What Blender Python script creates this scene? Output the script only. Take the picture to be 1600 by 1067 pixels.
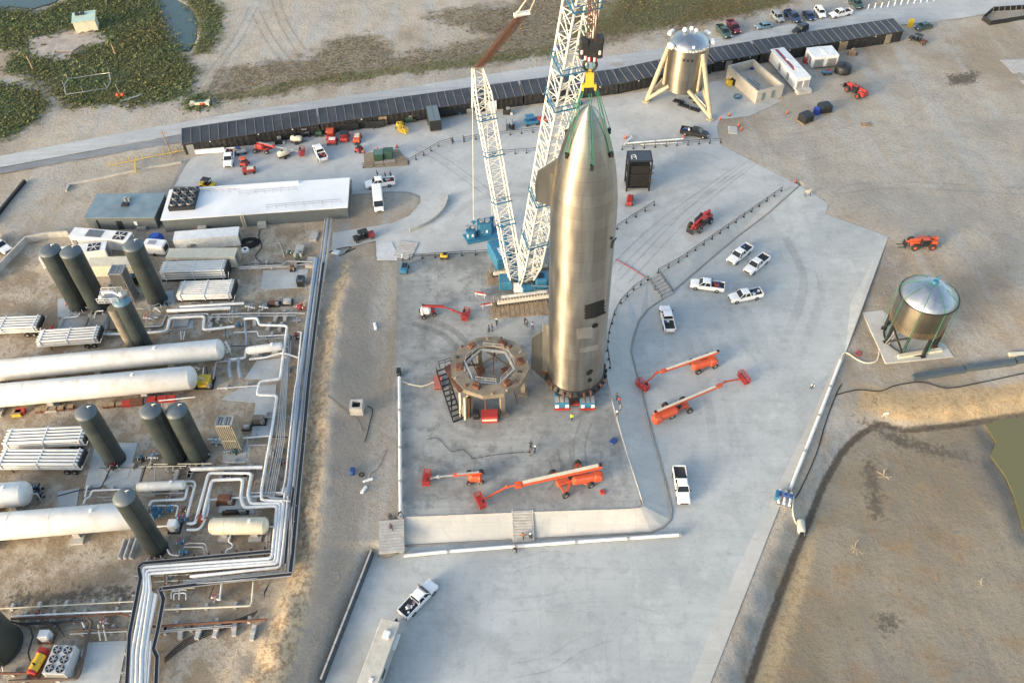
import bpy, math, random
import numpy as np
from mathutils import Vector, Matrix
from mathutils.geometry import delaunay_2d_cdt
random.seed(7); np.random.seed(7)
for o in list(bpy.data.objects): bpy.data.objects.remove(o)
SC = bpy.context.scene; COL = SC.collection
R = math.radians; PI = math.pi
# ---------------- camera ----------------
F = 1340.0; CX, CY = 800.0, 533.5; HC = 109.0
_n = Vector((36.0, 1232.0, F)).normalized()
_Y = Vector((0, 0, 1)) - _n*_n.z; _Y.normalize(); _Z = -_n; _X = _Y.cross(_Z)
cam = bpy.data.cameras.new('camera'); co = bpy.data.objects.new('camera', cam); COL.objects.link(co)
cam.lens = 36*F/1600; cam.sensor_width = 36; cam.clip_start = 1; cam.clip_end = 9000
co.matrix_world = Matrix(((_X.x, -_X.y, -_X.z, 0), (_Y.x, -_Y.y, -_Y.z, 0), (_Z.x, -_Z.y, -_Z.z, HC), (0, 0, 0, 1)))
SC.camera = co
# ---------------- light ----------------
SUN_EL, SUN_AZ = 12.0, 236.0      # azimuth clockwise from +Y (away from the camera)
W = bpy.data.worlds.new('World'); SC.world = W; W.use_nodes = True
nt = W.node_tree; nt.nodes.clear()
sky = nt.nodes.new('ShaderNodeTexSky'); sky.sky_type = 'NISHITA'; sky.sun_disc = False
sky.sun_elevation = R(SUN_EL); sky.sun_rotation = R(SUN_AZ); sky.air_density = 1.0; sky.dust_density = 3.0; sky.ozone_density = .6
bg = nt.nodes.new('ShaderNodeBackground'); bg.inputs[1].default_value = 0.15
wo = nt.nodes.new('ShaderNodeOutputWorld'); nt.links.new(sky.outputs[0], bg.inputs[0]); nt.links.new(bg.outputs[0], wo.inputs[0])
sl = bpy.data.lights.new('sun', 'SUN'); sl.energy = 1.0; sl.angle = R(16); sl.color = (1.0, .86, .68)
so = bpy.data.objects.new('sun', sl); COL.objects.link(so)
_sd = Vector((math.sin(R(SUN_AZ))*math.cos(R(SUN_EL)), math.cos(R(SUN_AZ))*math.cos(R(SUN_EL)), math.sin(R(SUN_EL))))
so.rotation_euler = _sd.to_track_quat('Z', 'Y').to_euler(); so.location = (0, 0, 200)
SC.view_settings.view_transform = 'Standard'; SC.view_settings.look = 'None'; SC.view_settings.exposure = 1.68; SC.view_settings.gamma = 1
SC.render.resolution_x = 1024; SC.render.resolution_y = 682
# ---------------- measuring ----------------
def G(px, py, z=0.0):
    r = Vector((px-CX, py-CY, F)); w = Vector((r.dot(_X), r.dot(_Y), r.dot(_Z))); t = (z-HC)/w.z
    return Vector((w.x*t, w.y*t, z))
def P(v):
    c = _X*v[0]+_Y*v[1]+_Z*(v[2]-HC); return (CX+F*c.x/c.z, CY+F*c.y/c.z, c.z)
def VP(px, py, A, B):            # ray through a pixel met with the vertical plane holding A and B
    r = Vector((px-CX, py-CY, F)); w = Vector((r.dot(_X), r.dot(_Y), r.dot(_Z)))
    n = Vector((B.y-A.y, A.x-B.x, 0)); t = n.dot(Vector((A.x, A.y, 0)))/n.dot(w); return Vector((w.x*t, w.y*t, HC+w.z*t))
def up(base, py):                # height above base whose image row is py
    lo, hi = base.z, base.z+95
    for _ in range(45):
        m = (lo+hi)/2
        if P((base.x, base.y, m))[1] > py: lo = m
        else: hi = m
    return lo
def inpoly(x, y, p):
    c = False; j = len(p)-1
    for i in range(len(p)):
        if (p[i][1] > y) != (p[j][1] > y) and x < (p[j][0]-p[i][0])*(y-p[i][1])/(p[j][1]-p[i][1])+p[i][0]: c = not c
        j = i
    return c
TOP = [(1246,288),(1200,311),(1150,345),(1100,380),(1050,415),(1012,440),(980,462),(962,486),(950,520),(944,560),(950,600),(963,650),(979,705),(992,745),(1003,780),(1005,790),(1000,793),(985,795),(830,800),(628,808)]
TOE = [(1248,291),(1200,334),(1150,372),(1100,414),(1050,457),(1012,484),(998,502),(989,530),(986,550),(993,578),(1003,615),(1015,665),(1033,728),(1043,765),(1050,798),(1048,812),(1036,824),(1018,832),(835,842),(628,853)]
LOWPX = TOE+[(628,866),(603,864),(582,858),(545,945),(505,1062),(480,1140),(1800,1140),(1800,300),(1500,270),(1290,290)]
PLANTPX = [(-150,372),(255,366),(505,345),(505,400),(492,440),(478,590),(455,760),(443,890),(415,960),(370,1030),(330,1140),(-150,1140)]
ZP = -0.5
_l1 = G(1292, 290); _ld = (G(1105, 440)-_l1).normalized()
def sm(t): t = np.clip(t, 0, 1); return t*t*(3-2*t)
def zlow(x, y): return -1.8*sm(((x-_l1.x)*_ld.x+(y-_l1.y)*_ld.y)/30.0)
def at(px, py, h=0.0):
    if inpoly(px, py, PLANTPX): return G(px, py, ZP+h)
    if inpoly(px, py, LOWPX):
        z = -1.0
        for _ in range(4):
            p = G(px, py, z+h); z = float(zlow(p.x, p.y))
        return G(px, py, z+h)
    return G(px, py, h)
def ang(a, b, h=0):
    A = at(*a, h); B = at(*b, h); return math.atan2(B.y-A.y, B.x-A.x)
# ---------------- materials ----------------
MT = {}
def N(nt, t, **k):
    n = nt.nodes.new(t)
    for a, b in k.items(): setattr(n, a, b)
    return n
def mat(name, col, rough=.6, metal=0.0, var=.12, sc=.8, bump=0.0, dirt=0.0, dcol=(.22,.18,.13)):
    if name in MT: return MT[name]
    m = bpy.data.materials.new(name); m.use_nodes = True; nt = m.node_tree; L = nt.links
    b = nt.nodes['Principled BSDF']; b.inputs['Roughness'].default_value = rough; b.inputs['Metallic'].default_value = metal
    tc = N(nt, 'ShaderNodeTexCoord'); oi = N(nt, 'ShaderNodeObjectInfo')
    ad = N(nt, 'ShaderNodeVectorMath', operation='ADD'); L.new(tc.outputs['Object'], ad.inputs[0])
    ml = N(nt, 'ShaderNodeMath', operation='MULTIPLY'); L.new(oi.outputs['Random'], ml.inputs[0]); ml.inputs[1].default_value = 57
    L.new(ml.outputs[0], ad.inputs[1])
    ns = N(nt, 'ShaderNodeTexNoise'); ns.inputs['Scale'].default_value = sc; ns.inputs['Detail'].default_value = 8; ns.inputs['Roughness'].default_value = .65
    L.new(ad.outputs[0], ns.inputs['Vector'])
    mr = N(nt, 'ShaderNodeMapRange'); mr.inputs[1].default_value = .3; mr.inputs[2].default_value = .7; mr.inputs[3].default_value = 1-var; mr.inputs[4].default_value = 1+var
    L.new(ns.outputs[0], mr.inputs[0])
    mx = N(nt, 'ShaderNodeMix', data_type='RGBA', blend_type='MULTIPLY'); mx.inputs[0].default_value = 1
    mx.inputs[6].default_value = (*col, 1); L.new(mr.outputs[0], mx.inputs[7]); out = mx.outputs[2]
    if dirt:
        n2 = N(nt, 'ShaderNodeTexNoise'); n2.inputs['Scale'].default_value = sc*2.3; n2.inputs['Detail'].default_value = 10; L.new(ad.outputs[0], n2.inputs['Vector'])
        r2 = N(nt, 'ShaderNodeMapRange'); r2.inputs[1].default_value = .48; r2.inputs[2].default_value = .75; r2.inputs[4].default_value = dirt; L.new(n2.outputs[0], r2.inputs[0])
        m2 = N(nt, 'ShaderNodeMix', data_type='RGBA'); L.new(r2.outputs[0], m2.inputs[0]); L.new(out, m2.inputs[6]); m2.inputs[7].default_value = (*dcol, 1); out = m2.outputs[2]
    L.new(out, b.inputs['Base Color'])
    r3 = N(nt, 'ShaderNodeMapRange'); r3.inputs[3].default_value = max(.03, rough-.1); r3.inputs[4].default_value = min(1, rough+.12); L.new(ns.outputs[0], r3.inputs[0]); L.new(r3.outputs[0], b.inputs['Roughness'])
    if bump:
        bp = N(nt, 'ShaderNodeBump'); bp.inputs['Strength'].default_value = bump; bp.inputs['Distance'].default_value = .1; L.new(ns.outputs[0], bp.inputs['Height']); L.new(bp.outputs[0], b.inputs['Normal'])
    MT[name] = m; return m
white = mat('white_paint', (.72,.73,.72), .4, dirt=.25, dcol=(.4,.37,.31))
cream = mat('cream_paint', (.62,.57,.44), .5, dirt=.25)
tankw = mat('tank_white', (.66,.66,.635), .45, dirt=.5, dcol=(.46,.42,.35), sc=.25, var=.1)
boomw = mat('lattice_white', (.68,.66,.6), .45, dirt=.2)
grayp = mat('grey_pipe', (.42,.43,.43), .45, metal=.3, dirt=.3)
bluegrey = mat('pipe_cladding', (.32,.37,.43), .38, metal=.5, dirt=.2)
darkm = mat('dark_steel', (.014,.016,.018), .5, dirt=.06)
blackr = mat('black_rubber', (.009,.009,.009), .75)
glass = mat('dark_glass', (.012,.018,.022), .08, var=.05)
tankg = mat('tank_green', (.036,.047,.047), .5, var=.4, sc=.3, dirt=.6, dcol=(.075,.078,.06))
tankc = mat('tank_cap', (.08,.105,.125), .5, var=.2)
lsteel = mat('galvanised', (.43,.43,.42), .4, metal=.6, dirt=.2)
rustm = mat('rust_steel', (.13,.055,.033), .8, var=.4, sc=1.5, bump=.2, dirt=.3, dcol=(.09,.06,.05))
orange = mat('orange_paint', (.55,.085,.03), .5, dirt=.35)
redp = mat('red_paint', (.36,.03,.028), .5, dirt=.3)
bluep = mat('blue_paint', (.02,.15,.27), .5, dirt=.35, var=.25, sc=1.5)
navyp = mat('navy_paint', (.02,.06,.22), .4)
yellowp = mat('yellow_paint', (.58,.4,.03), .45, dirt=.2)
greenp = mat('green_paint', (.03,.075,.05), .5, dirt=.15)
greens = mat('green_sling', (.02,.17,.1), .8)
woodm = mat('timber', (.27,.2,.13), .85, var=.35, sc=1.2, dirt=.4)
conc = mat('cast_concrete', (.42,.41,.385), .85, var=.2, sc=.7, dirt=.6, dcol=(.28,.26,.23))
tanm = mat('tan_steel', (.21,.18,.135), .65, var=.3, sc=.5, dirt=.7, dcol=(.15,.12,.09))
skinm = mat('skin', (.4,.24,.17), .6); hatm = mat('hard_hat_white', (.8,.8,.78), .4)
beige = mat('beige_paint', (.5,.48,.42), .55, dirt=.3)
bldg = mat('building_cladding', (.1,.12,.13), .55, dirt=.2)
roofw = mat('white_roof', (.74,.76,.78), .6, var=.08, sc=.15, dirt=.2, dcol=(.5,.5,.48))
roofb = mat('blue_grey_roof', (.16,.23,.27), .5, var=.3, sc=.2, dirt=.25, dcol=(.4,.42,.42))
branchm = mat('driftwood', (.5,.4,.27), .9)
# ---------------- mesh helper ----------------
class MB:
    def __init__(s): s.v = []; s.f = []; s.m = []; s.s = []
    def add(s, vs, fs, mi=0, smooth=False):
        k = len(s.v); s.v += [tuple(v) for v in vs]; s.f += [tuple(k+i for i in f) for f in fs]; s.m += [mi]*len(fs); s.s += [smooth]*len(fs); return s
    def box(s, c, sz, mi=0, rz=0.0, tp=(1, 1), sh=(0, 0), M=None):
        x, y, z = sz[0]/2, sz[1]/2, sz[2]/2; vs = []
        for zz, a, b, k in ((-z, 1, 1, 0), (z, tp[0], tp[1], 1)):
            for sx, sy in ((-1, -1), (1, -1), (1, 1), (-1, 1)): vs.append(Vector((sx*x*a+sh[0]*k, sy*y*b+sh[1]*k, zz)))
        if M is None: M = Matrix.Rotation(rz, 3, 'Z')
        vs = [M @ v + Vector(c) for v in vs]
        return s.add(vs, [(3, 2, 1, 0), (4, 5, 6, 7), (0, 1, 5, 4), (1, 2, 6, 5), (2, 3, 7, 6), (3, 0, 4, 7)], mi)
    def rbox(s, c, sz, ch=.15, mi=0, rz=0.0, inset=None):
        x, y, z = sz[0]/2, sz[1]/2, sz[2]/2; i = ch if inset is None else inset; rings = []
        for zz, d in ((-z, 0), (z-i, 0), (z, i)):
            a, b = x-d, y-d; q = min(ch, a*.9, b*.9); rings.append([(a-q, -b, zz), (a, -b+q, zz), (a, b-q, zz), (a-q, b, zz), (-a+q, b, zz), (-a, b-q, zz), (-a, -b+q, zz), (-a+q, -b, zz)])
        M = Matrix.Rotation(rz, 3, 'Z'); vs = [M @ Vector(v)+Vector(c) for r_ in rings for v in r_]
        fs = [tuple(range(7, -1, -1)), tuple(range(16, 24))]
        for k in (0, 8):
            for j in range(8): fs.append((k+j, k+(j+1) % 8, k+8+(j+1) % 8, k+8+j))
        return s.add(vs, fs, mi)
    def cyl(s, a, b, r, r2=None, n=12, mi=0, caps=True, smooth=True):
        a, b = Vector(a), Vector(b); r2 = r if r2 is None else r2; d = (b-a).normalized()
        u = d.cross(Vector((0, 0, 1)) if abs(d.z) < .95 else Vector((1, 0, 0))).normalized(); w = d.cross(u); k = len(s.v)
        vs = [a+(u*math.cos(2*PI*i/n)+w*math.sin(2*PI*i/n))*r for i in range(n)]+[b+(u*math.cos(2*PI*i/n)+w*math.sin(2*PI*i/n))*r2 for i in range(n)]
        s.add(vs, [(i, (i+1) % n, n+(i+1) % n, n+i) for i in range(n)], mi, smooth)
        if caps: s.add(vs[:n], [tuple(range(n-1, -1, -1))], mi); s.add(vs[n:], [tuple(range(n))], mi)
        return s
    def tube(s, pts, r, n=8, mi=0, closed=False):
        pts = [Vector(p) for p in pts]; q = [pts[0]]
        for p in pts[1:]:
            if (p-q[-1]).length > 1e-4: q.append(p)
        pts = q; m = len(pts)
        if m < 2: return s
        vs = []; prev = None
        for i, p in enumerate(pts):
            if closed: t1 = (p-pts[i-1]).normalized(); t2 = (pts[(i+1) % m]-p).normalized()
            else: t1 = (p-pts[max(i-1, 0)]); t2 = (pts[min(i+1, m-1)]-p); t1 = t1.normalized() if t1.length else t2.normalized(); t2 = t2.normalized() if t2.length else t1
            t = t1+t2; t = t.normalized() if t.length > .01 else t1
            ref = Vector((0, 0, 1)) if prev is None else prev
            if abs(t.dot(ref)) > .97: ref = Vector((1, 0, 0)) if abs(t.x) < .9 else Vector((0, 1, 0))
            u = (ref-t*ref.dot(t)).normalized(); w = t.cross(u); prev = u; sc_ = 1/max(.5, math.sqrt((1+t1.dot(t2))/2))
            # stretch across the bend
            bn = (t2-t1); bn = bn.normalized() if bn.length > 1e-3 else None
            for j in range(n):
                o = (u*math.cos(2*PI*j/n)+w*math.sin(2*PI*j/n))*r
                if bn is not None: o = o+bn*o.dot(bn)*(sc_-1)
                vs.append(p+o)
        fs = []
        for i in range(m if closed else m-1):
            for j in range(n):
                a = i*n; b = ((i+1) % m)*n; fs.append((a+j, b+j, b+(j+1) % n, a+(j+1) % n))
        s.add(vs, fs, mi, True)
        if not closed: s.add(vs[:n], [tuple(range(n))], mi); s.add(vs[-n:], [tuple(range(n-1, -1, -1))], mi)
        return s
    def lathe(s, prof, n=24, c=(0, 0, 0), mi=0, smooth=True, axis='Z', a0=0, a1=2*PI):
        full = abs(a1-a0-2*PI) < 1e-6; m = n if full else n+1; vs = []
        for r, z in prof:
            for i in range(m):
                a = a0+(a1-a0)*i/n; v = Vector((r*math.cos(a), r*math.sin(a), z))
                if axis == 'X': v = Vector((v.z, v.x, v.y))
                vs.append(v+Vector(c))
        fs = []
        for k in range(len(prof)-1):
            for i in range(n if not full else m):
                j = (i+1) % m if full else i+1; fs.append((k*m+i, k*m+j, (k+1)*m+j, (k+1)*m+i))
        s.add(vs, fs, mi, smooth); return s
    def prism(s, poly, z0, z1, mi=0, smt=None):
        n = len(poly); z0s = z0 if isinstance(z0, (list, tuple)) else [z0]*n; z1s = z1 if isinstance(z1, (list, tuple)) else [z1]*n
        vs = [(p[0], p[1], z) for p, z in zip(poly, z0s)]+[(p[0], p[1], z) for p, z in zip(poly, z1s)]
        a = sum(poly[i][0]*poly[(i+1) % n][1]-poly[(i+1) % n][0]*poly[i][1] for i in range(n))
        if a < 0: vs = vs[:n][::-1]+vs[n:][::-1]
        return s.add(vs, [tuple(range(n-1, -1, -1)), tuple(range(n, 2*n))]+[(i, (i+1) % n, n+(i+1) % n, n+i) for i in range(n)], mi)
    def bar(s, a, b, w, h=None, mi=0):
        a, b = Vector(a), Vector(b); h = w if h is None else h; d = b-a; L = d.length
        if L < 1e-4: return s
        d.normalize(); y = Vector((0, 0, 1)).cross(d); y = y.normalized() if y.length > .01 else Vector((0, 1, 0)); z = d.cross(y)
        M = Matrix((d, y, z)).transposed(); return s.box((a+b)/2, (L, w, h), mi, M=M)
    def disc(s, c, nrm, r, n=16, mi=0):
        nrm = Vector(nrm).normalized(); c = Vector(c); u = nrm.cross(Vector((0, 0, 1)) if abs(nrm.z) < .9 else Vector((1, 0, 0))).normalized(); w = nrm.cross(u)
        return s.add([c+(u*math.cos(2*PI*i/n)+w*math.sin(2*PI*i/n))*r for i in range(n)], [tuple(range(n))], mi)
    def build(s, name, m, parent=None, off=None, kind=None, loc=None):
        me = bpy.data.meshes.new(name); vs = s.v
        if off is not None: vs = [(v[0]-off[0], v[1]-off[1], v[2]-off[2]) for v in vs]
        me.from_pydata([tuple(v) for v in vs], [], s.f)
        for x in (m if isinstance(m, list) else [m]): me.materials.append(x)
        me.polygons.foreach_set('material_index', s.m); me.polygons.foreach_set('use_smooth', s.s); me.update()
        o = bpy.data.objects.new(name, me); COL.objects.link(o)
        if parent is not None: o.parent = parent
        elif off is not None: o.location = off
        if loc is not None: o.location = loc
        if kind: o['kind'] = kind
        return o
def T(name, label, cat, loc=(0, 0, 0), rz=0.0, group=None):
    o = bpy.data.objects.new(name, None); COL.objects.link(o); o.location = loc; o.rotation_euler = (0, 0, rz); o.empty_display_size = .5
    o['label'] = label; o['category'] = cat
    if group: o['group'] = group
    return o
def tag(o, label, cat, group=None):
    o['label'] = label; o['category'] = cat
    if group: o['group'] = group
    return o
KIDS = {}
def dup(root, loc, rz, label, group=None):
    r = root.copy(); COL.objects.link(r); r.location = loc; r.rotation_euler = (0, 0, rz); r['label'] = label
    if group: r['group'] = group
    def rec(a, b):
        for ch in list(a.children):
            c = ch.copy(); COL.objects.link(c); c.parent = b; rec(ch, c)
    rec(root, r); return r
# ================= terrain =================
def wpoly(px, low=False):
    return np.array([(lambda v: (v.x, v.y))(at(*p) if low else G(p[0], p[1], 0)) for p in px])
def sdf(X, Y, poly):              # positive inside
    d = np.full(X.shape, 1e18); ins = np.zeros(X.shape, bool); n = len(poly)
    for i in range(n):
        a = poly[i]; b = poly[(i+1) % n]; ex, ey = b-a; wx = X-a[0]; wy = Y-a[1]
        t = np.clip((wx*ex+wy*ey)/(ex*ex+ey*ey+1e-12), 0, 1); d = np.minimum(d, (wx-ex*t)**2+(wy-ey*t)**2)
        if abs(ey) > 1e-12:
            c = ((a[1] > Y) != (b[1] > Y)) & (X < ex*(Y-a[1])/ey+a[0]); ins ^= c
    d = np.sqrt(d); return np.where(ins, d, -d)
def axis(lo, hi, st, far):
    c = list(np.arange(lo, hi+.01, st)); s = st; x = hi
    right = []; 
    while x < far: s *= 1.6; x += s; right.append(x)
    left = []; s = st; x = lo
    while x > -far: s *= 1.6; x -= s; left.append(x)
    return np.array(left[::-1]+c+right)
gx = axis(-178, 178, .8, 3200); gy = axis(30, 268, .8, 3200)
X, Y = np.meshgrid(gx, gy)
XL = wpoly(LOWPX, True); XP = wpoly(PLANTPX, True)
NPX = [(288,262),(300,246),(400,226),(600,198),(800,172),(1000,144),(1142,124),(1222,158),(1170,182),(1125,187),(1120,200),(1126,226),(1190,260)]+TOP[:15]+[(992,782),(952,660),(930,560),(938,480),(860,388),(620,400),(619,406),(588,407),(587,376),(517,394),(520,364),(550,359),(612,349),(640,337),(657,317),(657,307),(640,300),(600,300),(550,304),(550,281),(300,292),(272,292)]
PADPX = [(620,401),(860,389),(948,480),(946,520),(941,560),(947,600),(960,650),(976,705),(989,745),(1000,780),(1003,790),(985,795),(830,800),(628,809),(620,810),(619,600)]
APX = TOE+[(603,866),(582,860),(545,945),(505,1062),(485,1130),(1080,1130),(1108,1067),(1215,800),(1320,555),(1388,370),(1290,335),(1294,318),(1254,292)]
BERM = [(545,393),(605,402),(615,600),(600,800),(575,880),(520,1000),(470,1130),(370,1130),(415,1000),(455,900),(480,760),(500,600),(515,480)]
EXC = [(1150,1130),(1200,980),(1245,860),(1292,745),(1318,700),(1345,672),(1378,654),(1420,664),(1500,656),(1600,640),(1800,615),(1800,1200),(1150,1200)]
def world_low(px): return np.array([(lambda v: (v.x, v.y))(G(p[0], p[1], -1.8)) for p in px])
SL, SP = sdf(X, Y, XL), sdf(X, Y, XP); SN, SPAD, SA = sdf(X, Y, wpoly(NPX)), sdf(X, Y, wpoly(PADPX)), sdf(X, Y, wpoly(APX, True))
SB, SE = sdf(X, Y, wpoly(BERM)), sdf(X, Y, world_low(EXC))
def fbm(X, Y, sc, oct=4, seed=0):
    rng = np.random.RandomState(seed); out = 0; amp = 1; tot = 0
    for o in range(oct):
        g = rng.rand(64, 64); u = X/sc*2**o; v = Y/sc*2**o; iu = np.floor(u).astype(int); iv = np.floor(v).astype(int); fu = sm(u-iu); fv = sm(v-iv)
        a = g[iv % 64, iu % 64]; b = g[iv % 64, (iu+1) % 64]; c = g[(iv+1) % 64, iu % 64]; d = g[(iv+1) % 64, (iu+1) % 64]
        out = out+amp*((a*(1-fu)+b*fu)*(1-fv)+(c*(1-fu)+d*fu)*fv); tot += amp; amp *= .5
    return out/tot
zl = zlow(X, Y)
under_toe = sdf(X, Y, wpoly([tuple(p) for p in TOP]+[(628,853)]+TOE[::-1]))
Z = np.zeros_like(X)
Z = Z+ZP*sm(SP/3.0+.3)*1.0
BW = [(535,385),(700,380),(800,600),(700,1200),(340,1200),(395,1000),(445,900),(466,760),(482,600),(502,480)]
BR = [(300,380),(560,396),(614,408),(619,600),(605,800),(580,880),(535,985),(470,1180),(100,1180)]
SBW, SBR = sdf(X, Y, wpoly(BW)), sdf(X, Y, wpoly(BR))
Z = Z+1.5*sm(SBW/4.6)*sm(SBR/13.0)
Lm = sm(SL/1.2+1.0); west = sm((X-G(590, 900, -1).x+14)/14.0)
Z = Z*(1-Lm)+zl*Lm
# bank left of the blue barrier falls gently to the low apron
lb = sm((SL+7)/7.0)*(1-Lm)*(Y < G(600, 850).y)*(X < G(640, 850).x+30)
Z = Z+lb*(-1.2)*.6
ezd = sm((SE+3.2)/3.4); Z = Z-1.5*ezd
hard = np.maximum(np.maximum(SN, SPAD), SA); rough = sm(-hard/2.0)*(np.abs(X) < 190)*(Y < 285)
Z = Z+rough*((fbm(X, Y, 9, 4, 1)-.5)*.4+(fbm(X, Y, 2.2, 3, 5)-.5)*.2)*(1-.8*sm(SP/3)*(SBW < 0))
slope_noise = np.exp(-((SBW-2.2)/2.4)**2)*(SBR > 0); Z = Z+slope_noise*((fbm(X, Y, 1.7, 2, 9)-.5)*1.1+(fbm(X, Y*.35, 3.0, 3, 19)-.5)*.9)
bank = np.exp(-((SE+1.6)/1.6)**2); Z = Z+bank*(fbm(X, Y, 1.5, 3, 11)-.5)*.8
Z = Z-.12*sm((hard+.3)/.6)-(.0)
Z = np.where(under_toe > -.6, np.minimum(Z, -2.1), Z)
Z = np.where((np.minimum(SN, 9) > .4), -.35, Z)
PONDS = {'pond': [(238,-30),(248,20),(268,60),(282,78),(296,79),(306,60),(309,35),(296,12),(272,-2),(262,-30)], 'lagoon': [(-80,20),(-10,22),(15,10),(50,14),(85,4),(110,-14),(130,-40),(-80,-40)], 'green_pond': [(1538,661),(1556,690),(1548,712),(1570,742),(1583,770),(1592,800),(1600,830),(1700,870),(1750,640),(1620,640)]}
for k, p in PONDS.items():
    q = world_low(p) if k == 'green_pond' else wpoly(p)
    s_ = sdf(X, Y, q); Z = Z-.55*sm((s_+1.5)/2.5)
def gmesh():
    ny, nx = X.shape; me = bpy.data.meshes.new('ground')
    idx = np.arange(nx*ny).reshape(ny, nx); q = np.stack([idx[:-1, :-1], idx[:-1, 1:], idx[1:, 1:], idx[1:, :-1]], -1).reshape(-1, 4)
    me.vertices.add(nx*ny); me.vertices.foreach_set('co', np.stack([X, Y, Z], -1).astype(np.float32).ravel())
    me.loops.add(q.size); me.loops.foreach_set('vertex_index', q.ravel().astype(np.int32)); me.polygons.add(len(q))
    me.polygons.foreach_set('loop_start', (np.arange(len(q))*4).astype(np.int32)); me.polygons.foreach_set('use_smooth', np.ones(len(q), bool)); me.update(); me.validate()
    return me
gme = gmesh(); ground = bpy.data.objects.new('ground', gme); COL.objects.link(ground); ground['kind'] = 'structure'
def attr(me, name, arr):
    a = me.attributes.new(name, 'FLOAT', 'POINT'); a.data.foreach_set('value', np.asarray(arr, np.float32).ravel())
def union(polys, w, low=False):
    out = np.full(X.shape, -1e9)
    for p in polys: out = np.maximum(out, sdf(X, Y, world_low(p) if low else wpoly(p)))
    return np.clip(.5+out/w/2, 0, 1)
VEG = [[(-60,8),(60,22),(110,0),(130,-40),(238,-40),(246,20),(266,62),(280,82),(302,112),(298,142),(270,157),(215,163),(205,172),(195,160),(112,166),(78,142),(40,118),(12,112),(18,92),(30,78),(-60,78)],
       [(-60,138),(10,134),(55,142),(75,165),(40,200),(-60,240)], [(262,-30),(300,14),(312,36),(311,62),(300,84),(330,82),(345,50),(345,10),(330,-10),(280,-20)],
       [(295,148),(322,150),(330,165),(310,172),(292,170)], [(330,150),(400,140),(500,118),(640,104),(800,80),(860,74),(860,86),(700,108),(560,126),(480,134),(400,152),(340,158)], [(880,60),(1000,50),(1120,28),(1225,8),(1226,-20),(1060,-40),(900,30)]]
SCRUB = [[(324,134),(350,108),(410,98),(490,88),(520,62),(590,54),(618,84),(690,72),(762,60),(800,30),(800,-30),(1235,-30),(1240,4),(1130,34),(1000,58),(900,80),(800,92),(600,122),(500,134),(400,155),(330,158)], [(660,30),(700,14),(780,10),(820,20),(780,60),(740,50),(700,40)],
         [(210,-10),(250,40),(300,110),(300,142),(230,150),(200,60)]]
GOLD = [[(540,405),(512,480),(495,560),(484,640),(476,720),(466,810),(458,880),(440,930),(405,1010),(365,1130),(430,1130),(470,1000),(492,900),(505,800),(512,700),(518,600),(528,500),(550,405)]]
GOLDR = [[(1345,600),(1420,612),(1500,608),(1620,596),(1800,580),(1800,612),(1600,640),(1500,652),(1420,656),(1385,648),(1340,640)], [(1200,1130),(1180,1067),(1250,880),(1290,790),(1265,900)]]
BTOP = [[(548,405),(588,408),(580,480),(585,600),(572,760),(550,900),(490,1130),(440,1130),(486,990),(506,900),(516,800),(518,700),(522,600),(535,500)]]
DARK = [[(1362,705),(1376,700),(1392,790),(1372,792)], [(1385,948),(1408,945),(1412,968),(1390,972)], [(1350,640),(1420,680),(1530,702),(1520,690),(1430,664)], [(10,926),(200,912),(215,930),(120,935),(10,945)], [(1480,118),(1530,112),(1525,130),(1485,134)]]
LIGHT = [[(0,205),(160,166),(420,160),(800,95),(1230,12),(1700,-60),(1700,40),(1410,50),(1500,120),(1600,140),(1800,200),(1800,330),(1480,400),(1290,300),(1130,230),(1230,190),(1320,180),(1420,60),(800,180),(290,230),(150,290),(0,290)], [(310,-30),(345,60),(300,90),(320,130),(420,95),(620,60),(760,20),(800,-30)], [(0,880),(230,860),(230,925),(100,930),(0,920)]]
WET = [[(1370,392),(1400,410),(1420,440),(1400,490),(1355,480)], [(1480,680),(1600,650),(1800,640),(1800,900),(1540,760)], [(0,0),(60,10),(200,130),(60,200)]]
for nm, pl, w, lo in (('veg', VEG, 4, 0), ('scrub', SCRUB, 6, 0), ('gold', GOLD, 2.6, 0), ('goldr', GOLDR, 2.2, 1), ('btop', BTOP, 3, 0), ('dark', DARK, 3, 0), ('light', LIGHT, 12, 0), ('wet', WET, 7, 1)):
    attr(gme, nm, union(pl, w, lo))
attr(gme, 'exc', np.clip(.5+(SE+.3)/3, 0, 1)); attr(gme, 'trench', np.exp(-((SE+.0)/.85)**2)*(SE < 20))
attr(gme, 'plant', np.clip(.5+SP/12, 0, 1))
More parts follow.
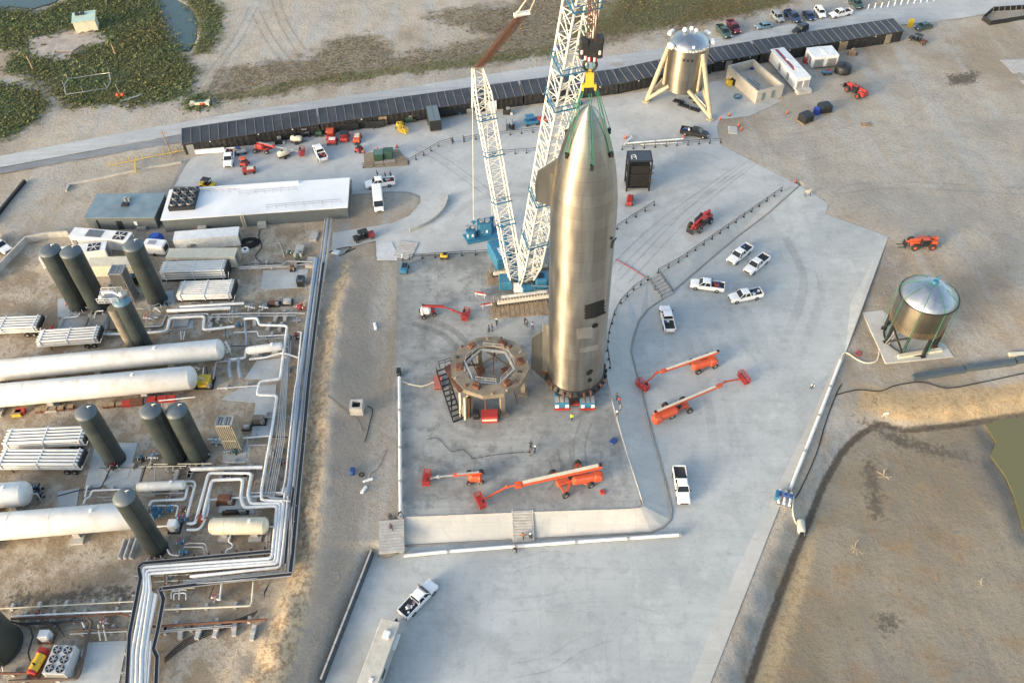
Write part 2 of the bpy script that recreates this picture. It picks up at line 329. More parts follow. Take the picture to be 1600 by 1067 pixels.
def gshader():
    m = bpy.data.materials.new('ground_soil'); m.use_nodes = True; nt = m.node_tree; L = nt.links; b = nt.nodes['Principled BSDF']; b.inputs['Roughness'].default_value = .95; b.inputs['Specular IOR Level'].default_value = .15
    tc = N(nt, 'ShaderNodeTexCoord')
    def noise(sc, det=8, ro=.62, stretch=None):
        n = N(nt, 'ShaderNodeTexNoise'); n.inputs['Scale'].default_value = sc; n.inputs['Detail'].default_value = det; n.inputs['Roughness'].default_value = ro
        if stretch:
            mp = N(nt, 'ShaderNodeMapping'); mp.inputs['Rotation'].default_value = (0, 0, stretch[0]); mp.inputs['Scale'].default_value = (1, stretch[1], 1); L.new(tc.outputs['Object'], mp.inputs[0]); L.new(mp.outputs[0], n.inputs['Vector'])
        else: L.new(tc.outputs['Object'], n.inputs['Vector'])
        return n.outputs[0]
    def mrange(x, a, b2, c=0.0, d=1.0, smooth=True):
        r = N(nt, 'ShaderNodeMapRange'); r.interpolation_type = 'SMOOTHSTEP' if smooth else 'LINEAR'; L.new(x, r.inputs[0]); r.inputs[1].default_value = a; r.inputs[2].default_value = b2; r.inputs[3].default_value = c; r.inputs[4].default_value = d; return r.outputs[0]
    def mix(f, a, c):
        x = N(nt, 'ShaderNodeMix', data_type='RGBA')
        for k, i in ((f, 0), (a, 6), (c, 7)):
            if isinstance(k, tuple): x.inputs[i].default_value = (*k, 1)
            elif isinstance(k, float): x.inputs[i].default_value = k
            else: L.new(k, x.inputs[i])
        return x.outputs[2]
    def mth(op, a, c):
        x = N(nt, 'ShaderNodeMath', operation=op)
        for k, i in ((a, 0), (c, 1)):
            if isinstance(k, float): x.inputs[i].default_value = k
            else: L.new(k, x.inputs[i])
        return x.outputs[0]
    n1, n2, n3, n4 = noise(.035, 10), noise(.22, 10), noise(1.3, 10, .7), noise(6, 6, .75)
    st = noise(.16, 10, .65, (R(35), .12)); 
    def mask(name, amp=.9, e=.06, ns=None):
        a = N(nt, 'ShaderNodeAttribute'); a.attribute_name = name
        v = mth('ADD', a.outputs['Fac'], mth('MULTIPLY', mth('SUBTRACT', ns or n2, .5), amp)); return mrange(v, .5-e, .5+e)
    base = mix(mrange(n1, .42, .6), (.33, .28, .215), (.42, .38, .315)); base = mix(mrange(st, .42, .6, 0, .7), base, (.4, .4, .385))
    base = mix(mrange(n2, .5, .7, 0, .5), base, (.27, .215, .16))
    lt = mix(mrange(n2, .35, .65), (.46, .425, .365), (.4, .36, .3)); lt = mix(mrange(st, .45, .62, 0, .75), lt, (.44, .44, .425)); lt = mix(mrange(n1, .5, .62, 0, .5), lt, (.3, .285, .26))
    c = mix(mask('light', 1.2, .25, n1), base, lt)
    c = mix(mask('plant', 1.0, .2), c, mix(mrange(n3, .5, .62, 0, .6), mix(mrange(n2, .42, .58), (.3, .24, .17), (.45, .4, .325)), (.26, .2, .14)))
    c = mix(mask('scrub', 1.5, .2, n2), c, mix(mrange(n3, .38, .6), (.12, .105, .065), (.31, .275, .215)))
    c = mix(mask('veg', .9, .1, n2), c, mix(mrange(n3, .35, .65), (.1, .12, .05), (.2, .185, .11)))
    c = mix(mask('btop', .5, .15), c, mix(mrange(n3, .35, .65), (.28, .255, .22), (.35, .32, .275)))
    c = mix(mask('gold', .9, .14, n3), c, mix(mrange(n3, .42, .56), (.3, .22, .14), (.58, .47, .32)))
    ex = mix(mrange(n1, .4, .6), (.25, .21, .15), (.31, .275, .215)); ex = mix(mrange(n2, .5, .66, 0, .7), ex, (.3, .21, .12)); ex = mix(mrange(n3, .55, .72, 0, .6), ex, (.15, .125, .1)); ex = mix(mrange(st, .5, .66, 0, .5), ex, (.2, .19, .175))
    c = mix(mask('exc', .35, .12), c, ex)
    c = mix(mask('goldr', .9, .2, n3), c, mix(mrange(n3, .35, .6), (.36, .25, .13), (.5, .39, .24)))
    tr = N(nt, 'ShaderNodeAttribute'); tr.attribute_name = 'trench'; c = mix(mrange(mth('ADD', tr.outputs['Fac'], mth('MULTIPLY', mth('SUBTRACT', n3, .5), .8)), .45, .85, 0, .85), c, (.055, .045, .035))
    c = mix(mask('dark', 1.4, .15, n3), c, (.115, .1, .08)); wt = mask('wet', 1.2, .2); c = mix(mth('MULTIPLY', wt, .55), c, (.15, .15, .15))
    c = mix(mrange(n3, .5, .62, 0, .28), c, (.2, .17, .13)); c = mix(mrange(n4, .42, .62, .0, .35), c, (.13, .11, .085)); c = mix(mrange(noise(9, 3, .8), .62, .7, 0, .6), c, (.62, .59, .52))
    L.new(c, b.inputs['Base Color'])
    bp = N(nt, 'ShaderNodeBump'); bp.inputs['Strength'].default_value = .7; bp.inputs['Distance'].default_value = .35; L.new(mth('ADD', n3, mth('MULTIPLY', n4, .35)), bp.inputs['Height']); L.new(bp.outputs[0], b.inputs['Normal'])
    return m
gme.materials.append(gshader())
def gz(x, y):
    i = min(max(int(np.searchsorted(gx, x))-1, 0), len(gx)-2); j = min(max(int(np.searchsorted(gy, y))-1, 0), len(gy)-2); u = (x-gx[i])/(gx[i+1]-gx[i]); v = (y-gy[j])/(gy[j+1]-gy[j])
    return float((Z[j, i]*(1-u)+Z[j, i+1]*u)*(1-v)+(Z[j+1, i]*(1-u)+Z[j+1, i+1]*u)*v)
at0 = at; SLOPEPX = TOP+[(628,853)]+TOE[::-1]
ROAD = [(-90,256),(0,245),(200,207),(400,172),(600,143),(800,112),(1000,82),(1200,46),(1400,6),(1500,-8),(1700,-40),(1750,-14),(1600,13),(1500,30),(1410,40),(1200,72),(1000,105),(800,137),(600,168),(500,184),(400,190),(200,226),(0,263),(-90,280)]
def pdist(x, y, pl):
    d = 1e9
    for a, b in zip(pl, pl[1:]):
        ex, ey = b[0]-a[0], b[1]-a[1]; t = min(1, max(0, ((x-a[0])*ex+(y-a[1])*ey)/(ex*ex+ey*ey+1e-9))); d = min(d, math.hypot(x-a[0]-ex*t, y-a[1]-ey*t))
    return d
GROUND_READY = [False]
def at(px, py, h=0.0):              # point on whatever surface shows at this pixel, lifted by h
    if not GROUND_READY[0]: return at0(px, py, h)
    if inpoly(px, py, APX) or inpoly(px, py, PADPX) or inpoly(px, py, NPX): return at0(px, py, h)
    if inpoly(px, py, SLOPEPX):
        a, b = pdist(px, py, TOP), pdist(px, py, TOE); q = at0(px, py, 0); t = a/(a+b+1e-6); g0 = G(px, py, -1); zt_ = float(zlow(g0.x, g0.y)); return G(px, py, zt_*t+h)
    if inpoly(px, py, ROAD): return G(px, py, .17+h)
    if inpoly(px, py, PLANTPX) and not inpoly(px, py, BERM): return at0(px, py, h)
    z = at0(px, py, 0).z
    for _ in range(7): p = G(px, py, z+h); z = .5*z+.5*gz(p.x, p.y)
    return G(px, py, z+h)
# ---------------- paved sheets ----------------
def cmat(name, a, c, stain=.25, joint=6.0, jrot=0.0, sc=.05, streak=0.0):
    m = bpy.data.materials.new(name); m.use_nodes = True; nt = m.node_tree; L = nt.links; b = nt.nodes['Principled BSDF']; b.inputs['Roughness'].default_value = .8; b.inputs['Specular IOR Level'].default_value = .3
    tc = N(nt, 'ShaderNodeTexCoord'); mp = N(nt, 'ShaderNodeMapping'); mp.inputs['Rotation'].default_value = (0, 0, jrot); L.new(tc.outputs['Object'], mp.inputs[0])
    def noise(s, ro=.6, v=None):
        n = N(nt, 'ShaderNodeTexNoise'); n.inputs['Scale'].default_value = s; n.inputs['Detail'].default_value = 10; n.inputs['Roughness'].default_value = ro; L.new(v or tc.outputs['Object'], n.inputs['Vector']); return n.outputs[0]
    def mr(x, p, q, r=0.0, s=1.0):
        k = N(nt, 'ShaderNodeMapRange'); k.interpolation_type = 'SMOOTHSTEP'; L.new(x, k.inputs[0]); k.inputs[1].default_value = p; k.inputs[2].default_value = q; k.inputs[3].default_value = r; k.inputs[4].default_value = s; return k.outputs[0]
    def mix(f, p, q):
        x = N(nt, 'ShaderNodeMix', data_type='RGBA')
        for k, i in ((f, 0), (p, 6), (q, 7)):
            if isinstance(k, tuple): x.inputs[i].default_value = (*k, 1)
            elif isinstance(k, float): x.inputs[i].default_value = k
            else: L.new(k, x.inputs[i])
        return x.outputs[2]
    col = mix(mr(noise(sc), .38, .62), a, c)
    col = mix(mr(noise(.35, .72), .5, .63, 0, stain*.8), col, tuple(v*.66 for v in a)); col = mix(mr(noise(.13, .7), .5, .6, 0, .45), col, tuple(min(1, v*1.14) for v in c))
    if joint:
        br = N(nt, 'ShaderNodeTexBrick'); br.offset = 0.0; br.inputs['Scale'].default_value = 1; br.inputs['Brick Width'].default_value = joint; br.inputs['Row Height'].default_value = joint; br.inputs['Mortar Size'].default_value = .05
        br.inputs['Color1'].default_value = (1, 1, 1, 1); br.inputs['Color2'].default_value = (.955, .96, .965, 1); br.inputs['Mortar'].default_value = (.9, .9, .9, 1); L.new(mp.outputs[0], br.inputs['Vector'])
        x = N(nt, 'ShaderNodeMix', data_type='RGBA', blend_type='MULTIPLY'); x.inputs[0].default_value = 1; L.new(col, x.inputs[6]); L.new(br.outputs[0], x.inputs[7]); col = x.outputs[2]
    if streak:
        mp2 = N(nt, 'ShaderNodeMapping'); mp2.inputs['Rotation'].default_value = (0, 0, jrot); mp2.inputs['Scale'].default_value = (.06, 1.2, 1); L.new(tc.outputs['Object'], mp2.inputs[0]); col = mix(mr(noise(1.0, .6, mp2.outputs[0]), .45, .7, 0, streak), col, tuple(v*.7 for v in a))
    col = mix(mr(noise(.9, .8), .54, .62, 0, .3), col, tuple(v*.62 for v in a)); col = mix(mr(noise(2.2, .85), .58, .64, 0, .5), col, tuple(v*.4 for v in a))
    col = mix(mr(noise(.055, .82), .48, .6, 0, stain), col, tuple(v*.74 for v in a))
    L.new(col, b.inputs['Base Color']); bp = N(nt, 'ShaderNodeBump'); bp.inputs['Strength'].default_value = .15; bp.inputs['Distance'].default_value = .1; L.new(noise(4, .7), bp.inputs['Height']); L.new(bp.outputs[0], b.inputs['Normal'])
    return m
c_north = cmat('concrete_north', (.41,.425,.42), (.47,.48,.47), .4, 7.0, R(20)); c_pad = cmat('concrete_pad', (.23,.24,.235), (.37,.38,.37), .8, 6.0, R(2), .06, .25)
c_apron = cmat('concrete_apron', (.385,.41,.41), (.455,.475,.47), .4, 6.5, R(3), .045, .2); c_slope = cmat('concrete_slope', (.45,.45,.42), (.5,.49,.46), .12, 5.0, R(2), .08, .2)
c_road = cmat('road_sand', (.38,.395,.4), (.45,.465,.465), .1, 0, R(8), .04, .45); c_asph = cmat('asphalt', (.17,.185,.2), (.23,.245,.26), .2, 0, R(8), .05, .35)
def sheet(name, px, m, dz=.0, kind='structure', raw=False, thick=.0):
    V = [at(*p) for p in px] if not raw else px
    mb = MB(); res = delaunay_2d_cdt([Vector((v.x, v.y)) for v in V], [(i, (i+1) % len(V)) for i in range(len(V))], [], 1, 1e-4)
    vs = []
    for v in res[0]:
        j = min(range(len(V)), key=lambda k: (V[k].x-v.x)**2+(V[k].y-v.y)**2); vs.append((v.x, v.y, V[j].z+dz))
    mb.add(vs, [tuple(f) for f in res[2]]); return mb.build(name, m, kind=kind)
def flat(name, px, m, z=None, h=.03, kind='structure'):
    V = [at(*p) for p in px]; z = V[0].z if z is None else z; return MB().prism([(v.x, v.y) for v in [G(p[0], p[1], z) for p in px]], z-.25, z+h).build(name, m, kind=kind)
sheet('concrete_yard', NPX, c_north, -.012); sheet('launch_pad_slab', PADPX, c_pad, .012)
# low apron: follows the low level
def lowsheet():
    V = [at(*p) for p in APX]; P2 = [Vector((v.x, v.y)) for v in V]; poly = np.array([(v.x, v.y) for v in V]); xs = np.arange(poly[:, 0].min(), poly[:, 0].max(), 4.0); ys = np.arange(poly[:, 1].min(), poly[:, 1].max(), 4.0)
    A, B = np.meshgrid(xs, ys); s = sdf(A, B, poly); pts = [Vector((a, b)) for a, b, c in zip(A.ravel(), B.ravel(), s.ravel()) if c > .8]
    res = delaunay_2d_cdt(P2+pts, [(i, (i+1) % len(V)) for i in range(len(V))], [], 1, 1e-4)
    return MB().add([(v.x, v.y, float(zlow(v.x, v.y))+.02) for v in res[0]], [tuple(f) for f in res[2]]).build('concrete_apron', c_apron, kind='structure')
lowsheet()
MB().add([(v.x, v.y, v.z+.045) for v in [at(*p) for p in ((1320,557),(1309,557),(1278,630),(1205,780),(1150,890),(1080,1060),(1050,1130),(1085,1130),(1110,1067),(1214,802))]], [tuple(range(10))[::-1]]).build('apron_edge_strip', c_slope, kind='structure')
sv = [G(p[0], p[1], 0)+Vector((0, 0, .02)) for p in TOP]+[(lambda v: Vector((v.x, v.y, v.z+.03)))(at(*p)) for p in TOE]; k = len(TOP)
MB().add(sv, [(i, i+1, k+i+1, k+i) for i in range(k-1)]).build('concrete_slope', c_slope, kind='structure')
MB().tube([v+Vector((0, 0, .03)) for v in sv[k:]], .16, 6).build('slope_kerb', mat('kerb_stain', (.26,.25,.23), .9), kind='structure')
MB().tube([v for v in sv[:k]], .1, 6).build('slope_crest', conc, kind='structure')
ROAD = [(-90,256),(0,245),(200,207),(400,172),(600,143),(800,112),(1000,82),(1200,46),(1400,6),(1500,-8),(1700,-40),(1750,-14),(1600,13),(1500,30),(1410,40),(1200,72),(1000,105),(800,137),(600,168),(500,184),(400,190),(200,226),(0,263),(-90,280)]
ASPH = [(-90,281),(0,264),(200,227),(400,191),(480,182),(480,196),(400,206),(290,222),(150,246),(0,273),(-90,290)]
sheet('road', ROAD, c_road, .16); sheet('asphalt_lane', ASPH, c_asph, .17)
wm = bpy.data.materials.new('pond_water'); wm.use_nodes = True; b = wm.node_tree.nodes['Principled BSDF']; b.inputs['Base Color'].default_value = (.05,.085,.08, 1); b.inputs['Roughness'].default_value = .12
n_ = wm.node_tree.nodes.new('ShaderNodeTexNoise'); n_.inputs['Scale'].default_value = 1.5; bp = wm.node_tree.nodes.new('ShaderNodeBump'); bp.inputs['Strength'].default_value = .08; wm.node_tree.links.new(n_.outputs[0], bp.inputs['Height']); wm.node_tree.links.new(bp.outputs[0], b.inputs['Normal'])
wg = wm.copy(); wg.node_tree.nodes['Principled BSDF'].inputs['Base Color'].default_value = (.15,.14,.06, 1)
for k_, p in PONDS.items():
    z = -3.45 if k_ == 'green_pond' else -.22
    MB().prism([(v.x, v.y) for v in [G(a, b_, z) for a, b_ in p]], z-.2, z).build('water', wg if k_ == 'green_pond' else wm, kind='structure')
GROUND_READY[0] = True
# rubber marks left by tyres on the paving
tm = bpy.data.materials.new('tyre_rubber_stain'); tm.use_nodes = True; nt = tm.node_tree; b = nt.nodes['Principled BSDF']; b.inputs['Base Color'].default_value = (.1,.1,.1, 1); b.inputs['Roughness'].default_value = .9
n_ = nt.nodes.new('ShaderNodeTexNoise'); n_.inputs['Scale'].default_value = .5; n_.inputs['Detail'].default_value = 9; r_ = nt.nodes.new('ShaderNodeMapRange'); r_.inputs[1].default_value = .4; r_.inputs[2].default_value = .8; r_.inputs[4].default_value = .62; nt.links.new(n_.outputs[0], r_.inputs[0]); nt.links.new(r_.outputs[0], b.inputs['Alpha'])
def spl(pts, n=10):
    out = []; q = [pts[0]]+list(pts)+[pts[-1]]
    for i in range(1, len(q)-2):
        for k in range(n):
            t = k/n; out.append(tuple(.5*((2*q[i][j])+(-q[i-1][j]+q[i+1][j])*t+(2*q[i-1][j]-5*q[i][j]+4*q[i+1][j]-q[i+2][j])*t*t+(-q[i-1][j]+3*q[i][j]-3*q[i+1][j]+q[i+2][j])*t**3) for j in range(2)))
    out.append(tuple(pts[-1])); return out
TR = [[(1240,342),(1270,345),(1293,360),(1303,385),(1308,410),(1300,430)], [(1337,360),(1338,375),(1342,395)], [(1010,820),(1100,800),(1125,740),(1110,640)], [(985,955),(1020,965),(1070,960),(1100,915),(1105,860)], [(960,1040),(958,1000),(975,970),(1010,950)], [(980,955),(1020,965),(1060,990),(1095,1000)], [(800,945),(850,940),(900,932),(990,933),(1020,960)], [(800,1048),(860,1035),(900,1010),(950,990)], [(1130,560),(1150,640),(1150,700),(1120,780),(1120,860)], [(1190,600),(1200,680),(1180,760)], [(1230,480),(1215,530),(1180,560)], [(1000,590),(1030,600),(1060,690)], [(850,760),(870,735),(868,720)], [(890,760),(885,725),(880,700)], [(912,750),(905,700),(915,660)], [(700,820),(710,835)], [(960,420),(1010,370),(1060,330),(1160,260)], [(975,440),(1080,330),(1180,250)], [(650,230),(690,250),(760,300)], [(1000,860),(940,880),(860,870),(800,885)], [(1050,900),(1010,880),(990,895),(1040,920)], [(1200,960),(1130,930),(1050,900)]]
mb = MB()
for t in TR:
    for off in (-.9, .9):
        w = [at(*p) for p in spl(t)]; L_ = []; 
        for i, p in enumerate(w):
            d = (w[min(i+1, len(w)-1)]-w[max(i-1, 0)]); d.z = 0; d.normalize(); nn = Vector((-d.y, d.x, 0)); c_ = p+nn*off; L_.append((c_-nn*.13+Vector((0, 0, .05)), c_+nn*.13+Vector((0, 0, .05))))
        mb.add([v for q in L_ for v in q], [(2*i, 2*i+1, 2*i+3, 2*i+2) for i in range(len(L_)-1)])
mb.build('tyre_marks', tm, kind='structure')
tmd = tm.copy(); tmd.name = 'oily_stain'; tmd.node_tree.nodes['Noise Texture'].inputs['Scale'].default_value = .9; tmd.node_tree.nodes['Map Range'].inputs[4].default_value = .3
ts = tm.copy(); ts.name = 'dirt_track_stain'; ts.node_tree.nodes['Principled BSDF'].inputs['Base Color'].default_value = (.5,.49,.46, 1); td = tm.copy(); td.name = 'dirt_track_dark'; td.node_tree.nodes['Principled BSDF'].inputs['Base Color'].default_value = (.17,.15,.12, 1)
def tracks(lst, m, gap, w, name):
    mb = MB(); dz = .09 if name[:4] == 'dirt' else .07
    for t in lst:
        for off in (-gap, gap):
            W_ = [at(*p) for p in spl(t)]; L_ = []
            for i, p in enumerate(W_):
                d = (W_[min(i+1, len(W_)-1)]-W_[max(i-1, 0)]); d.z = 0; d.normalize(); nn = Vector((-d.y, d.x, 0)); c_ = p+nn*off; L_.append((c_-nn*w+Vector((0, 0, dz)), c_+nn*w+Vector((0, 0, dz))))
            mb.add([v for q in L_ for v in q], [(2*i, 2*i+1, 2*i+3, 2*i+2) for i in range(len(L_)-1)])
    mb.build(name, m, kind='structure')
tracks([[(1135,235),(1250,230),(1400,200),(1500,150),(1600,120)], [(1210,262),(1330,240),(1480,190),(1600,160)], [(1260,285),(1400,270),(1600,235)], [(1400,60),(1450,90),(1480,150),(1490,250),(1470,340)], [(1320,310),(1420,330),(1540,420),(1600,470)], [(1210,205),(1300,195),(1400,150),(1460,80)], [(380,10),(350,60),(318,120),(322,145)], [(420,-10),(400,50),(360,90),(330,140)]], ts, 1.6, .7, 'dirt_tracks')
tracks([[(1240,250),(1350,225),(1450,170),(1560,60)], [(1300,300),(1400,290),(1600,300)], [(1380,360),(1460,420),(1540,520)], [(395,12),(372,60),(335,110),(318,140)], [(400,20),(420,60),(450,100)], [(430,0),(445,40),(470,80)], [(1200,215),(1260,212),(1330,190)]], td, 1.1, .28, 'dirt_ruts')
for i_, (lst, g_, w_) in enumerate((([[(858,735),(866,700)], [(872,752),(868,716)], [(905,748),(900,705)], [(920,700),(915,650)], [(830,770),(842,740)], [(650,500),(700,520),(740,560)], [(640,720),(700,735)], [(940,640),(960,740),(975,770)], [(860,780),(880,760)], [(690,640),(720,668),(780,680)]], 1.0, .55), ([[(620,900),(700,940),(800,1000)], [(1080,520),(1120,620),(1130,760),(1090,880)], [(1150,480),(1200,600),(1180,740)], [(990,860),(1040,950),(1050,1060)], [(1240,370),(1270,450),(1230,560)], [(700,330),(760,300),(900,300)], [(980,330),(1080,300),(1180,280)], [(640,960),(760,980),(900,1060)]], 1.6, .8))): tracks([[q for q in t] for t in lst], tmd, g_, w_, 'oil_stains')
# ---------------- ground cover ----------------
def leafmat(name, a, b_):
    m = bpy.data.materials.new(name); m.use_nodes = True; nt = m.node_tree; b = nt.nodes['Principled BSDF']; b.inputs['Roughness'].default_value = .8; b.inputs['Specular IOR Level'].default_value = .2
    g = nt.nodes.new('ShaderNodeNewGeometry'); cr = nt.nodes.new('ShaderNodeValToRGB'); nt.links.new(g.outputs['Random Per Island'], cr.inputs[0])
    cr.color_ramp.elements[0].color = (*a, 1); cr.color_ramp.elements[1].color = (*b_, 1); e = cr.color_ramp.elements.new(.75); e.color = (*[(x+y)/2*1.05 for x, y in zip(a, b_)], 1)
    tc = nt.nodes.new('ShaderNodeTexCoord'); n = nt.nodes.new('ShaderNodeTexNoise'); n.inputs['Scale'].default_value = .06; n.inputs['Detail'].default_value = 5; nt.links.new(tc.outputs['Object'], n.inputs['Vector'])
    r = nt.nodes.new('ShaderNodeMapRange'); r.inputs[1].default_value = .35; r.inputs[2].default_value = .65; nt.links.new(n.outputs[0], r.inputs[0])
    x = nt.nodes.new('ShaderNodeMix'); x.data_type = 'RGBA'; x.blend_type = 'MULTIPLY'; nt.links.new(r.outputs[0], x.inputs[0]); nt.links.new(cr.outputs[0], x.inputs[6]); x.inputs[7].default_value = (1.2, .92, .85, 1); nt.links.new(x.outputs[2], b.inputs['Base Color']); return m
leafg = leafmat('leaf_green', (.075,.105,.04), (.18,.21,.1)); leafb = leafmat('leaf_brown', (.09,.08,.045), (.24,.21,.14))
def cover(name, polys, n, m, s0, s1, hgt, seed, leaves=9, avoid=()):
    rnd = random.Random(seed); vs = []; fs = []; pls = [[(p[0], p[1]) for p in wpoly(q)] for q in polys]; av = [[(p[0], p[1]) for p in wpoly(q)] for q in avoid]
    ar = [abs(sum(q[i][0]*q[(i+1) % len(q)][1]-q[(i+1) % len(q)][0]*q[i][1] for i in range(len(q)))) for q in pls]
    while n > 0:
        q = rnd.choices(pls, ar)[0]; x = rnd.uniform(min(p[0] for p in q), max(p[0] for p in q)); y = rnd.uniform(min(p[1] for p in q), max(p[1] for p in q))
        if not inpoly(x, y, q) or y > 300 or any(inpoly(x, y, a) for a in av): continue
        n -= 1; x += rnd.gauss(0, 1.3); y += rnd.gauss(0, 1.3); s = rnd.uniform(s0, s1)*rnd.choice((.45, .7, 1, 1))*(1.6 if rnd.random() < .12 else 1); 
        for k in range(leaves):
            a = rnd.uniform(0, 2*PI); r_ = s*math.sqrt(rnd.random())*.7; h = hgt*s*(1-(r_/s)**2)*rnd.uniform(.5, 1.1); cx, cy = x+r_*math.cos(a), y+r_*math.sin(a); l = s*rnd.uniform(.22, .45); t = rnd.uniform(-.6, .6); a2 = rnd.uniform(0, PI)
            ux, uy = math.cos(a2)*l, math.sin(a2)*l; b_ = len(vs)
            vs += [(cx-ux, cy-uy, h-.25*l), (cx+uy*.8, cy-ux*.8, h+t*l), (cx+ux, cy+uy, h-.25*l), (cx-uy*.8, cy+ux*.8, h-t*l)]; fs.append((b_, b_+1, b_+2, b_+3))
    me = bpy.data.meshes.new(name); me.from_pydata(vs, [], fs); me.materials.append(m); o = bpy.data.objects.new(name, me); COL.objects.link(o); o['kind'] = 'stuff'; return o
SLAB = [(44,58),(92,54),(116,44),(150,52),(172,58),(168,68),(140,72),(118,92),(82,97),(80,90),(45,92)]
o = cover('shrub_cover', VEG[:4], 42000, leafg, .2, .62, .75, 1, 6, [SLAB]); tag(o, 'low green shrubs covering the sand beside the ponds', 'shrubs')
o = cover('dry_scrub', SCRUB+VEG[4:], 26000, leafb, .15, .38, .5, 2, 4); tag(o, 'dry brown scrub on the dune beyond the road', 'scrub')
o = cover('verge_grass', VEG[4:], 9000, leafg, .15, .42, .5, 3, 5); tag(o, 'green grass strip along the far edge of the road', 'grass')
# ================= rocket =================
AROT = .25
def metalmat(name, base, rough, bands=0.0, warm=0.0, aniso=0.0):
    m = bpy.data.materials.new(name); m.use_nodes = True; nt = m.node_tree; L = nt.links; b = nt.nodes['Principled BSDF']; b.inputs['Metallic'].default_value = 1.0
    if aniso:
        tg = N(nt, 'ShaderNodeTangent', direction_type='RADIAL', axis='Z'); L.new(tg.outputs[0], b.inputs['Tangent']); b.inputs['Anisotropic'].default_value = aniso; b.inputs['Anisotropic Rotation'].default_value = AROT
    tc = N(nt, 'ShaderNodeTexCoord')
    def noise(s, det=8, sc=(1, 1, 1)):
        mp = N(nt, 'ShaderNodeMapping'); mp.inputs['Scale'].default_value = sc; L.new(tc.outputs['Object'], mp.inputs[0]); n = N(nt, 'ShaderNodeTexNoise'); n.inputs['Scale'].default_value = s; n.inputs['Detail'].default_value = det; L.new(mp.outputs[0], n.inputs['Vector']); return n.outputs[0]
    def mr(x, p, q, r=0.0, s=1.0):
        k = N(nt, 'ShaderNodeMapRange'); L.new(x, k.inputs[0]); k.inputs[1].default_value = p; k.inputs[2].default_value = q; k.inputs[3].default_value = r; k.inputs[4].default_value = s; return k.outputs[0]
    def mix(f, p, q):
        x = N(nt, 'ShaderNodeMix', data_type='RGBA')
        for k, i in ((f, 0), (p, 6), (q, 7)):
            if isinstance(k, tuple): x.inputs[i].default_value = (*k, 1)
            elif isinstance(k, float): x.inputs[i].default_value = k
            else: L.new(k, x.inputs[i])
        return x.outputs[2]
    c = mix(mr(noise(.12, 4), .35, .65), base, tuple(v*.85 for v in base)); c = mix(mr(noise(1.5, 8, (1, 1, .06)), .48, .72, 0, .5), c, tuple(v*.6 for v in base))
    if bands:
        sp = N(nt, 'ShaderNodeSeparateXYZ'); L.new(tc.outputs['Object'], sp.inputs[0]); dv = N(nt, 'ShaderNodeMath', operation='DIVIDE'); L.new(sp.outputs[2], dv.inputs[0]); dv.inputs[1].default_value = bands
        fl = N(nt, 'ShaderNodeMath', operation='FLOOR'); L.new(dv.outputs[0], fl.inputs[0]); wn = N(nt, 'ShaderNodeTexWhiteNoise', noise_dimensions='1D'); L.new(fl.outputs[0], wn.inputs['W'])
        fr = N(nt, 'ShaderNodeMath', operation='FRACT'); L.new(dv.outputs[0], fr.inputs[0]); c = mix(mr(wn.outputs[0], 0, 1, 0, .6), c, tuple(v*.7 for v in base)); c = mix(mr(fr.outputs[0], .035, .012, 0, .6), c, (.1, .085, .07))
        at2 = N(nt, 'ShaderNodeMath', operation='ARCTAN2'); L.new(sp.outputs[0], at2.inputs[0]); L.new(sp.outputs[1], at2.inputs[1]); ad = N(nt, 'ShaderNodeMath', operation='MULTIPLY_ADD'); L.new(at2.outputs[0], ad.inputs[0]); ad.inputs[1].default_value = 14/(2*PI); L.new(wn.outputs[0], ad.inputs[2])
        fl2 = N(nt, 'ShaderNodeMath', operation='FLOOR'); L.new(ad.outputs[0], fl2.inputs[0]); cb2 = N(nt, 'ShaderNodeCombineXYZ'); L.new(fl2.outputs[0], cb2.inputs[0]); L.new(fl.outputs[0], cb2.inputs[1]); wn2 = N(nt, 'ShaderNodeTexWhiteNoise', noise_dimensions='2D'); L.new(cb2.outputs[0], wn2.inputs['Vector']); c = mix(mr(wn2.outputs[0], .2, 1, 0, .32), c, tuple(v*.66 for v in base)); c = mix(mr(noise(.5, 10, (1, 1, .1)), .52, .6, 0, .35), c, tuple(min(1, v*1.35) for v in base))
        f2 = N(nt, 'ShaderNodeMath', operation='FRACT'); L.new(ad.outputs[0], f2.inputs[0]); c = mix(mr(f2.outputs[0], .012, .004, 0, .14), c, (.12, .1, .08))
    L.new(c, b.inputs['Base Color']); L.new(mr(noise(.9, 6, (1, 1, .2)), .3, .7, rough-.05, rough+.1), b.inputs['Roughness'])
    bp = N(nt, 'ShaderNodeBump'); bp.inputs['Strength'].default_value = .12; bp.inputs['Distance'].default_value = .08; L.new(noise(.8, 3, (1, 1, .25)), bp.inputs['Height']); L.new(bp.outputs[0], b.inputs['Normal']); return m
steel = metalmat('stainless_steel', (.47, .44, .385), .36, 1.83, aniso=.8); steeld = metalmat('stainless_dull', (.36, .34, .3), .38); steelt = metalmat('stainless_tank', (.38, .34, .27), .38, 1.2, aniso=.7); steelc = metalmat('stainless_cap', (.46, .48, .5), .4)
tile = mat('heat_tile_black', (.005,.0055,.006), .75, var=.4, sc=2)
RB = G(902, 612, 3.0)+Vector((0, 4.5, 0)); RH = up(RB, 163)-3; RR = 4.5; NL = 17.0
rk = T('rocket', 'tall stainless steel rocket with pointed nose and side flaps hanging from the crane', 'rocket', RB)
BL = RH-NL; prof = [(RR, 0), (RR, BL*.5), (RR, BL)]
for i in range(1, 31):
    t = i/30; prof.append((max(.02, RR*(max(0, 1-t**2))**.65), BL+NL*t))
body = MB().lathe(prof, 64).build('hull', steel, rk)
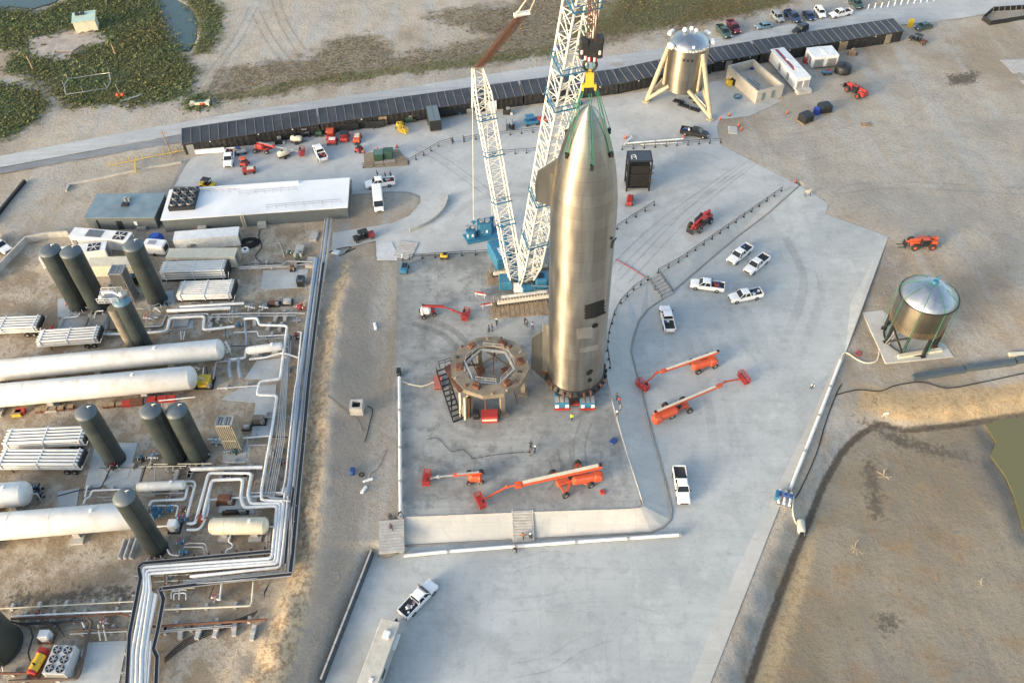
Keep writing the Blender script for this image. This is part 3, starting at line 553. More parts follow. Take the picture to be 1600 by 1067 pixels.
def cylpt(px, py, r=RR, h0=None):           # point on the hull seen at a pixel
    best = None
    ray = Vector((px-CX, py-CY, F)); w = Vector((ray.dot(_X), ray.dot(_Y), ray.dot(_Z))); ox, oy = -RB.x, -RB.y
    A = w.x**2+w.y**2; B = 2*(ox*w.x+oy*w.y); C = ox*ox+oy*oy-r*r; D = B*B-4*A*C
    t = (-B-math.sqrt(max(D, 0)))/(2*A); return Vector((w.x*t-RB.x, w.y*t-RB.y, HC+w.z*t-RB.z))
def patch(name, px, m, r=RR+.05, par=rk):
    px = [(p[0]+(q[0]-p[0])*f/5, p[1]+(q[1]-p[1])*f/5) for p, q in zip(px, list(px[1:])+[px[0]]) for f in range(5)]
    pts = [cylpt(a, b, r) for a, b in px]; mb = MB(); c = sum(pts, Vector())/len(pts); c = Vector((c.x, c.y, 0)).normalized()*r+Vector((0, 0, c.z))
    A = [(math.atan2(p.y, p.x), p.z) for p in pts]; a0 = sum(a for a, _ in A)/len(A); z0 = sum(b for _, b in A)/len(A); n = 4; vs = []; fs = []; m_ = len(A)
    for k in range(n+1):
        f = k/n
        for a, zz in A: aa = a0+(a-a0)*f; vs.append((r*math.cos(aa), r*math.sin(aa), z0+(zz-z0)*f))
    for k in range(n):
        for i in range(m_): fs.append((k*m_+i, k*m_+(i+1) % m_, (k+1)*m_+(i+1) % m_, (k+1)*m_+i))
    return mb.add(vs, fs).build(name, m, par)
e = [(912.5+(3.2 if i % 2 else 0), 478.5+i*2.3) for i in range(10)]
o = patch('heat_tile_patch', e+[(930,496.5),(944,490.5)]+[(945.8-(2.4 if i % 2 else 0), 488-i*2.5) for i in range(9)]+[(930,473)], tile); o['label'] = 'large black tile patch with jagged left edge'
for pp in ([(925,509),(929,505),(934,505),(935,508),(933,511),(928,513),(925,512)], [(917,581),(922,577),(927,578),(925,583),(919,587),(916,585)], [(918,594),(922,590),(925,592),(924,596),(919,597)]): patch('heat_tile_patch', pp, tile)
steelb = metalmat('stainless_polished', (.6, .57, .51), .4)
for pp in ([(905,545),(935,538),(935,546),(905,552)], [(900,514),(926,510),(926,528),(902,530)]): patch('polished_panel', pp, steelb, RR+.03)
# flaps : plate in the plane through the axis; directions measured from the picture
def flapplate(name, pxs, adir, m, thick=.35, label=None):
    A = RB; d = Vector((math.cos(adir), math.sin(adir), 0)); pts = []
    for px, py in pxs: pts.append(VP(px, py, A, A+d)-RB)
    nn = Vector((-d.y, d.x, 0))*thick/2; k = len(pts); vs = [p-nn for p in pts]+[p+nn for p in pts]
    o = MB().add(vs, [tuple(range(k)), tuple(range(2*k-1, k-1, -1))]+[(i, (i+1) % k, k+(i+1) % k, k+i) for i in range(k)]).build(name, m, rk)
    if label: o['label'] = label
    return o
LA = PI-.1
flapplate('forward_flap', [(900,231),(884,240),(840,268),(836,288),(837,314),(861,320),(873,318),(882,266)], LA, steeld)
flapplate('aft_flap', [(870,500),(861,508),(831,527),(830,574),(856,597),(866,598)], LA, steeld)
bb = MB(); a = VP(861, 503, RB, RB+Vector((math.cos(LA), math.sin(LA), 0)))-RB; q = VP(859, 598, RB, RB+Vector((math.cos(LA), math.sin(LA), 0)))-RB
d_ = Vector((math.cos(LA), math.sin(LA), 0)); bb.prism([( (d_*x+Vector((-d_.y, d_.x, 0))*y).x, (d_*x+Vector((-d_.y, d_.x, 0))*y).y) for x, y in ((RR-.9, -1.9), (RR+.5, -1.1), (RR+.95, -.2), (RR+.8, .45), (RR-.6, 1.0))], .05, a.z)
bb.build('flap_fairing', metalmat('stainless_fairing', (.62, .6, .55), .4), rk)
bb = MB(); zc = VP(884, 250, RB, RB+d_).z-RB.z; z2 = VP(870, 322, RB, RB+d_).z-RB.z
bb.prism([((d_*x+Vector((-d_.y, d_.x, 0))*y).x, (d_*x+Vector((-d_.y, d_.x, 0))*y).y) for x, y in ((RR-1.4, -.6), (RR+.25, -.3), (RR+.35, .1), (RR-1.2, .6))], z2, z2+5.5).build('flap_fairing', steeld, rk)
RA = .95
def rflap(h0, h1, reach, t=.35):
    d = Vector((math.cos(RA), math.sin(RA), 0)); r0 = lambda h: RR*(max(0, 1-max(0, (h-BL)/NL)**2))**.65 if h > BL else RR
    pts = [d*(r0(h0)-.2)+Vector((0, 0, h0)), d*(RR+reach)+Vector((0, 0, h0+.8)), d*(RR+reach*.95)+Vector((0, 0, h0+(h1-h0)*.55)), d*(r0(h1)-.1)+Vector((0, 0, h1))]
    nn = Vector((-d.y, d.x, 0))*t/2; k = len(pts); return MB().add([p-nn for p in pts]+[p+nn for p in pts], [tuple(range(k)), tuple(range(2*k-1, k-1, -1))]+[(i, (i+1) % k, k+(i+1) % k, k+i) for i in range(k)])
rflap(z2, zc+1.5, 1.6).build('forward_flap', steeld, rk); rflap(.6, 9.5, 1.5).build('aft_flap', steeld, rk)
for px, py in ((955,372),(944,488)):  # vents and ports
    p = cylpt(px, py, RR); MB().cyl(p*1.0, p+Vector((p.x, p.y, 0)).normalized()*.18, .22, n=10).build('vent_port', darkm, rk)
p = cylpt(958, 380, RR+.1); MB().tube([cylpt(963, 372, RR+.12), cylpt(958, 378, RR+.15), cylpt(956, 388, RR+.12)], .1, 6).build('umbilical_plate', darkm, rk)
# ---- stand under the skirt and self propelled transporters
st = T('transport_stand', 'dark ring stand with clamps holding the skirt of the rocket', 'stand', (RB.x, RB.y, 0))
MB().lathe([(4.1, 1.9), (5.0, 1.9), (5.0, 2.35), (4.75, 2.4), (4.75, 2.98), (4.2, 2.98), (4.1, 1.9)], 48).build('support_ring', darkm, st)
for i in range(28):
    a = 2*PI*i/28; MB().box((4.95*math.cos(a), 4.95*math.sin(a), 2.62), (.5, .28, .75), 0, rz=a).build('clamp', rustm if i % 3 else darkm, st)
for px in (878, 918):
    f = at(px, 642); x = f.x; t = T('self_propelled_transporter', 'blue and red transporter power pack poking out '+('left' if px == 878 else 'right')+' of the skirt stand', 'transporter', (x, f.y, 0), 0, 'transporters under the rocket')
    MB().box((0, 8.8, 1.25), (2.4, 12.5, .7)).box((0, 8.8, 1.72), (1.5, 9, .24)).build('platform_bed', redp, t)
    m2 = MB(); m2.rbox((0, 1.35, 1.25), (2.4, 2.7, 1.2), .12, 0)
    for j in (-.75, 0, .75): m2.box((j, .9, 1.9), (.6, 1.3, .12), 1); m2.cyl((j*.8, 2.2, 1.84), (j*.8, 2.2, 2.02), .28, n=12, mi=2)
    m2.build('power_pack', [bluep, lsteel, darkm], t)
    for s in (-.8, .8): MB().box((s, -.02, 1.2), (.55, .06, .75)).build('chevron_panel', white, t)
    MB().box((0, -.1, .62), (2.5, .3, .32)).build('bumper', redp, t)
    for yy in range(7):
        for s in (-.75, .75): MB().cyl((s-.28, 3.1+yy*1.7, .42), (s+.28, 3.1+yy*1.7, .42), .42, n=14).build('wheel', blackr, t)
f = at(898, 636); t = T('tow_beam', 'red drawbar lying between the two transporter power packs', 'beam', (f.x, f.y, 0)); MB().bar((-1.9, 0, .75), (1.9, 0, .75), .3).bar((-1.9, .5, .75), (1.9, .5, .75), .12).build('beam', redp, t)
for i in range(4): MB().bar((-1.5+i, 0, .8), (-1+i, .5, .8), .1).build('brace', redp, t)
# ================= crane =================
def lattice(mb, p0, p1, u, v, w0, d0, w1, d1, bays, rc=.14, rl=.07, mi=0, n=6, faces=(0, 1, 2, 3)):
    p0, p1 = Vector(p0), Vector(p1)
    def c(t):
        p = p0.lerp(p1, t); w = w0+(w1-w0)*t; d = d0+(d1-d0)*t; return [p-u*w/2-v*d/2, p+u*w/2-v*d/2, p+u*w/2+v*d/2, p-u*w/2+v*d/2]
    A, Bc = c(0), c(1)
    for i in range(4): mb.cyl(A[i], Bc[i], rc, n=n, mi=mi)
    for k in range(bays):
        a, b = c(k/bays), c((k+1)/bays)
        for i in faces:
            j = (i+1) % 4
            if k % 2: mb.cyl(a[i], b[j], rl, n=5, mi=mi, caps=False)
            else: mb.cyl(a[j], b[i], rl, n=5, mi=mi, caps=False)
            mb.cyl(b[i], b[j], rl*.85, n=5, mi=mi, caps=False)
    return mb
FT = G(822, 441, 2.6); RA0 = Vector((RB.x, RB.y, 0)); B1 = VP(909, 0, FT, RB); bd = (B1-FT).normalized(); TIP = FT+bd*((RA0-Vector((FT.x, FT.y, 0))).length/Vector((bd.x, bd.y, 0)).length)
hu = Vector((bd.y, -bd.x, 0)).normalized(); hv = bd.cross(hu).normalized(); CB = Vector((FT.x, FT.y, 0))
cr = T('crawler_crane', 'huge white and blue lattice boom crawler crane lifting the rocket', 'crane', CB)
def L_(p): return Vector(p)-CB
BLn = (TIP-FT).length; nsec = 7; s0 = 7.0
lattice(MB(), L_(FT), L_(FT+bd*s0), hu, hv, 2.2, .7, 3.0, 3.2, 4, .17, .09).build('boom_foot', boomw, cr)
sl_ = (BLn-s0)/nsec
for i in range(nsec): lattice(MB(), L_(FT+bd*(s0+i*sl_)), L_(FT+bd*(s0+(i+1)*sl_-.05)), hu, hv, 3.0, 3.2, 3.0, 3.2, 5, .17, .085).build('boom_section', boomw, cr)
for py, dd in ((0, 1.2), (104, 1.1), (165, .9), (325, .6), (395, .4)):
    q = VP(838+(440-py)*.162, py, FT, RB); t_ = (q-FT).dot(bd); c_ = L_(FT+bd*t_); mb = MB(); w, d = 3.45, 3.65
    K = [c_-hu*w/2-hv*d/2, c_+hu*w/2-hv*d/2, c_+hu*w/2+hv*d/2, c_-hu*w/2+hv*d/2]
    for k in range(4):
        mb.bar(K[k], K[(k+1) % 4], .16); mb.bar(K[k]+bd*.9, K[(k+1) % 4]+bd*.9, .09)
        for s in range(5): p_ = K[k].lerp(K[(k+1) % 4], s/4); mb.bar(p_, p_+bd*.9, .07)
    mb.build('access_collar', bluep, cr)
tc_ = at(757, 366, 0); best = min((abs(G(747, 108, z*.1).y-tc_.y), z*.1) for z in range(150, 600)); DH = G(747, 108, best[1])
DF = G(806, 440, 2.4); dd = (DH-DF).normalized(); du = Vector((dd.y, -dd.x, 0)).normalized(); dv = dd.cross(du).normalized(); DL = (DH-DF).length
lattice(MB(), L_(DF), L_(DF+dd*5), du, dv, 2.0, .6, 2.6, 2.2, 4, .14, .07).build('mast_foot', boomw, cr)
for i in range(3): lattice(MB(), L_(DF+dd*(5+i*(DL-9)/3)), L_(DF+dd*(5+(i+1)*(DL-9)/3-.05)), du, dv, 2.6, 2.2, 2.6, 2.2, 6, .14, .07).build('mast_section', boomw, cr)
lattice(MB(), L_(DF+dd*(DL-4)), L_(DH), du, dv, 2.6, 2.2, 1.5, .9, 3, .14, .07).build('mast_head', boomw, cr)
for py in (187, 243, 315, 350):
    t_ = DL*(441-py)/(441-108)*1.0; q = VP(747+(py-108)*.178, py, DF, DH); t_ = (q-DF).dot(dd); c_ = L_(DF+dd*t_); mb = MB(); w, d = 3.0, 2.6
    K = [c_-du*w/2-dv*d/2, c_+du*w/2-dv*d/2, c_+du*w/2+dv*d/2, c_-du*w/2+dv*d/2]
    for k in range(4): mb.bar(K[k], K[(k+1) % 4], .16); mb.bar(K[k]+dd*.8, K[(k+1) % 4]+dd*.8, .09)
    mb.build('access_collar', bluep, cr)
MB().cyl(L_(DH)-du*1.1, L_(DH)+du*1.1, .32, n=12).build('head_sheave', cream, cr)
ST = VP(816, 22, DH, TIP); su = Vector((0, 0, 1)).cross((ST-DH)).normalized(); sd_ = (ST-DH).normalized(); sv_ = sd_.cross(su)
mb = MB()
for i in range(9): o_ = su*((i-4)*.21); mb.cyl(L_(DH+o_+Vector((0, 0, .3))), L_(ST+o_), .04, n=5)
for i in range(9): o_ = su*((i-4)*.21)-sv_*.35; mb.cyl(L_(DH+o_+Vector((0, 0, .3))), L_(ST+o_*.9), .035, n=5)
mb.build('luffing_rope', rustm, cr)
MB().cyl(L_(ST)-su*1.15, L_(ST)+su*1.15, .34, n=12).box(L_(ST)+sd_*.3, (1.9, .6, .3)).build('pulley_bridle', boomw, cr)
TB = TIP-hv*1.4+bd*1.5
for s in (-1, 1): MB().cyl(L_(ST)+su*s*1.0, L_(TB)+hu*s*1.2, .1, n=6).build('pendant_bar', cream, cr)
MB().box(L_(TIP)+bd*.8, (2.6, 2.6, 2.0)).cyl(L_(TIP)-hu*1.5+bd*1.2, L_(TIP)+hu*1.5+bd*1.2, 1.0, n=20).build('boom_head', boomw, cr)
# superstructure : points back from the rocket
bk = (CB-RA0).normalized(); sx = Vector((bk.y, -bk.x, 0)); rzb = math.atan2(bk.y, bk.x)
MB().cyl((0, 0, 1.2), (0, 0, 2.0), 2.0, n=28).build('slewing_ring', darkm, cr)
MB().rbox(tuple(bk*2.5+Vector((0, 0, 2.5))), (9, 2.6, 1.0), .12, rz=rzb).build('turntable_frame', bluep, cr)
hb = G(779, 397, 3.2)-CB
mb = MB(); mb.rbox((hb.x, hb.y, 3.2), (5.6, 2.6, 2.6), .15, rz=rzb); mb.build('engine_house', bluep, cr)
for i in range(5): p_ = hb+bk*(-1.2+i*.45); MB().box((p_.x+.35, p_.y-.5, 4.53), (.28, .8, .03), rz=rzb).build('house_lettering', white, cr)
for i in range(7): p_ = G(783+i*2.6, 384+i*5.5, 4.0)-CB; MB().box(tuple(p_), (.45, .35, .5), rz=rzb).build('winch_panel', lsteel, cr)
for a_, b_ in (((778,362,4.5),(806,440,2.6)), ((783,352,5.5),(812,440,2.6)), ((783,352,5.5),(796,400,4.2))): MB().bar(G(*a_)-CB, G(*b_)-CB, .42, .5).build('backstay_frame', bluep, cr)
cb = G(845, 438, 3.0)-CB
MB().rbox((cb.x, cb.y, 3.0), (2.6, 2.2, 2.3), .2, rz=rzb-.2).build('operator_cab', bluep, cr)
MB().box((cb.x+.3, cb.y-1.1, 3.15), (1.9, .1, 1.2), rz=.1).box((cb.x, cb.y, 4.18), (1.3, 1.1, .06), rz=rzb-.2).build('cab_window', glass, cr)
mb = MB(); q = [cb+Vector((x, y, 4.25-cb.z+ (0))) for x, y in ((-1.7, -1.5), (1.8, -1.9), (2.1, 1.2), (-1.2, 1.5))]
for i in range(4): mb.bar(Vector((q[i].x, q[i].y, 2.2)), Vector((q[(i+1) % 4].x, q[(i+1) % 4].y, 2.2)), .09); mb.bar(Vector((q[i].x, q[i].y, 3.2)), Vector((q[(i+1) % 4].x, q[(i+1) % 4].y, 3.2)), .08); mb.bar(Vector((q[i].x, q[i].y, 1.6)), Vector((q[i].x, q[i].y, 3.2)), .08)
mb.build('cab_railing', lsteel, cr)
MB().box(tuple(G(814, 452, 2.0)-CB), (2.6, 1.6, 1.8)).build('front_counterweight', white, cr)
MB().rbox(tuple(G(790, 440, 2.2)-CB), (2.4, 2.6, 1.8), .15).build('hydraulic_pack', bluep, cr)
MB().cyl((-1.2, 0, 2.9), (1.2, 0, 2.9), .9, n=18).build('hoist_drum', darkm, cr)
def track(a, b, w, lab):
    A, Bp = at(*a)-CB, at(*b)-CB; d = (Bp-A); L = d.length; c = (A+Bp)/2; c.z = 0; rz = math.atan2(d.y, d.x); M = Matrix.Rotation(rz, 3, 'Z'); mb = MB()
    n = 46; r = .75; pth = []
    for k in range(n):
        s = k/n*(2*L-4*r+2*PI*r)
        if s < L-2*r: pth.append((-L/2+r+s, 2*r, 0))
        elif s < L-2*r+PI*r: a_ = PI/2-(s-(L-2*r))/r; pth.append((L/2-r+r*math.cos(a_), r+r*math.sin(a_), a_-PI/2))
        elif s < 2*(L-2*r)+PI*r: pth.append((L/2-r-(s-(L-2*r)-PI*r), 0, PI))
        else: a_ = -PI/2-(s-2*(L-2*r)-PI*r)/r; pth.append((-L/2+r+r*math.cos(a_), r+r*math.sin(a_), a_-PI/2))
    for x, z_, al in pth: mb.box(c+M @ Vector((x, 0, z_+.42)), (.24, w, .14), M=M @ Matrix.Rotation(-al, 3, 'Y'))
    mb.build('track_shoe_belt', mat('track_steel', (.28,.25,.2), .6, metal=.4, dirt=.5), cr)
    MB().rbox(c+Vector((0, 0, 1.2)), (L-1.6, w*.55, 1.05), .12, rz=rz).box(c+M @ Vector((0, 0, 1.98)), (L*.72, w*.38, .3), rz=rz).build('track_frame', boomw, cr)
track((770,479), (868,466), 1.5, ''); track((764,434), (862,418), 1.5, '')
# load line, hook block and lifting gear
hz = up(RB, 82); AX = Vector((RB.x-.15, RB.y, 0)); mb = MB()
for i in range(12): a = 2*PI*i/12; mb.cyl((AX.x+.55*math.cos(a)-CB.x, AX.y+.32*math.sin(a)-CB.y, hz+1.2), (AX.x+.55*math.cos(a)-CB.x, AX.y+.32*math.sin(a)-CB.y, TIP.z), .035, n=5)
mb.build('hoist_rope', rustm, cr)
hk = T('hook_block', 'black hook block with red and white stripes hanging over the nose', 'hook block', (AX.x, AX.y, hz))
MB().rbox((0, 0, .5), (2.7, 1.2, 2.0), .25).rbox((.9, .1, 1.5), (1.0, 1.2, .9), .1).rbox((-.8, -.1, 1.4), (.9, 1.2, .8), .1).rbox((0, 0, -.6), (1.5, .8, .9), .15).build('sheave_housing', darkm, hk)
for i, (x, z_) in enumerate(((-.9, .3), (-.2, -.45), (.3, -.5), (.75, .2), (-.55, -.3))): MB().box((x*1.25, -.63, z_*1.2), (.22, .06, .5)).box((x*1.25+.18, -.63, z_*1.2), (.14, .06, .5), 1).build('warning_stripe', [white, redp], hk)
MB().tube([(.0+.75*math.sin(a), 0, -1.6+.75*math.cos(a)) for a in [i*2*PI/16 for i in range(16)]], .17, 8, closed=True).cyl((0, 0, -.9), (0, 0, -.4), .2).build('hook', darkm, hk)
hy = up(RB, 125); ly = T('lifting_yoke', 'yellow lifting yoke slung under the crane hook', 'lifting yoke', (AX.x, AX.y, hy))
MB().prism([(-.5, -.3), (.5, -.3), (.4, .3), (-.4, .3)], -.5, 1.0).box((0, 0, -.7), (1.7, .5, .35)).box((.75, 0, -1.0), (.25, .4, .7)).box((-.75, 0, -1.0), (.25, .4, .7)).box((0, 0, 1.15), (.4, .3, .4)).build('spreader_frame', yellowp, ly)
for s in (-1, 1): MB().bar((s*.35, 0, 1.3), (s*.3, 0, 2.6), .16, .1).build('top_sling', greens, ly)
mb = MB(); pa = [(897, 216), (925, 224), (951, 217), (893, 205), (953, 200)]
for k, (px, py) in enumerate(pa):
    h = up(RB, py)-RB.z; t = max(0, (h-1.0-BL)/NL); 
    a = {0: -2.55, 1: -1.5, 2: -.55, 3: 2.6, 4: .35}[k]; r_ = RR*(1-(t*.98)**2)**.65; c_ = Vector((r_*math.cos(a), r_*math.sin(a), 0)); zz = RB.z+BL+NL*t-hy; 
    for s in (-.14, .14):
        mo = MB(); e0 = Vector((math.cos(a)*1.0+s, math.sin(a)*1.0, -1.2)); e1 = Vector((RB.x-AX.x+c_.x*1.05+s*1.6, c_.y*1.05, zz)); mo.bar(e0, e1, .09, .06).build('sling', greens, ly)
    MB().box(e1-Vector((s, 0, .2)), (.4, .4, .7)).build('shackle', darkm, ly)
# tray with hanging ballast
tz = T('ballast_tray', 'blue suspended ballast tray with stacked blue weights behind the crane', 'ballast tray', at(757, 366))
ctr = at(757, 366); cs = [G(723, 368, .3), G(731, 381, .3), G(792, 369, .3), G(781, 353, .3)]
MB().prism([(p.x-ctr.x, p.y-ctr.y) for p in cs], .1, .55).build('tray_deck', bluep, tz)
for px, py, w, d, hh in ((736, 368, 1.9, 2.3, 2.0), (758, 362, 2.9, 2.2, 2.6)):
    p_ = G(px, py, .6)-ctr
    for i in range(int(hh/.42)): MB().rbox((p_.x, p_.y, .76+i*.43), (w, d, .4), .35, inset=.04, rz=.15).build('weight_slab', bluep, tz)
    MB().cyl((p_.x-.5, p_.y, .76+hh-.1), (p_.x-.5, p_.y, .76+hh+.2), .5, n=16).cyl((p_.x+.6, p_.y, .76+hh-.1), (p_.x+.6, p_.y, .76+hh+.2), .5, n=16).build('lifting_eye', lsteel, tz)
    for xx in (-.5, .4): MB().box((p_.x+xx, p_.y-d/2-.02+xx*.08, 1.5), (.4, .05, .6), rz=.15).build('warning_stripe', white, tz)
for px, py in ((741, 352), (770, 345)):
    p_ = G(px, py+10, .6)-ctr; MB().bar((p_.x, p_.y, .5), (p_.x, p_.y, 3.4), .35).bar((p_.x-.5, p_.y, 3.0), (p_.x+.5, p_.y, 3.0), .25).build('hanger_post', bluep, tz)
    e1 = Vector((p_.x+ctr.x, p_.y+ctr.y, 3.4)); s = -1 if px < 750 else 1; e0 = DH+du*s*1.0 if (du.x*s > 0) == (s > 0) else DH-du*s*1.0
    m_ = e0.lerp(e1, .22); MB().cyl(L_(e0), L_(m_), .2, n=8).build('pendant_bar', boomw, cr); MB().cyl(L_(m_), L_(e1), .07, n=6).build('pendant_cable', boomw, cr)
# timber mats
def mats(a, b, dep, n, lab, z=.02):
    A, B_ = at(*a), at(*b); d = B_-A; L = d.length; rz = math.atan2(d.y, d.x); nn = Vector((-d.y, d.x, 0)).normalized()
    for i in range(n):
        p_ = A+d*((i+.5)/n)+nn*dep/2; o = MB().box((0, 0, .17), (L/n-.06, dep, .3)).build('timber_mat', woodm, loc=(p_.x, p_.y, z)); o.rotation_euler = (0, 0, rz+random.uniform(-.015, .015)); tag(o, lab, 'crane mat', 'mats under the '+('front' if 'front' in lab else 'rear')+' crane track')
mats((768,498), (858,491), 3.6, 12, 'brown timber crane mat under the front crawler track of the crane'); mats((763,446), (852,436), 3.0, 9, 'brown timber crane mat under the rear crawler track of the crane')
for px, py, a in ((751,463,-.3),(761,480,.2)):
    p_ = at(px, py); o = T('barricade', 'red and white striped barricade left of the '+('front' if py > 470 else 'rear')+' crane mats', 'barricade', p_, a, 'barricades beside the crane')
    MB().bar((-1.1, 0, .9), (1.1, 0, .9), .08, .3).bar((-1.1, 0, .5), (1.1, 0, .5), .08, .25, 1).build('board', [redp, white], o)
    for s in (-.8, .8): MB().bar((s, -.35, 0), (s, 0, 1.0), .07).bar((s, .35, 0), (s, 0, 1.0), .07).build('foot', white, o)
# ================= launch mount =================
LMH = up(at(793, 652), 613); LC = G(765, 570, LMH); LC = Vector((LC.x, LC.y, 0)); a0 = math.atan2(*( (G(787, 614, LMH)-LC).yx ))
lm = T('launch_mount', 'tan octagonal steel launch ring on six legs beside the rocket', 'launch mount', LC)
RO, RI = 6.35, 4.25
def ngon(r, n, a): return [(r*math.cos(a+2*PI*i/n), r*math.sin(a+2*PI*i/n)) for i in range(n)]
for k in range(16):
    a = a0+k*PI/8+.1; rr = RO-.35-(k%3)*.5; MB().rbox((rr*math.cos(a), rr*math.sin(a), LMH+.14), (.3+.2*(k%3), .25+.15*(k%2), .28), .05, rz=a).build('deck_fitting', [lsteel, rustm, darkm, woodm][k%4], lm)
for k in range(6):
    a = a0+k*PI/3+PI/6; q_ = Vector((RI*math.cos(a), RI*math.sin(a), LMH-.6)); MB().bar(q_*1.0, Vector((q_.x*.55, q_.y*.55, 1.2)), .16).bar(q_, Vector((q_.x*1.3, q_.y*1.3, .8)), .14).build('inner_strut', rustm, lm)
for k in range(4): MB().tube([(-6.2+.2*k, -1.5-.6*k, LMH-.2), (-6.6+.1*k, -2.0-.7*k, LMH-2), (-6.3, -2.4-.8*k, .1)], .07, 5).build('hose_drop', darkm, lm)
n = 12; mb = MB(); o_ = ngon(RO, n, a0); i_ = ngon(RI, n, a0)
for z0, z1, ro, ri in ((LMH-.9, LMH, 1, 1),):
    vs = [(x, y, z1) for x, y in o_]+[(x, y, z1) for x, y in i_]+[(x, y, z0) for x, y in o_]+[(x, y, z0) for x, y in i_]
    fs = [(k, (k+1) % n, n+(k+1) % n, n+k) for k in range(n)]+[(2*n+k, 2*n+(k+1) % n, (k+1) % n, k) for k in range(n)]+[(n+k, n+(k+1) % n, 3*n+(k+1) % n, 3*n+k) for k in range(n)]+[(3*n+k, 3*n+(k+1) % n, 2*n+(k+1) % n, 2*n+k) for k in range(n)]
    mb.add(vs, fs)
mb.build('ring_deck', tanm, lm)
for k in range(6):
    a = a0+k*PI/3; c, s = math.cos(a), math.sin(a); r = RO-1.0
    MB().box((r*c, r*s, (LMH-.9)/2+.2), (.7, .65, LMH-1.3), rz=a, tp=(1.15, 1.15)).box((r*c, r*s, .25), (1.5, 1.5, .5), rz=a).build('leg', tanm, lm)
    a2 = a+PI/3; p_, q_ = Vector((r*c, r*s, 0)), Vector((r*math.cos(a2), r*math.sin(a2), 0)); dl = (q_-p_)
    if k not in (0, 5): MB().bar(p_+dl*.08+Vector((0, 0, 1.0)), q_-dl*.08+Vector((0, 0, LMH-1.2)), .28).bar(q_-dl*.08+Vector((0, 0, 1.0)), p_+dl*.08+Vector((0, 0, LMH-1.2)), .24).build('cross_brace', tanm, lm)
    rr = RI+.65; MB().rbox((rr*math.cos(a+.25), rr*math.sin(a+.25), LMH+.25), (1.0, 1.3, .5), .1, rz=a+.25).box((rr*math.cos(a+.25)-.35*math.cos(a+.25), rr*math.sin(a+.25)-.35*math.sin(a+.25), LMH+.55), (.4, .8, .25), rz=a+.25).build('hold_down_clamp', rustm, lm)
    A_, B_ = Vector((3.95*math.cos(a+.1), 3.95*math.sin(a+.1), LMH)), Vector((3.95*math.cos(a+PI/3-.1), 3.95*math.sin(a+PI/3-.1), LMH)); mb = MB()
    for h in (.5, 1.05): mb.bar(A_+Vector((0, 0, h)), B_+Vector((0, 0, h)), .07)
    for f_ in (0, .5, 1): q2 = A_.lerp(B_, f_); mb.bar(q2, q2+Vector((0, 0, 1.05)), .06)
    mb.build('guard_rail', grayp, lm)
    A2, B2 = Vector((4.0*math.cos(a), 4.0*math.sin(a), LMH-.5)), Vector((4.0*math.cos(a+PI/3), 4.0*math.sin(a+PI/3), LMH-.5)); MB().bar(A2, B2, .3, .4).build('inner_beam', grayp, lm)
for px, py in ((751,578),(789,580)): p_ = G(px, py, 1.4)-LC; MB().rbox((p_.x, p_.y, 1.5), (1.2, 1.0, .9), .1, rz=.4).bar((p_.x, p_.y, 0), (p_.x, p_.y, 1.2), .4).build('lower_clamp', rustm, lm)
q = [G(a, b, LMH-.15)-LC for a, b in ((693,575),(703,568),(726,608),(717,613))]; MB().prism([(p.x, p.y) for p in q], LMH-.3, LMH-.12).build('stair_landing', rustm, lm)
A_, B_ = G(689, 578, LMH-.3)-LC, G(715, 657, 0)-LC; A_.z = LMH-.3; B_.z = .05; mb = MB(); d = B_-A_; nn = Vector((-d.y, d.x, 0)).normalized()*.75
for s in (-1, 1): mb.bar(A_+nn*s, B_+nn*s, .12, .32); mb.bar(A_+nn*s+Vector((0, 0, 1)), B_+nn*s+Vector((0, 0, 1)), .08)
for i in range(11): p_ = A_.lerp(B_, i/10); mb.bar(p_+nn, p_-nn, .3, .05); [mb.bar(p_+nn*s, p_+nn*s+Vector((0, 0, 1)), .06) for s in (-1, 1) if i % 2 == 0]
mb.build('stairs', darkm, lm)
mb = MB(); q = [G(a, b, LMH)-LC for a, b in ((705,566),(686,572),(688,580))]
for i in range(2):
    for h in (.5, 1.1): mb.bar(q[i]+Vector((0, 0, h)), q[i+1]+Vector((0, 0, h)), .08)
for p_ in q+[(q[0]+q[1])/2]: mb.bar(p_, p_+Vector((0, 0, 1.1)), .07)
mb.build('landing_rail', darkm, lm)
for (px, py, h, m_, r_) in ((720,650,5.5,cream,.22),(727,655,5.0,cream,.2),(733,652,4.6,rustm,.25),(737,648,4.8,tanm,.3)): p_ = at(px, py)-LC; MB().cyl((p_.x, p_.y, 0), (p_.x+.2, p_.y+.4, h), r_, n=10).build('stand_pipe', m_, lm)
MB().tube([G(*p)-LC for p in ((724,650,.3),(722,622,3.8),(735,617,4.3),(790,614,4.8))], .09, 6).build('hydraulic_line', cream, lm)
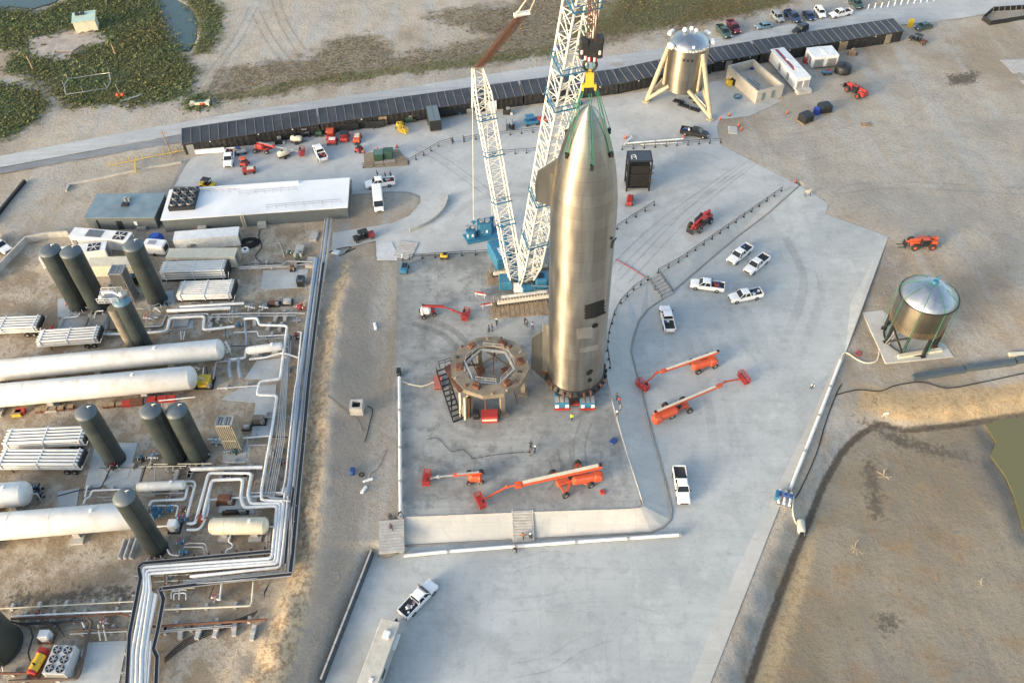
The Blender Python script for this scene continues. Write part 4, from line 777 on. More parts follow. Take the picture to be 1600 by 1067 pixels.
# ================= hopper =================
HB = G(1073, 149, 4.0)+Vector((0, 4.5, 0)); HZ = up(HB, 68)-4.0; hp = T('test_hopper', 'squat stainless steel hopper vehicle on three tubular legs', 'test vehicle', (HB.x, HB.y, 0))
pr = [(4.5, 4.02)]
MB().lathe(pr+[(4.5, 4+HZ+.1)], 48).build('hull', metalmat('stainless_weathered', (.42, .38, .31), .36, 1.83, aniso=.8), hp); hzz = 4+HZ+.1
MB().lathe([(4.5, hzz), (4.3, hzz+.5), (3.6, hzz+1.25), (2.4, hzz+1.9), (1.0, hzz+2.25), (.01, hzz+2.35)], 40).build('dome', steelc, hp)
MB().lathe([(4.1, 4.05), (3.0, 4.1), (.02, 4.2)], 32).build('aft_bulkhead', darkm, hp)
feet = [at(1010, 159)-HB, at(1110, 187)-HB]; ar = math.atan2((feet[0].y+feet[1].y), (feet[0].x+feet[1].x))+PI; rf = (Vector((feet[0].x, feet[0].y, 0)).length+Vector((feet[1].x, feet[1].y, 0)).length)/2; feet.append(Vector((rf*math.cos(ar), rf*math.sin(ar), 0)))
legm = mat('leg_tan', (.4,.35,.25), .55, dirt=.45, dcol=(.3,.2,.1))
for ft in feet:
    f0 = Vector((ft.x, ft.y, .25)); a = math.atan2(ft.y, ft.x); up_ = Vector((4.45*math.cos(a), 4.45*math.sin(a), hzz-.6))
    MB().cyl(f0, up_, .52, n=16).build('leg', legm, hp); MB().cyl((f0.x, f0.y, 0), (f0.x, f0.y, .35), .9, n=16).build('foot_pad', legm, hp)
    for s in (-.5, .5): e1 = Vector((4.3*math.cos(a+s), 4.3*math.sin(a+s), 5.0)); MB().cyl(f0+Vector((0, 0, .3)), e1, .45, n=12).build('strut', legm, hp)
    MB().cyl(Vector((4.6*math.cos(a), 4.6*math.sin(a), 4.3)), up_+Vector((0, 0, -.3)), .35, n=12).build('leg_fairing', legm, hp)
for a, z_ in ((-2.7, hzz+.6), (-.1, hzz+.4), (.5, hzz+.9), (2.4, hzz+.9)): MB().rbox((4.9*math.cos(a), 4.9*math.sin(a), z_), (.9, 1.7, .9), .15, rz=a).build('thruster_box', white, hp)
for x, y, z_, r_ in ((-1.2, .8, hzz+2.7, .55), (.3, 1.2, hzz+2.7, .5), (1.3, .7, hzz+2.5, .45), (.2, -3.9, hzz+1.0, .35)): MB().lathe([(.01, r_), (r_*.7, r_*.7), (r_, 0), (r_*.7, -r_*.7), (.01, -r_)], 12, (x, y, z_)).cyl((x, y, z_-1.2), (x, y, z_-.3), .1).build('antenna_dome', white, hp)
for i in range(14): a = -2.6+i*.15; MB().box((4.4*math.cos(a), 4.4*math.sin(a), hzz+.15+random.random()*.3), (.5, .35, .3), rz=a).build('rim_equipment', cream, hp)
for i in range(3): a = -1.95+i*.2; MB().box((4.52*math.cos(a), 4.52*math.sin(a), hzz-1.8), (.12, .5, .5), rz=a).build('vent', darkm, hp)
for ps in (((1128-44,147,3.6),(1108,172,.8)), ((1050,137,3.5),(1021,149,.6))): MB().cyl(G(*ps[0])-Vector((HB.x, HB.y, 0)), G(*ps[1])-Vector((HB.x, HB.y, 0)), .14, n=8).build('drain_pipe', white, hp)
for i, (px, py) in enumerate(((1060,160),(1068,166),(1085,155),(1092,162),(1085,172))):
    o = MB(); 
    for j in range(4): o.box((-.9+j*.6, 0, .25), (.35, .9, .4))
    o.box((0, 0, .08), (2.6, 1.1, .12)); o = o.build('equipment_rack', darkm, loc=at(px, py)); o.rotation_euler = (0, 0, -.6); tag(o, ['low dark rack under the left of the hopper', 'low dark rack under the hopper middle', 'low dark rack behind the right leg of the hopper', 'low dark rack beside the right leg of the hopper', 'low dark rack in front of the hopper legs'][i], 'rack', 'racks on the ground below the hopper')
# ================= water tank on the right =================
WB = at(1420, 529); zb, zt, za = up(WB, 502)-WB.z, up(WB, 461)-WB.z, up(WB, 442)-WB.z; RW = 44.5*P((WB.x, WB.y, WB.z+zt))[2]/F
wt = T('water_tower', 'corrugated steel water tank with shiny cone roof on dark legs', 'water tank', WB)
MB().lathe([(RW*.94, zb), (RW*.94, zb+1.4), (RW*.945, zb+1.45), (RW*.95, zt)], 56).build('shell', steelt, wt)
mb = MB()
for i in range(72): a = 2*PI*i/72; mb.bar((RW*.955*math.cos(a), RW*.955*math.sin(a), zb), (RW*.955*math.cos(a), RW*.955*math.sin(a), zb+1.5), .06)
mb.build('corrugated_skirt', mat('corrugated_brown', (.22,.17,.11), .5, metal=.4, dirt=.3), wt)
MB().lathe([(RW, zt-.12), (RW, zt), (RW*.86, zt+(za-zt)*.28), (RW*.62, zt+(za-zt)*.6), (RW*.36, zt+(za-zt)*.86), (RW*.34, zt+(za-zt)*.87), (.3, za)], 56).build('cone_roof', steelc, wt)
MB().tube([(RW*1.0*math.cos(i*PI/24), RW*1.0*math.sin(i*PI/24), zt) for i in range(48)], .11, 6, closed=True).build('roof_rim', darkm, wt)
MB().cyl((0, 0, za-.1), (0, 0, za+.5), .45, n=12).cyl((.4, .2, za), (.4, .2, za+1.4), .15).build('roof_vent', bluep, wt)
for i in range(8):
    a = i*PI/4+.2; rr = RW*.93; p_ = Vector((rr*math.cos(a), rr*math.sin(a), 0)); MB().box((p_.x, p_.y, zb/2), (.42, .42, zb), rz=a).box((p_.x, p_.y, .12), (.9, .9, .2), rz=a).build('leg', darkm, wt)
    b_ = a+PI/4; q_ = Vector((rr*math.cos(b_), rr*math.sin(b_), 0))
    if i % 2 == 0: MB().bar(p_+Vector((0, 0, .3)), q_+Vector((0, 0, zb-.2)), .28).bar(q_+Vector((0, 0, .3)), p_+Vector((0, 0, zb-.2)), .24).build('cross_brace', darkm, wt)
    MB().tube([(.4*math.cos(a), .4*math.sin(a), za), (RW*.62*math.cos(a), RW*.62*math.sin(a), zt+(za-zt)*.68), (RW*1.02*math.cos(a), RW*1.02*math.sin(a), zt+.05), (RW*1.05*math.cos(a), RW*1.05*math.sin(a), 1.2)], .05, 5).build('tie_cable', greens, wt)
MB().tube([(RW*.9*math.cos(i*PI/24), RW*.9*math.sin(i*PI/24), .25) for i in range(48)], .13, 6, closed=True).build('base_ring', darkm, wt)
mb = MB(); A_, B_ = G(1406, 512, WB.z+zb*.9)-WB, G(1384, 540, WB.z+.1)-WB; A_.z = zb*.9; B_.z = .1
for s in (-.3, .3): mb.bar(A_+Vector((s, 0, 0)), B_+Vector((s, 0, 0)), .08)
for i in range(12): p_ = A_.lerp(B_, i/11); mb.bar(p_+Vector((-.3, 0, 0)), p_+Vector((.3, 0, 0)), .06)
mb.build('ladder', lsteel, wt)
MB().bar((1, -RW*.8, 1), (RW*.75, -RW*.55, 1), .12).build('red_brace', orange, wt)
def slab(px, m=conc, h=.06, name='concrete_pad', z=None):
    V = [at(*p) for p in px]; zz = z if z is not None else sum(v.z for v in V)/len(V); return MB().prism([(v.x, v.y) for v in [G(p[0], p[1], zz+h) for p in px]], zz-.6, zz+h).build(name, m, kind='structure')
slab([(1348,488),(1386,484),(1465,520),(1490,557),(1384,567)], c_slope, .08)
p_ = at(1436, 555); o = MB().bar((-3.9, -.55, .35), (3.9, .75, .35), .7).bar((-3.9, -.1, .3), (3.9, 1.2, .3), .25, mi=1).build('timber_beam', [cream, darkm], loc=p_); tag(o, 'long cream beam lying in front of the water tank', 'beam')
# ================= buildings and plant =================
def zz(ox, oy, s): return lambda x, y: (ox+x/s, oy+y/s)
zA, zB, zC, zD, zE, zF, zG_, zH = zz(240,420,6.154), zz(240,590,6.154), zz(240,730,6.154), zz(90,440,6.154), zz(90,700,6.154), zz(0,900,6.39), zz(200,860,6.154), zz(370,330,6.154)
def ribmat(name, col, gap=.6, rough=.5, depth=.5):
    m = mat(name+'_plain', col, rough, dirt=.2).copy(); m.name = name; nt = m.node_tree; b = nt.nodes['Principled BSDF']; tc = nt.nodes.new('ShaderNodeTexCoord'); wv = nt.nodes.new('ShaderNodeTexWave'); wv.inputs['Scale'].default_value = .314/gap*1.0; wv.bands_direction = 'X'; nt.links.new(tc.outputs['Object'], wv.inputs['Vector'])
    bp = nt.nodes.new('ShaderNodeBump'); bp.inputs['Strength'].default_value = depth; bp.inputs['Distance'].default_value = .12; nt.links.new(wv.outputs[0], bp.inputs['Height']); nt.links.new(bp.outputs[0], b.inputs['Normal']); return m
ribw = ribmat('ribbed_white', (.72,.73,.72), .35); ribt = ribmat('ribbed_cream', (.66,.62,.52), .35); ribd = ribmat('ribbed_black', (.03,.032,.036), .6)
wallm = ribmat('shed_wall', (.014,.016,.018), 1.2)
def shed(a, b, label, doors=(), h0=16):
    A, B = at(*a), at(*b); d = B-A; L = d.length; rz = math.atan2(d.y, d.x); t = T('storage_shed', label, 'shed', A, rz, 'black sheds in the long row by the road')
    h = 3.0; dep = 5.2
    MB().box((L/2, dep/2, h/2-.2), (L-.2, dep-.3, h-.2)).build('wall', wallm, t)
    mb = MB(); mb.add([(0, -.3, h-.15), (L, -.3, h-.15), (L, dep+.1, h+.35), (0, dep+.1, h+.35), (0, -.3, h), (L, -.3, h), (L, dep+.1, h+.5), (0, dep+.1, h+.5)], [(3, 2, 1, 0), (4, 5, 6, 7), (0, 1, 5, 4), (1, 2, 6, 5), (2, 3, 7, 6), (3, 0, 4, 7)])
    n = int(L/1.9)
    for i in range(n+1): x = .1+i*(L-.2)/n; mb.bar((x, -.32, h+.04), (x, dep+.1, h+.54), .12, .1, 1)
    mb.build('roof', [mat('shed_roof', (.036,.039,.045), .45, var=.35, sc=.2, dirt=.4, dcol=(.09,.085,.08)), mat('roof_seam', (.17,.165,.16), .5)], t)
    for f, w, m_ in doors:
        x = f*L; o = MB().box((x, .08, 1.2), (w, .1, 2.4)); o.build('door', m_, t)
    for f in (.2, .55, .8): MB().box((f*L, .02, 2.5), (.3, .18, .18)).build('wall_lamp', white, t)
    return t
shed((290,243), (502,211), 'black metal roofed shed at the far left end of the row by the road', ((.05, 1.5, lsteel), (.5, 1.6, darkm), (.8, 1.4, darkm)))
shed((503,211), (818,166), 'longest black shed in the row, behind the parked machines', ((.6, 1.8, darkm), (.3, 1.8, woodm), (.84, 2.2, white)))
shed((819,166), (966,148), 'black shed in the row just left of the hopper, behind the crane boom', ((.4, 1.6, darkm),))
shed((967,148), (1112,116), 'black shed in the row directly behind the steel hopper', ((.3, 1.6, darkm),))
shed((1113,114), (1183,102), 'shortest black shed in the row, right of the hopper behind the concrete basin', ((.35, 1.6, lsteel),))
shed((1185,101), (1407,66), 'black shed with pale doors at the right end of the row by the road', ((.12, 2.8, lsteel), (.39, 2.6, lsteel), (.58, 2.2, woodm), (.9, 1.6, tanm)))
def mkbldg(name, label, cat, fl, fr, dep, h, wm_, rm, over=0, inset=0):
    A, B = at(*fl), at(*fr); A.z = B.z = (A.z+B.z)/2; d = B-A; L = d.length; rz = math.atan2(d.y, d.x); t = T(name, label, cat, A, rz)
    MB().box((L/2, dep/2, h/2), (L, dep, h)).build('wall', wm_, t); MB().box((L/2, dep/2, h+.08), (L+.3, dep+.3, .16)).build('roof', rm, t); return t, L, h, rz

t, L1, h1, r1 = mkbldg('utility_building', 'grey building with flat blue grey roof, left of the long white roof', 'building', (142,359), (248,358), 7.4, 2.95, bldg, roofb)
MB().box((6.9, 3.7, 3.3), (1.3, 1.0, .4)).build('roof_vent', darkm, t); MB().cyl((6.5, 5.2, 3.1), (6.5, 5.2, 3.9), .3).build('exhaust_pipe', lsteel, t); MB().cyl((7.2, 5.3, 3.1), (7.2, 5.3, 3.7), .3).build('exhaust_pipe', lsteel, t)
MB().box((2.0, -.04, 1.2), (.25, .12, 2.4)).build('downpipe', darkm, t); MB().box((6.3, -.04, 1.1), (1.1, .1, 2.1)).build('door', darkm, t); MB().box((9.6, -.06, 1.5), (.6, .12, .9)).build('wall_panel', white, t); MB().box((10.5, -.35, .4), (1.8, .7, .8)).build('steps', lsteel, t)
t, L2, h2, r2 = mkbldg('control_building', 'long low building with bright white flat roof and railings on top', 'building', (260,363), (546,342), 9.4, 2.95, bldg, roofw)
def railing(mb, A, B, n, h=1.05, r=.04, three=True):
    A, B = Vector(A), Vector(B); up3 = Vector((0, 0, h))
    mb.bar(A+up3, B+up3, r*1.6); mb.bar(A+up3*.55, B+up3*.55, r*1.2)
    for i in range(n+1): p = A.lerp(B, i/n); mb.bar(p, p+up3, r*1.6)
    return mb
railing(MB(), (20.5, 1.0, h2+.16), (35, 1.2, h2+.16), 8).build('roof_railing', lsteel, t); railing(MB(), (14.5, 6.0, h2+.16), (26, 6.2, h2+.16), 7).build('roof_railing', lsteel, t); railing(MB(), (4.5, 7.6, h2+.16), (13.5, 7.6, h2+.16), 7).build('roof_railing', lsteel, t)
MB().box((14, 8.9, h2+.35), (24, .5, .45)).build('roof_duct', roofw, t)
for x in (7.3, 19): MB().box((x, -.5, .5), (1.6, 1.0, 1.0)).build('door_stoop', conc, t)
mb = MB(); mb.bar((15.2, -.25, 0), (15.2, -.1, 3.6), .07).bar((15.8, -.25, 0), (15.8, -.1, 3.6), .07)
for i in range(10): mb.bar((15.2, -.24+i*.012, .3+i*.33), (15.8, -.24+i*.012, .3+i*.33), .05)
mb.build('ladder', cream, t)
ch = T('roof_chiller', 'black framed chiller with nine round fans on the left end of the white roof', 'chiller', Matrix.Translation(t.location) @ Matrix.Rotation(r2, 4, 'Z') @ Vector((3.6, 5.6, h2+.16)), r2)
MB().box((0, 0, .45), (5.0, 6.4, .9)).build('casing', darkm, ch)
for i in range(3):
    for j in range(3): MB().lathe([(.82, .9), (.7, 1.28), (.66, 1.28), (.6, .95)], 18, (-1.6+i*1.6, -2+j*2, 0)).cyl((-1.6+i*1.6, -2+j*2, .95), (-1.6+i*1.6, -2+j*2, 1.15), .22).build('fan', mat('fan_steel', (.1,.11,.12), .5), ch)
# containers
def fanhole(t, x, y, z, r=.8):
    o = MB().lathe([(r, z), (r, z+.12), (r*.93, z+.12), (r*.9, z+.02), (.02, z+.02)], 20, (x, y, 0)); f = o.build('fan', darkm, t); mb = MB()
    for k in range(5): a = k*2*PI/5; mb.bar((x, y, z+.06), (x+r*.85*math.cos(a), y+r*.85*math.sin(a), z+.07), .16, .03)
    mb.build('blade', lsteel, f)
def ctr(a, b, label, dep=2.6, h=2.7, m=None, name='shipping_container', cat='container', group=None, feats=()):
    A, B = at(*a), at(*b); d = B-A; L = d.length; rz = math.atan2(d.y, d.x); t = T(name, label, cat, A, rz, group)
    MB().box((L/2, dep/2, h/2+.1), (L, dep, h-.12)).build('body', m or ribw, t); MB().box((L/2, dep/2, h+.08), (L+.06, dep+.06, .1)).build('roof', white if m is not ribt else cream, t)
    for x in (.08, L-.08):
        for y in (.08, dep-.08): MB().box((x, y, h/2+.05), (.2, .2, h+.02)).build('corner_post', white if m is not ribt else cream, t)
    MB().box((L+.02, dep/2, h/2+.1), (.05, dep*.8, h*.85)).build('end_door', lsteel, t)
    for x in (.2, .35): MB().box((L+.06, dep*x+.3, h/2+.1), (.05, .05, h*.8)).build('lock_bar', darkm, t)
    for ft, x, y, w, q in feats:
        if ft == 'grille': MB().box((x*L, y*dep, h+.15), (w, q, .08)).build('roof_grille', mat('grille', (.16,.18,.19), .5, metal=.4), t)
        if ft == 'hole': MB().box((x*L, y*dep, h+.15), (w, q, .06)).build('roof_opening', darkm, t); mbb = MB(); [mbb.bar((x*L, y*dep, h+.22), (x*L+w/2*math.cos(k*PI/3), y*dep+q/2*math.sin(k*PI/3), h+.22), .12, .05) for k in range(6)]; mbb.build('fan_brace', white, t)
        if ft == 'panel': MB().box((x*L, -.05, h*.5), (w, .1, q)).build('side_panel', lsteel, t)
        if ft == 'unit': MB().rbox((x*L, -.25, h*.45), (w, .5, q), .06).build('side_unit', lsteel, t)
    return t
ctr((116,386), (205,394), 'white chiller container with dark roof grille and open fan, nearest the grey building', feats=(('grille', .4, .5, 3.2, 2.0), ('hole', .84, .5, 2.3, 2.2), ('panel', .06, 0, 1.0, 1.0)))
ctr((70,421), (172,408), 'white chiller container with fan opening partly behind the dark green tanks', feats=(('hole', .82, .5, 2.3, 2.2),))
ctr((143,434), (214,432), 'cream ribbed container behind the tall finned vaporiser', m=ribt)
ctr((277,393), (377,385), 'white ribbed container with small box on its side, in front of the long white roof', feats=(('unit', .22, 0, .9, .9), ('panel', .3, 0, .5, .4)))
ctr((266,420), (372,419), 'cream ribbed container with grey doors, second from the long white roof', m=ribt, feats=(('panel', .1, 0, .9, 1.6), ('panel', .48, 0, 1.6, 1.2)))
def genset(px, L, w, h, rz, label, m, wheels=True, m2=None, name='generator', cat='generator', group=None):
    t = T(name, label, cat, at(*px), rz, group); z = .45 if wheels else .1
    MB().rbox((0, 0, z+h/2), (L, w, h), .15).build('housing', m, t); MB().box((L/2+.01, 0, z+h*.5), (.04, w*.7, h*.6)).build('radiator_grille', darkm, t); MB().box((-.1*L, 0, z+h+.02), (L*.35, w*.5, .05)).build('roof_panel', m2 or lsteel, t)
    MB().box((0, 0, z-.02), (L+.3, w*.85, .14)).build('frame', darkm, t)
    if wheels:
        for s in (-1, 1): MB().cyl((-.1, s*(w/2-.12), .34), (-.1, s*(w/2+.1), .34), .34, n=14).build('wheel', blackr, t)
        MB().bar((-L/2, .35, .4), (-L/2-1.1, 0, .4), .09).bar((-L/2, -.35, .4), (-L/2-1.1, 0, .4), .09).cyl((-L/2-1, 0, 0), (-L/2-1, 0, .6), .05).build('towbar', darkm, t)
    else:
        for s in (-1, 1): MB().bar((-L/2, s*w*.4, .05), (L/2, s*w*.4, .05), .15, .1).build('skid', darkm, t)
    return t
genset((247,394), 4.2, 2.3, 2.0, -.15, 'white boxy generator trailer between the chiller container and the white container', white, True, lsteel)
p_ = at(246,380); o = MB().rbox((0, 0, .9), (2.6, 2.2, 1.7), .3).box((.2, .1, 1.9), (1.4, 1.2, .3)).build('tarpaulin', mat('tarp_blue', (.015,.07,.35), .6), loc=p_); tag(o, 'blue tarpaulin covered crate beside the grey building', 'crate')
genset((210,443), 2.6, 1.6, 1.5, .2, 'small dark blue topped generator in front of the cream container', darkm, True, bluep)
# vertical tanks
def vtank(bx, by, topy, r, label, cap=tankc, ladder=None, rings=0, h=None):
    r *= .83; B = at(bx, by); h = (up(B, topy)-B.z) if h is None else h; t = T('vertical_tank', label, 'tank', B, 0, 'tall dark vertical tanks')
    MB().lathe([(r*.96, .5), (r, .6), (r, h-.1)], 40).build('shell', tankg, t); MB().lathe([(r*1.01, h-.15), (r*1.01, h), (r*.7, h+.32), (r*.3, h+.46), (.01, h+.5)], 40).build('domed_top', cap, t)
    MB().lathe([(r*1.04, .35), (r*1.04, .6), (r*.98, .65)], 36).build('base_ring', darkm, t)
    for i in range(6): a = i*PI/3; MB().box((r*.9*math.cos(a), r*.9*math.sin(a), .25), (.4, .4, .5), rz=a).build('foot', darkm, t)
    MB().tube([(r*.3, r*.2, h+.35), (r*.3, r*.2, h+.9), (r*.6, r*.3, h+.9)], .08, 6).build('top_vent', lsteel, t)
    a = -.9
    MB().tube([(r*1.04*math.cos(a), r*1.04*math.sin(a), .4), (r*1.04*math.cos(a), r*1.04*math.sin(a), h-.2)], .07, 6).build('riser_pipe', darkm, t)
    for k in range(3): a = -2+k*.5; MB().tube([(r*.9*math.cos(a), r*.9*math.sin(a), .5), (r*1.5*math.cos(a), r*1.5*math.sin(a), .55), (r*1.55*math.cos(a+.2), r*1.55*math.sin(a+.2), .1)], .09, 6).build('outlet_pipe', grayp, t)
    if ladder is not None:
        mb = MB(); a = ladder; c, s = math.cos(a), math.sin(a)
        for q in (-.25, .25): mb.bar((c*(r+.2)-s*q, s*(r+.2)+c*q, .5), (c*(r+.2)-s*q, s*(r+.2)+c*q, h+.8), .06)
        for i in range(int(h/.6)): mb.bar((c*(r+.2)-s*.25, s*(r+.2)+c*.25, .8+i*.6), (c*(r+.2)+s*.25, s*(r+.2)-c*.25, .8+i*.6), .05)
        mb.build('ladder', lsteel, t)
    return t
vtank(125,478, 391, 2.15, 'dark green tank, leftmost of the trio near the white chiller containers')
vtank(156,480, 393, 2.15, 'dark green tank, middle one beside the finned vaporiser near the top left')
vtank(247,470, 383, 2.1, 'dark green tank standing alone between the cream container and the tube bundles')
vtank(181,719, 644, 1.9, 'dark tank with stained top standing beside the two tube trailers')
vtank(276,718, 641, 1.9, 'dark tank with white vent on top, left one of the close pair in mid plant', ladder=.3)
vtank(312,714, 641, 1.9, 'dark tank with peeling streaks, right one of the close pair in mid plant')
vtank(247,858, 776, 1.75, 'grey green tank rising in front of the lowest white horizontal tank', cap=mat('cap_slate', (.11,.135,.15), .5))
vtank(-2,1012, 0, 3.7, 'very wide dark tank cut by the left edge at the bottom corner', h=10)
t = vtank(227,545, 470, 1.75, 'weathered two tone tank with white pipework and platform on its top', cap=mat('cap_blue', (.1,.19,.25), .5)); h_ = up(at(225,545), 470)-at(225,545).z
MB().cyl((-1.55, -.6, .5), (-1.55, -.6, h_-1.0), .95, n=28).build('side_column', tanm, t); MB().box((-1.8, .6, h_+.2), (3.4, 2.6, .12)).build('top_platform', lsteel, t)
railing(MB(), (-3.5, -.7, h_+.2), (-.1, -.7, h_+.2), 3).bar((-3.5, -.7, h_+.2), (-3.5, 1.9, h_+1.2), .06).build('platform_rail', white, t); railing(MB(), (-3.5, 1.9, h_+.2), (-.1, 1.9, h_+.2), 3).build('platform_rail', white, t)
MB().lathe([(.01, .6), (.5, .45), (.7, 0), (.5, -.5), (.01, -.6)], 14, (.3, .6, h_+.9)).build('relief_valve', lsteel, t); MB().tube([(-2.6, .4, h_), (-2.6, .4, h_+1.6), (-1.0, .5, h_+1.6), (-.2, .4, h_+.9)], .22, 8).build('vent_line', white, t); MB().lathe([(.01, .5), (.6, .3), (.6, -.3), (.01, -.5)], 12, (-2.9, .2, h_+.7)).build('relief_valve', lsteel, t)
# vaporisers
def vap(px, w, d, h, label, m, topm):
    t = T('vaporiser', label, 'vaporiser', at(*px), -.03)
    n = 9; mb = MB().box((0, 0, h/2+.4), (w-.35, d-.35, h-.5))
    mb.build('core', darkm, t); mb = MB()
    for i in range(n): x = -w/2+w*i/(n-1); mb.box((x, -d/2, h/2+.4), (.11, .14, h)); mb.box((x, d/2, h/2+.4), (.11, .14, h))
    for i in range(n-1): y = -d/2+d*(i+.5)/(n-1); mb.box((w/2, y, h/2+.4), (.14, .1, h)); mb.box((-w/2, y, h/2+.4), (.14, .1, h))
    for z in (.4, h*.5, h+.4): mb.box((0, -d/2, z), (w+.2, .2, .16)).box((0, d/2, z), (w+.2, .2, .16)).box((w/2, 0, z), (.2, d+.2, .16)).box((-w/2, 0, z), (.2, d+.2, .16))
    mb.box((0, 0, h+.42), (.14, d, .12)); mb.build('fin_frame', m, t); mb = MB()
    for i in range(6):
        for j in range(5): mb.box((-w/2+w*(i+.5)/6, -d/2+d*(j+.5)/5, h+.36), (w/6*.7, d/5*.7, .1))
    mb.build('fin_top', topm, t)
    for x in (-w/2, w/2):
        for y in (-d/2, d/2): MB().box((x*.95, y*.95, .2), (.2, .2, .4)).build('leg', m, t)
    return t
vap((205,468), 2.3, 2.3, 7.0, 'tall grey finned vaporiser tower between dark tanks at the top of the plant', lsteel, grayp)
vap((369,700), 2.4, 1.9, 6.6, 'tall cream finned vaporiser tower right of the pair of dark tanks', mat('vap_cream', (.45,.42,.34), .5, metal=.3), lsteel)
# horizontal tanks
def htank(a, b, r, label, zc=2.5, m=tankw, saddles=(.3, .7), name='horizontal_tank', group='white horizontal tanks', cone=.35):
    A, B = at(a[0], a[1], zc), at(b[0], b[1], zc); d = B-A; d.z = 0; L = d.length; rz = math.atan2(d.y, d.x); t = T(name, label, 'tank', (A.x, A.y, A.z-zc), rz, group)
    e = r*.5; pr = [(.01, -e), (r*.5, -e*.87), (r*.85, -e*.5), (r, 0), (r, L*.5), (r, L), (r*.85, L+e*.5), (r*.5, L+e*.87), (.01, L+e)]
    MB().lathe(pr, 36, (0, 0, zc), axis='X').build('shell', m, t)
    for f_ in (0, .25, .5, .75, 1): MB().lathe([(r, f_*L-.03), (r+.025, f_*L-.02), (r+.025, f_*L+.02), (r, f_*L+.03)], 36, (0, 0, zc), axis='X').build('weld_band', m, t)
    for f_ in saddles: MB().box((f_*L, 0, (zc-r*.6)/2), (.9, r*1.7, zc-r*.6)).box((f_*L, 0, .2), (1.8, r*2.6, .4)).build('saddle', conc, t)
    MB().cyl((L*.75, 0, zc+r-.1), (L*.75, 0, zc+r+.3), .25).build('manhole', white, t); MB().tube([(L+e*.8, 0, zc-.3), (L+e+.7, .1, zc-.4), (L+e+.8, -.2, .3)], .12, 8).build('outlet_pipe', lsteel, t)
    return t
htank((-45,583), (342,546), 1.8, 'upper of the two longest white horizontal tanks', saddles=(.1, .5, .8)); t = htank((-45,622), (298,590), 1.95, 'second longest white horizontal tank, just below the longest one', saddles=(.1, .35, .78))
htank((-45,826), (215,804), 2.0, 'lowest white horizontal tank, its right end hidden behind a dark tank', saddles=(.1, .62))
htank((-60,778), (38,771), 1.85, 'short stub of white tank with domed end at the left edge, above the lowest tank', saddles=(.4, .8))
htank((333,822), (413,821), 1.22, 'small cream tank with orange end beside the pipe corner', zc=1.9, m=cream, saddles=(.2, .8), group='small process tanks')
htank((217,761), (287,757), .72, 'thin white frosted vessel above the grey green tank', zc=1.5, saddles=(.2, .8), group='small process tanks'); htank((388,548), (439,541), .72, 'thin white vessel at the right end of the longest white tank', zc=1.6, saddles=(.2, .8), group='small process tanks')
MB().cyl
# tube trailers and tube bundles
def tubes(a, b, label, rows=3, cols=5, r=.3, wheels=True, name='tube_trailer', cat='trailer', m=None):
    A, B = at(*a), at(*b); d = B-A; L = d.length; rz = math.atan2(d.y, d.x); t = T(name, label, cat, A, rz, 'tube trailers and bundles'); z0 = 1.2 if wheels else .35; m = m or tankw; w = cols*r*2.3
    for i in range(cols):
        for j in range(rows):
            if 0 < i < cols-1 and 0 < j < rows-1: continue
            y = .2+(i+.5)*r*2.3; z = z0+r+j*r*2.05; MB().lathe([(.08, .1), (r*.7, .3), (r, .7), (r, L-.7), (r*.7, L-.3), (.08, L-.1)], 12, (0, y, z), axis='X').build('gas_tube', m, t)
    MB().box((L/2, .2+w/2, z0+rows*r*.9), (L-2, w*.9, rows*r*1.7)).build('gap_shade_box', darkm, t)  # dark box added inside the bundle so the gaps between tubes look shaded
    for x in (.9, L*.5, L-.9): MB().box((x, .2+w/2, z0+rows*r*1.02), (.14, w+.1, rows*r*2.1)).build('bulkhead', white, t)
    MB().box((L/2, .2+w/2, z0-.12), (L, w, .2)).build('chassis', white if wheels else darkm, t); MB().box((L-.1, .2+w/2, z0+rows*r), (.3, w*.95, rows*r*2)).build('valve_cabinet', darkm, t); 
    for y in (.2, .2+w): MB().bar((L, y, z0-.1), (L+.5, y, z0+rows*r*1.6), .09).build('end_frame', white, t)
    if wheels:
        for x in (L-1.2, L-2.4):
            for y in (.05, w+.3): MB().cyl((x, y-.12, .5), (x, y+.14, .5), .5, n=16).cyl((x, y-.15, .5), (x, y+.17, .5), .22, n=10, mi=1).build('wheel', [blackr, lsteel], t)
        for y in (.3, w): MB().bar((2.2, y, 0), (2.2, y, z0-.2), .12).build('landing_leg', darkm, t)
tubes((9,709), (139,703), 'upper of two white tube trailers left of the stained dark tank', 2, 5, .27); tubes((-1,741), (131,741), 'lower of two white tube trailers, its wheels showing, left of the stained dark tank', 2, 5, .27)
tubes((-50,531), (66,526), 'white tube trailer with red end cut by the left edge', 2, 5, .27); tubes((61,550), (160,543), 'white tube trailer just above the left part of the longest tank', 2, 5, .27)
tubes((253,442), (357,439), 'bluish white bundle of gas tubes right of the lone dark tank', 4, 5, .27, False, 'tube_bundle', 'tube bundle')
tubes((277,474), (366,471), 'looser bundle of thin white tubes with wooden frames, above the pipe run', 3, 8, .22, False, 'tube_bundle', 'tube bundle')
p_ = at(76,517, 1.2); o = T('pipe_manifold', 'red valve manifold at the end of the leftmost tube trailer', 'manifold', at(78,522)); [MB().cyl((.3*i, -.6, .6+.3*i), (.3*i, .8, .6+.3*i), .16).build('valve', redp, o) for i in range(4)]; MB().box((.4, 0, .3), (1.4, 1.2, .3)).build('skid', redp, o)
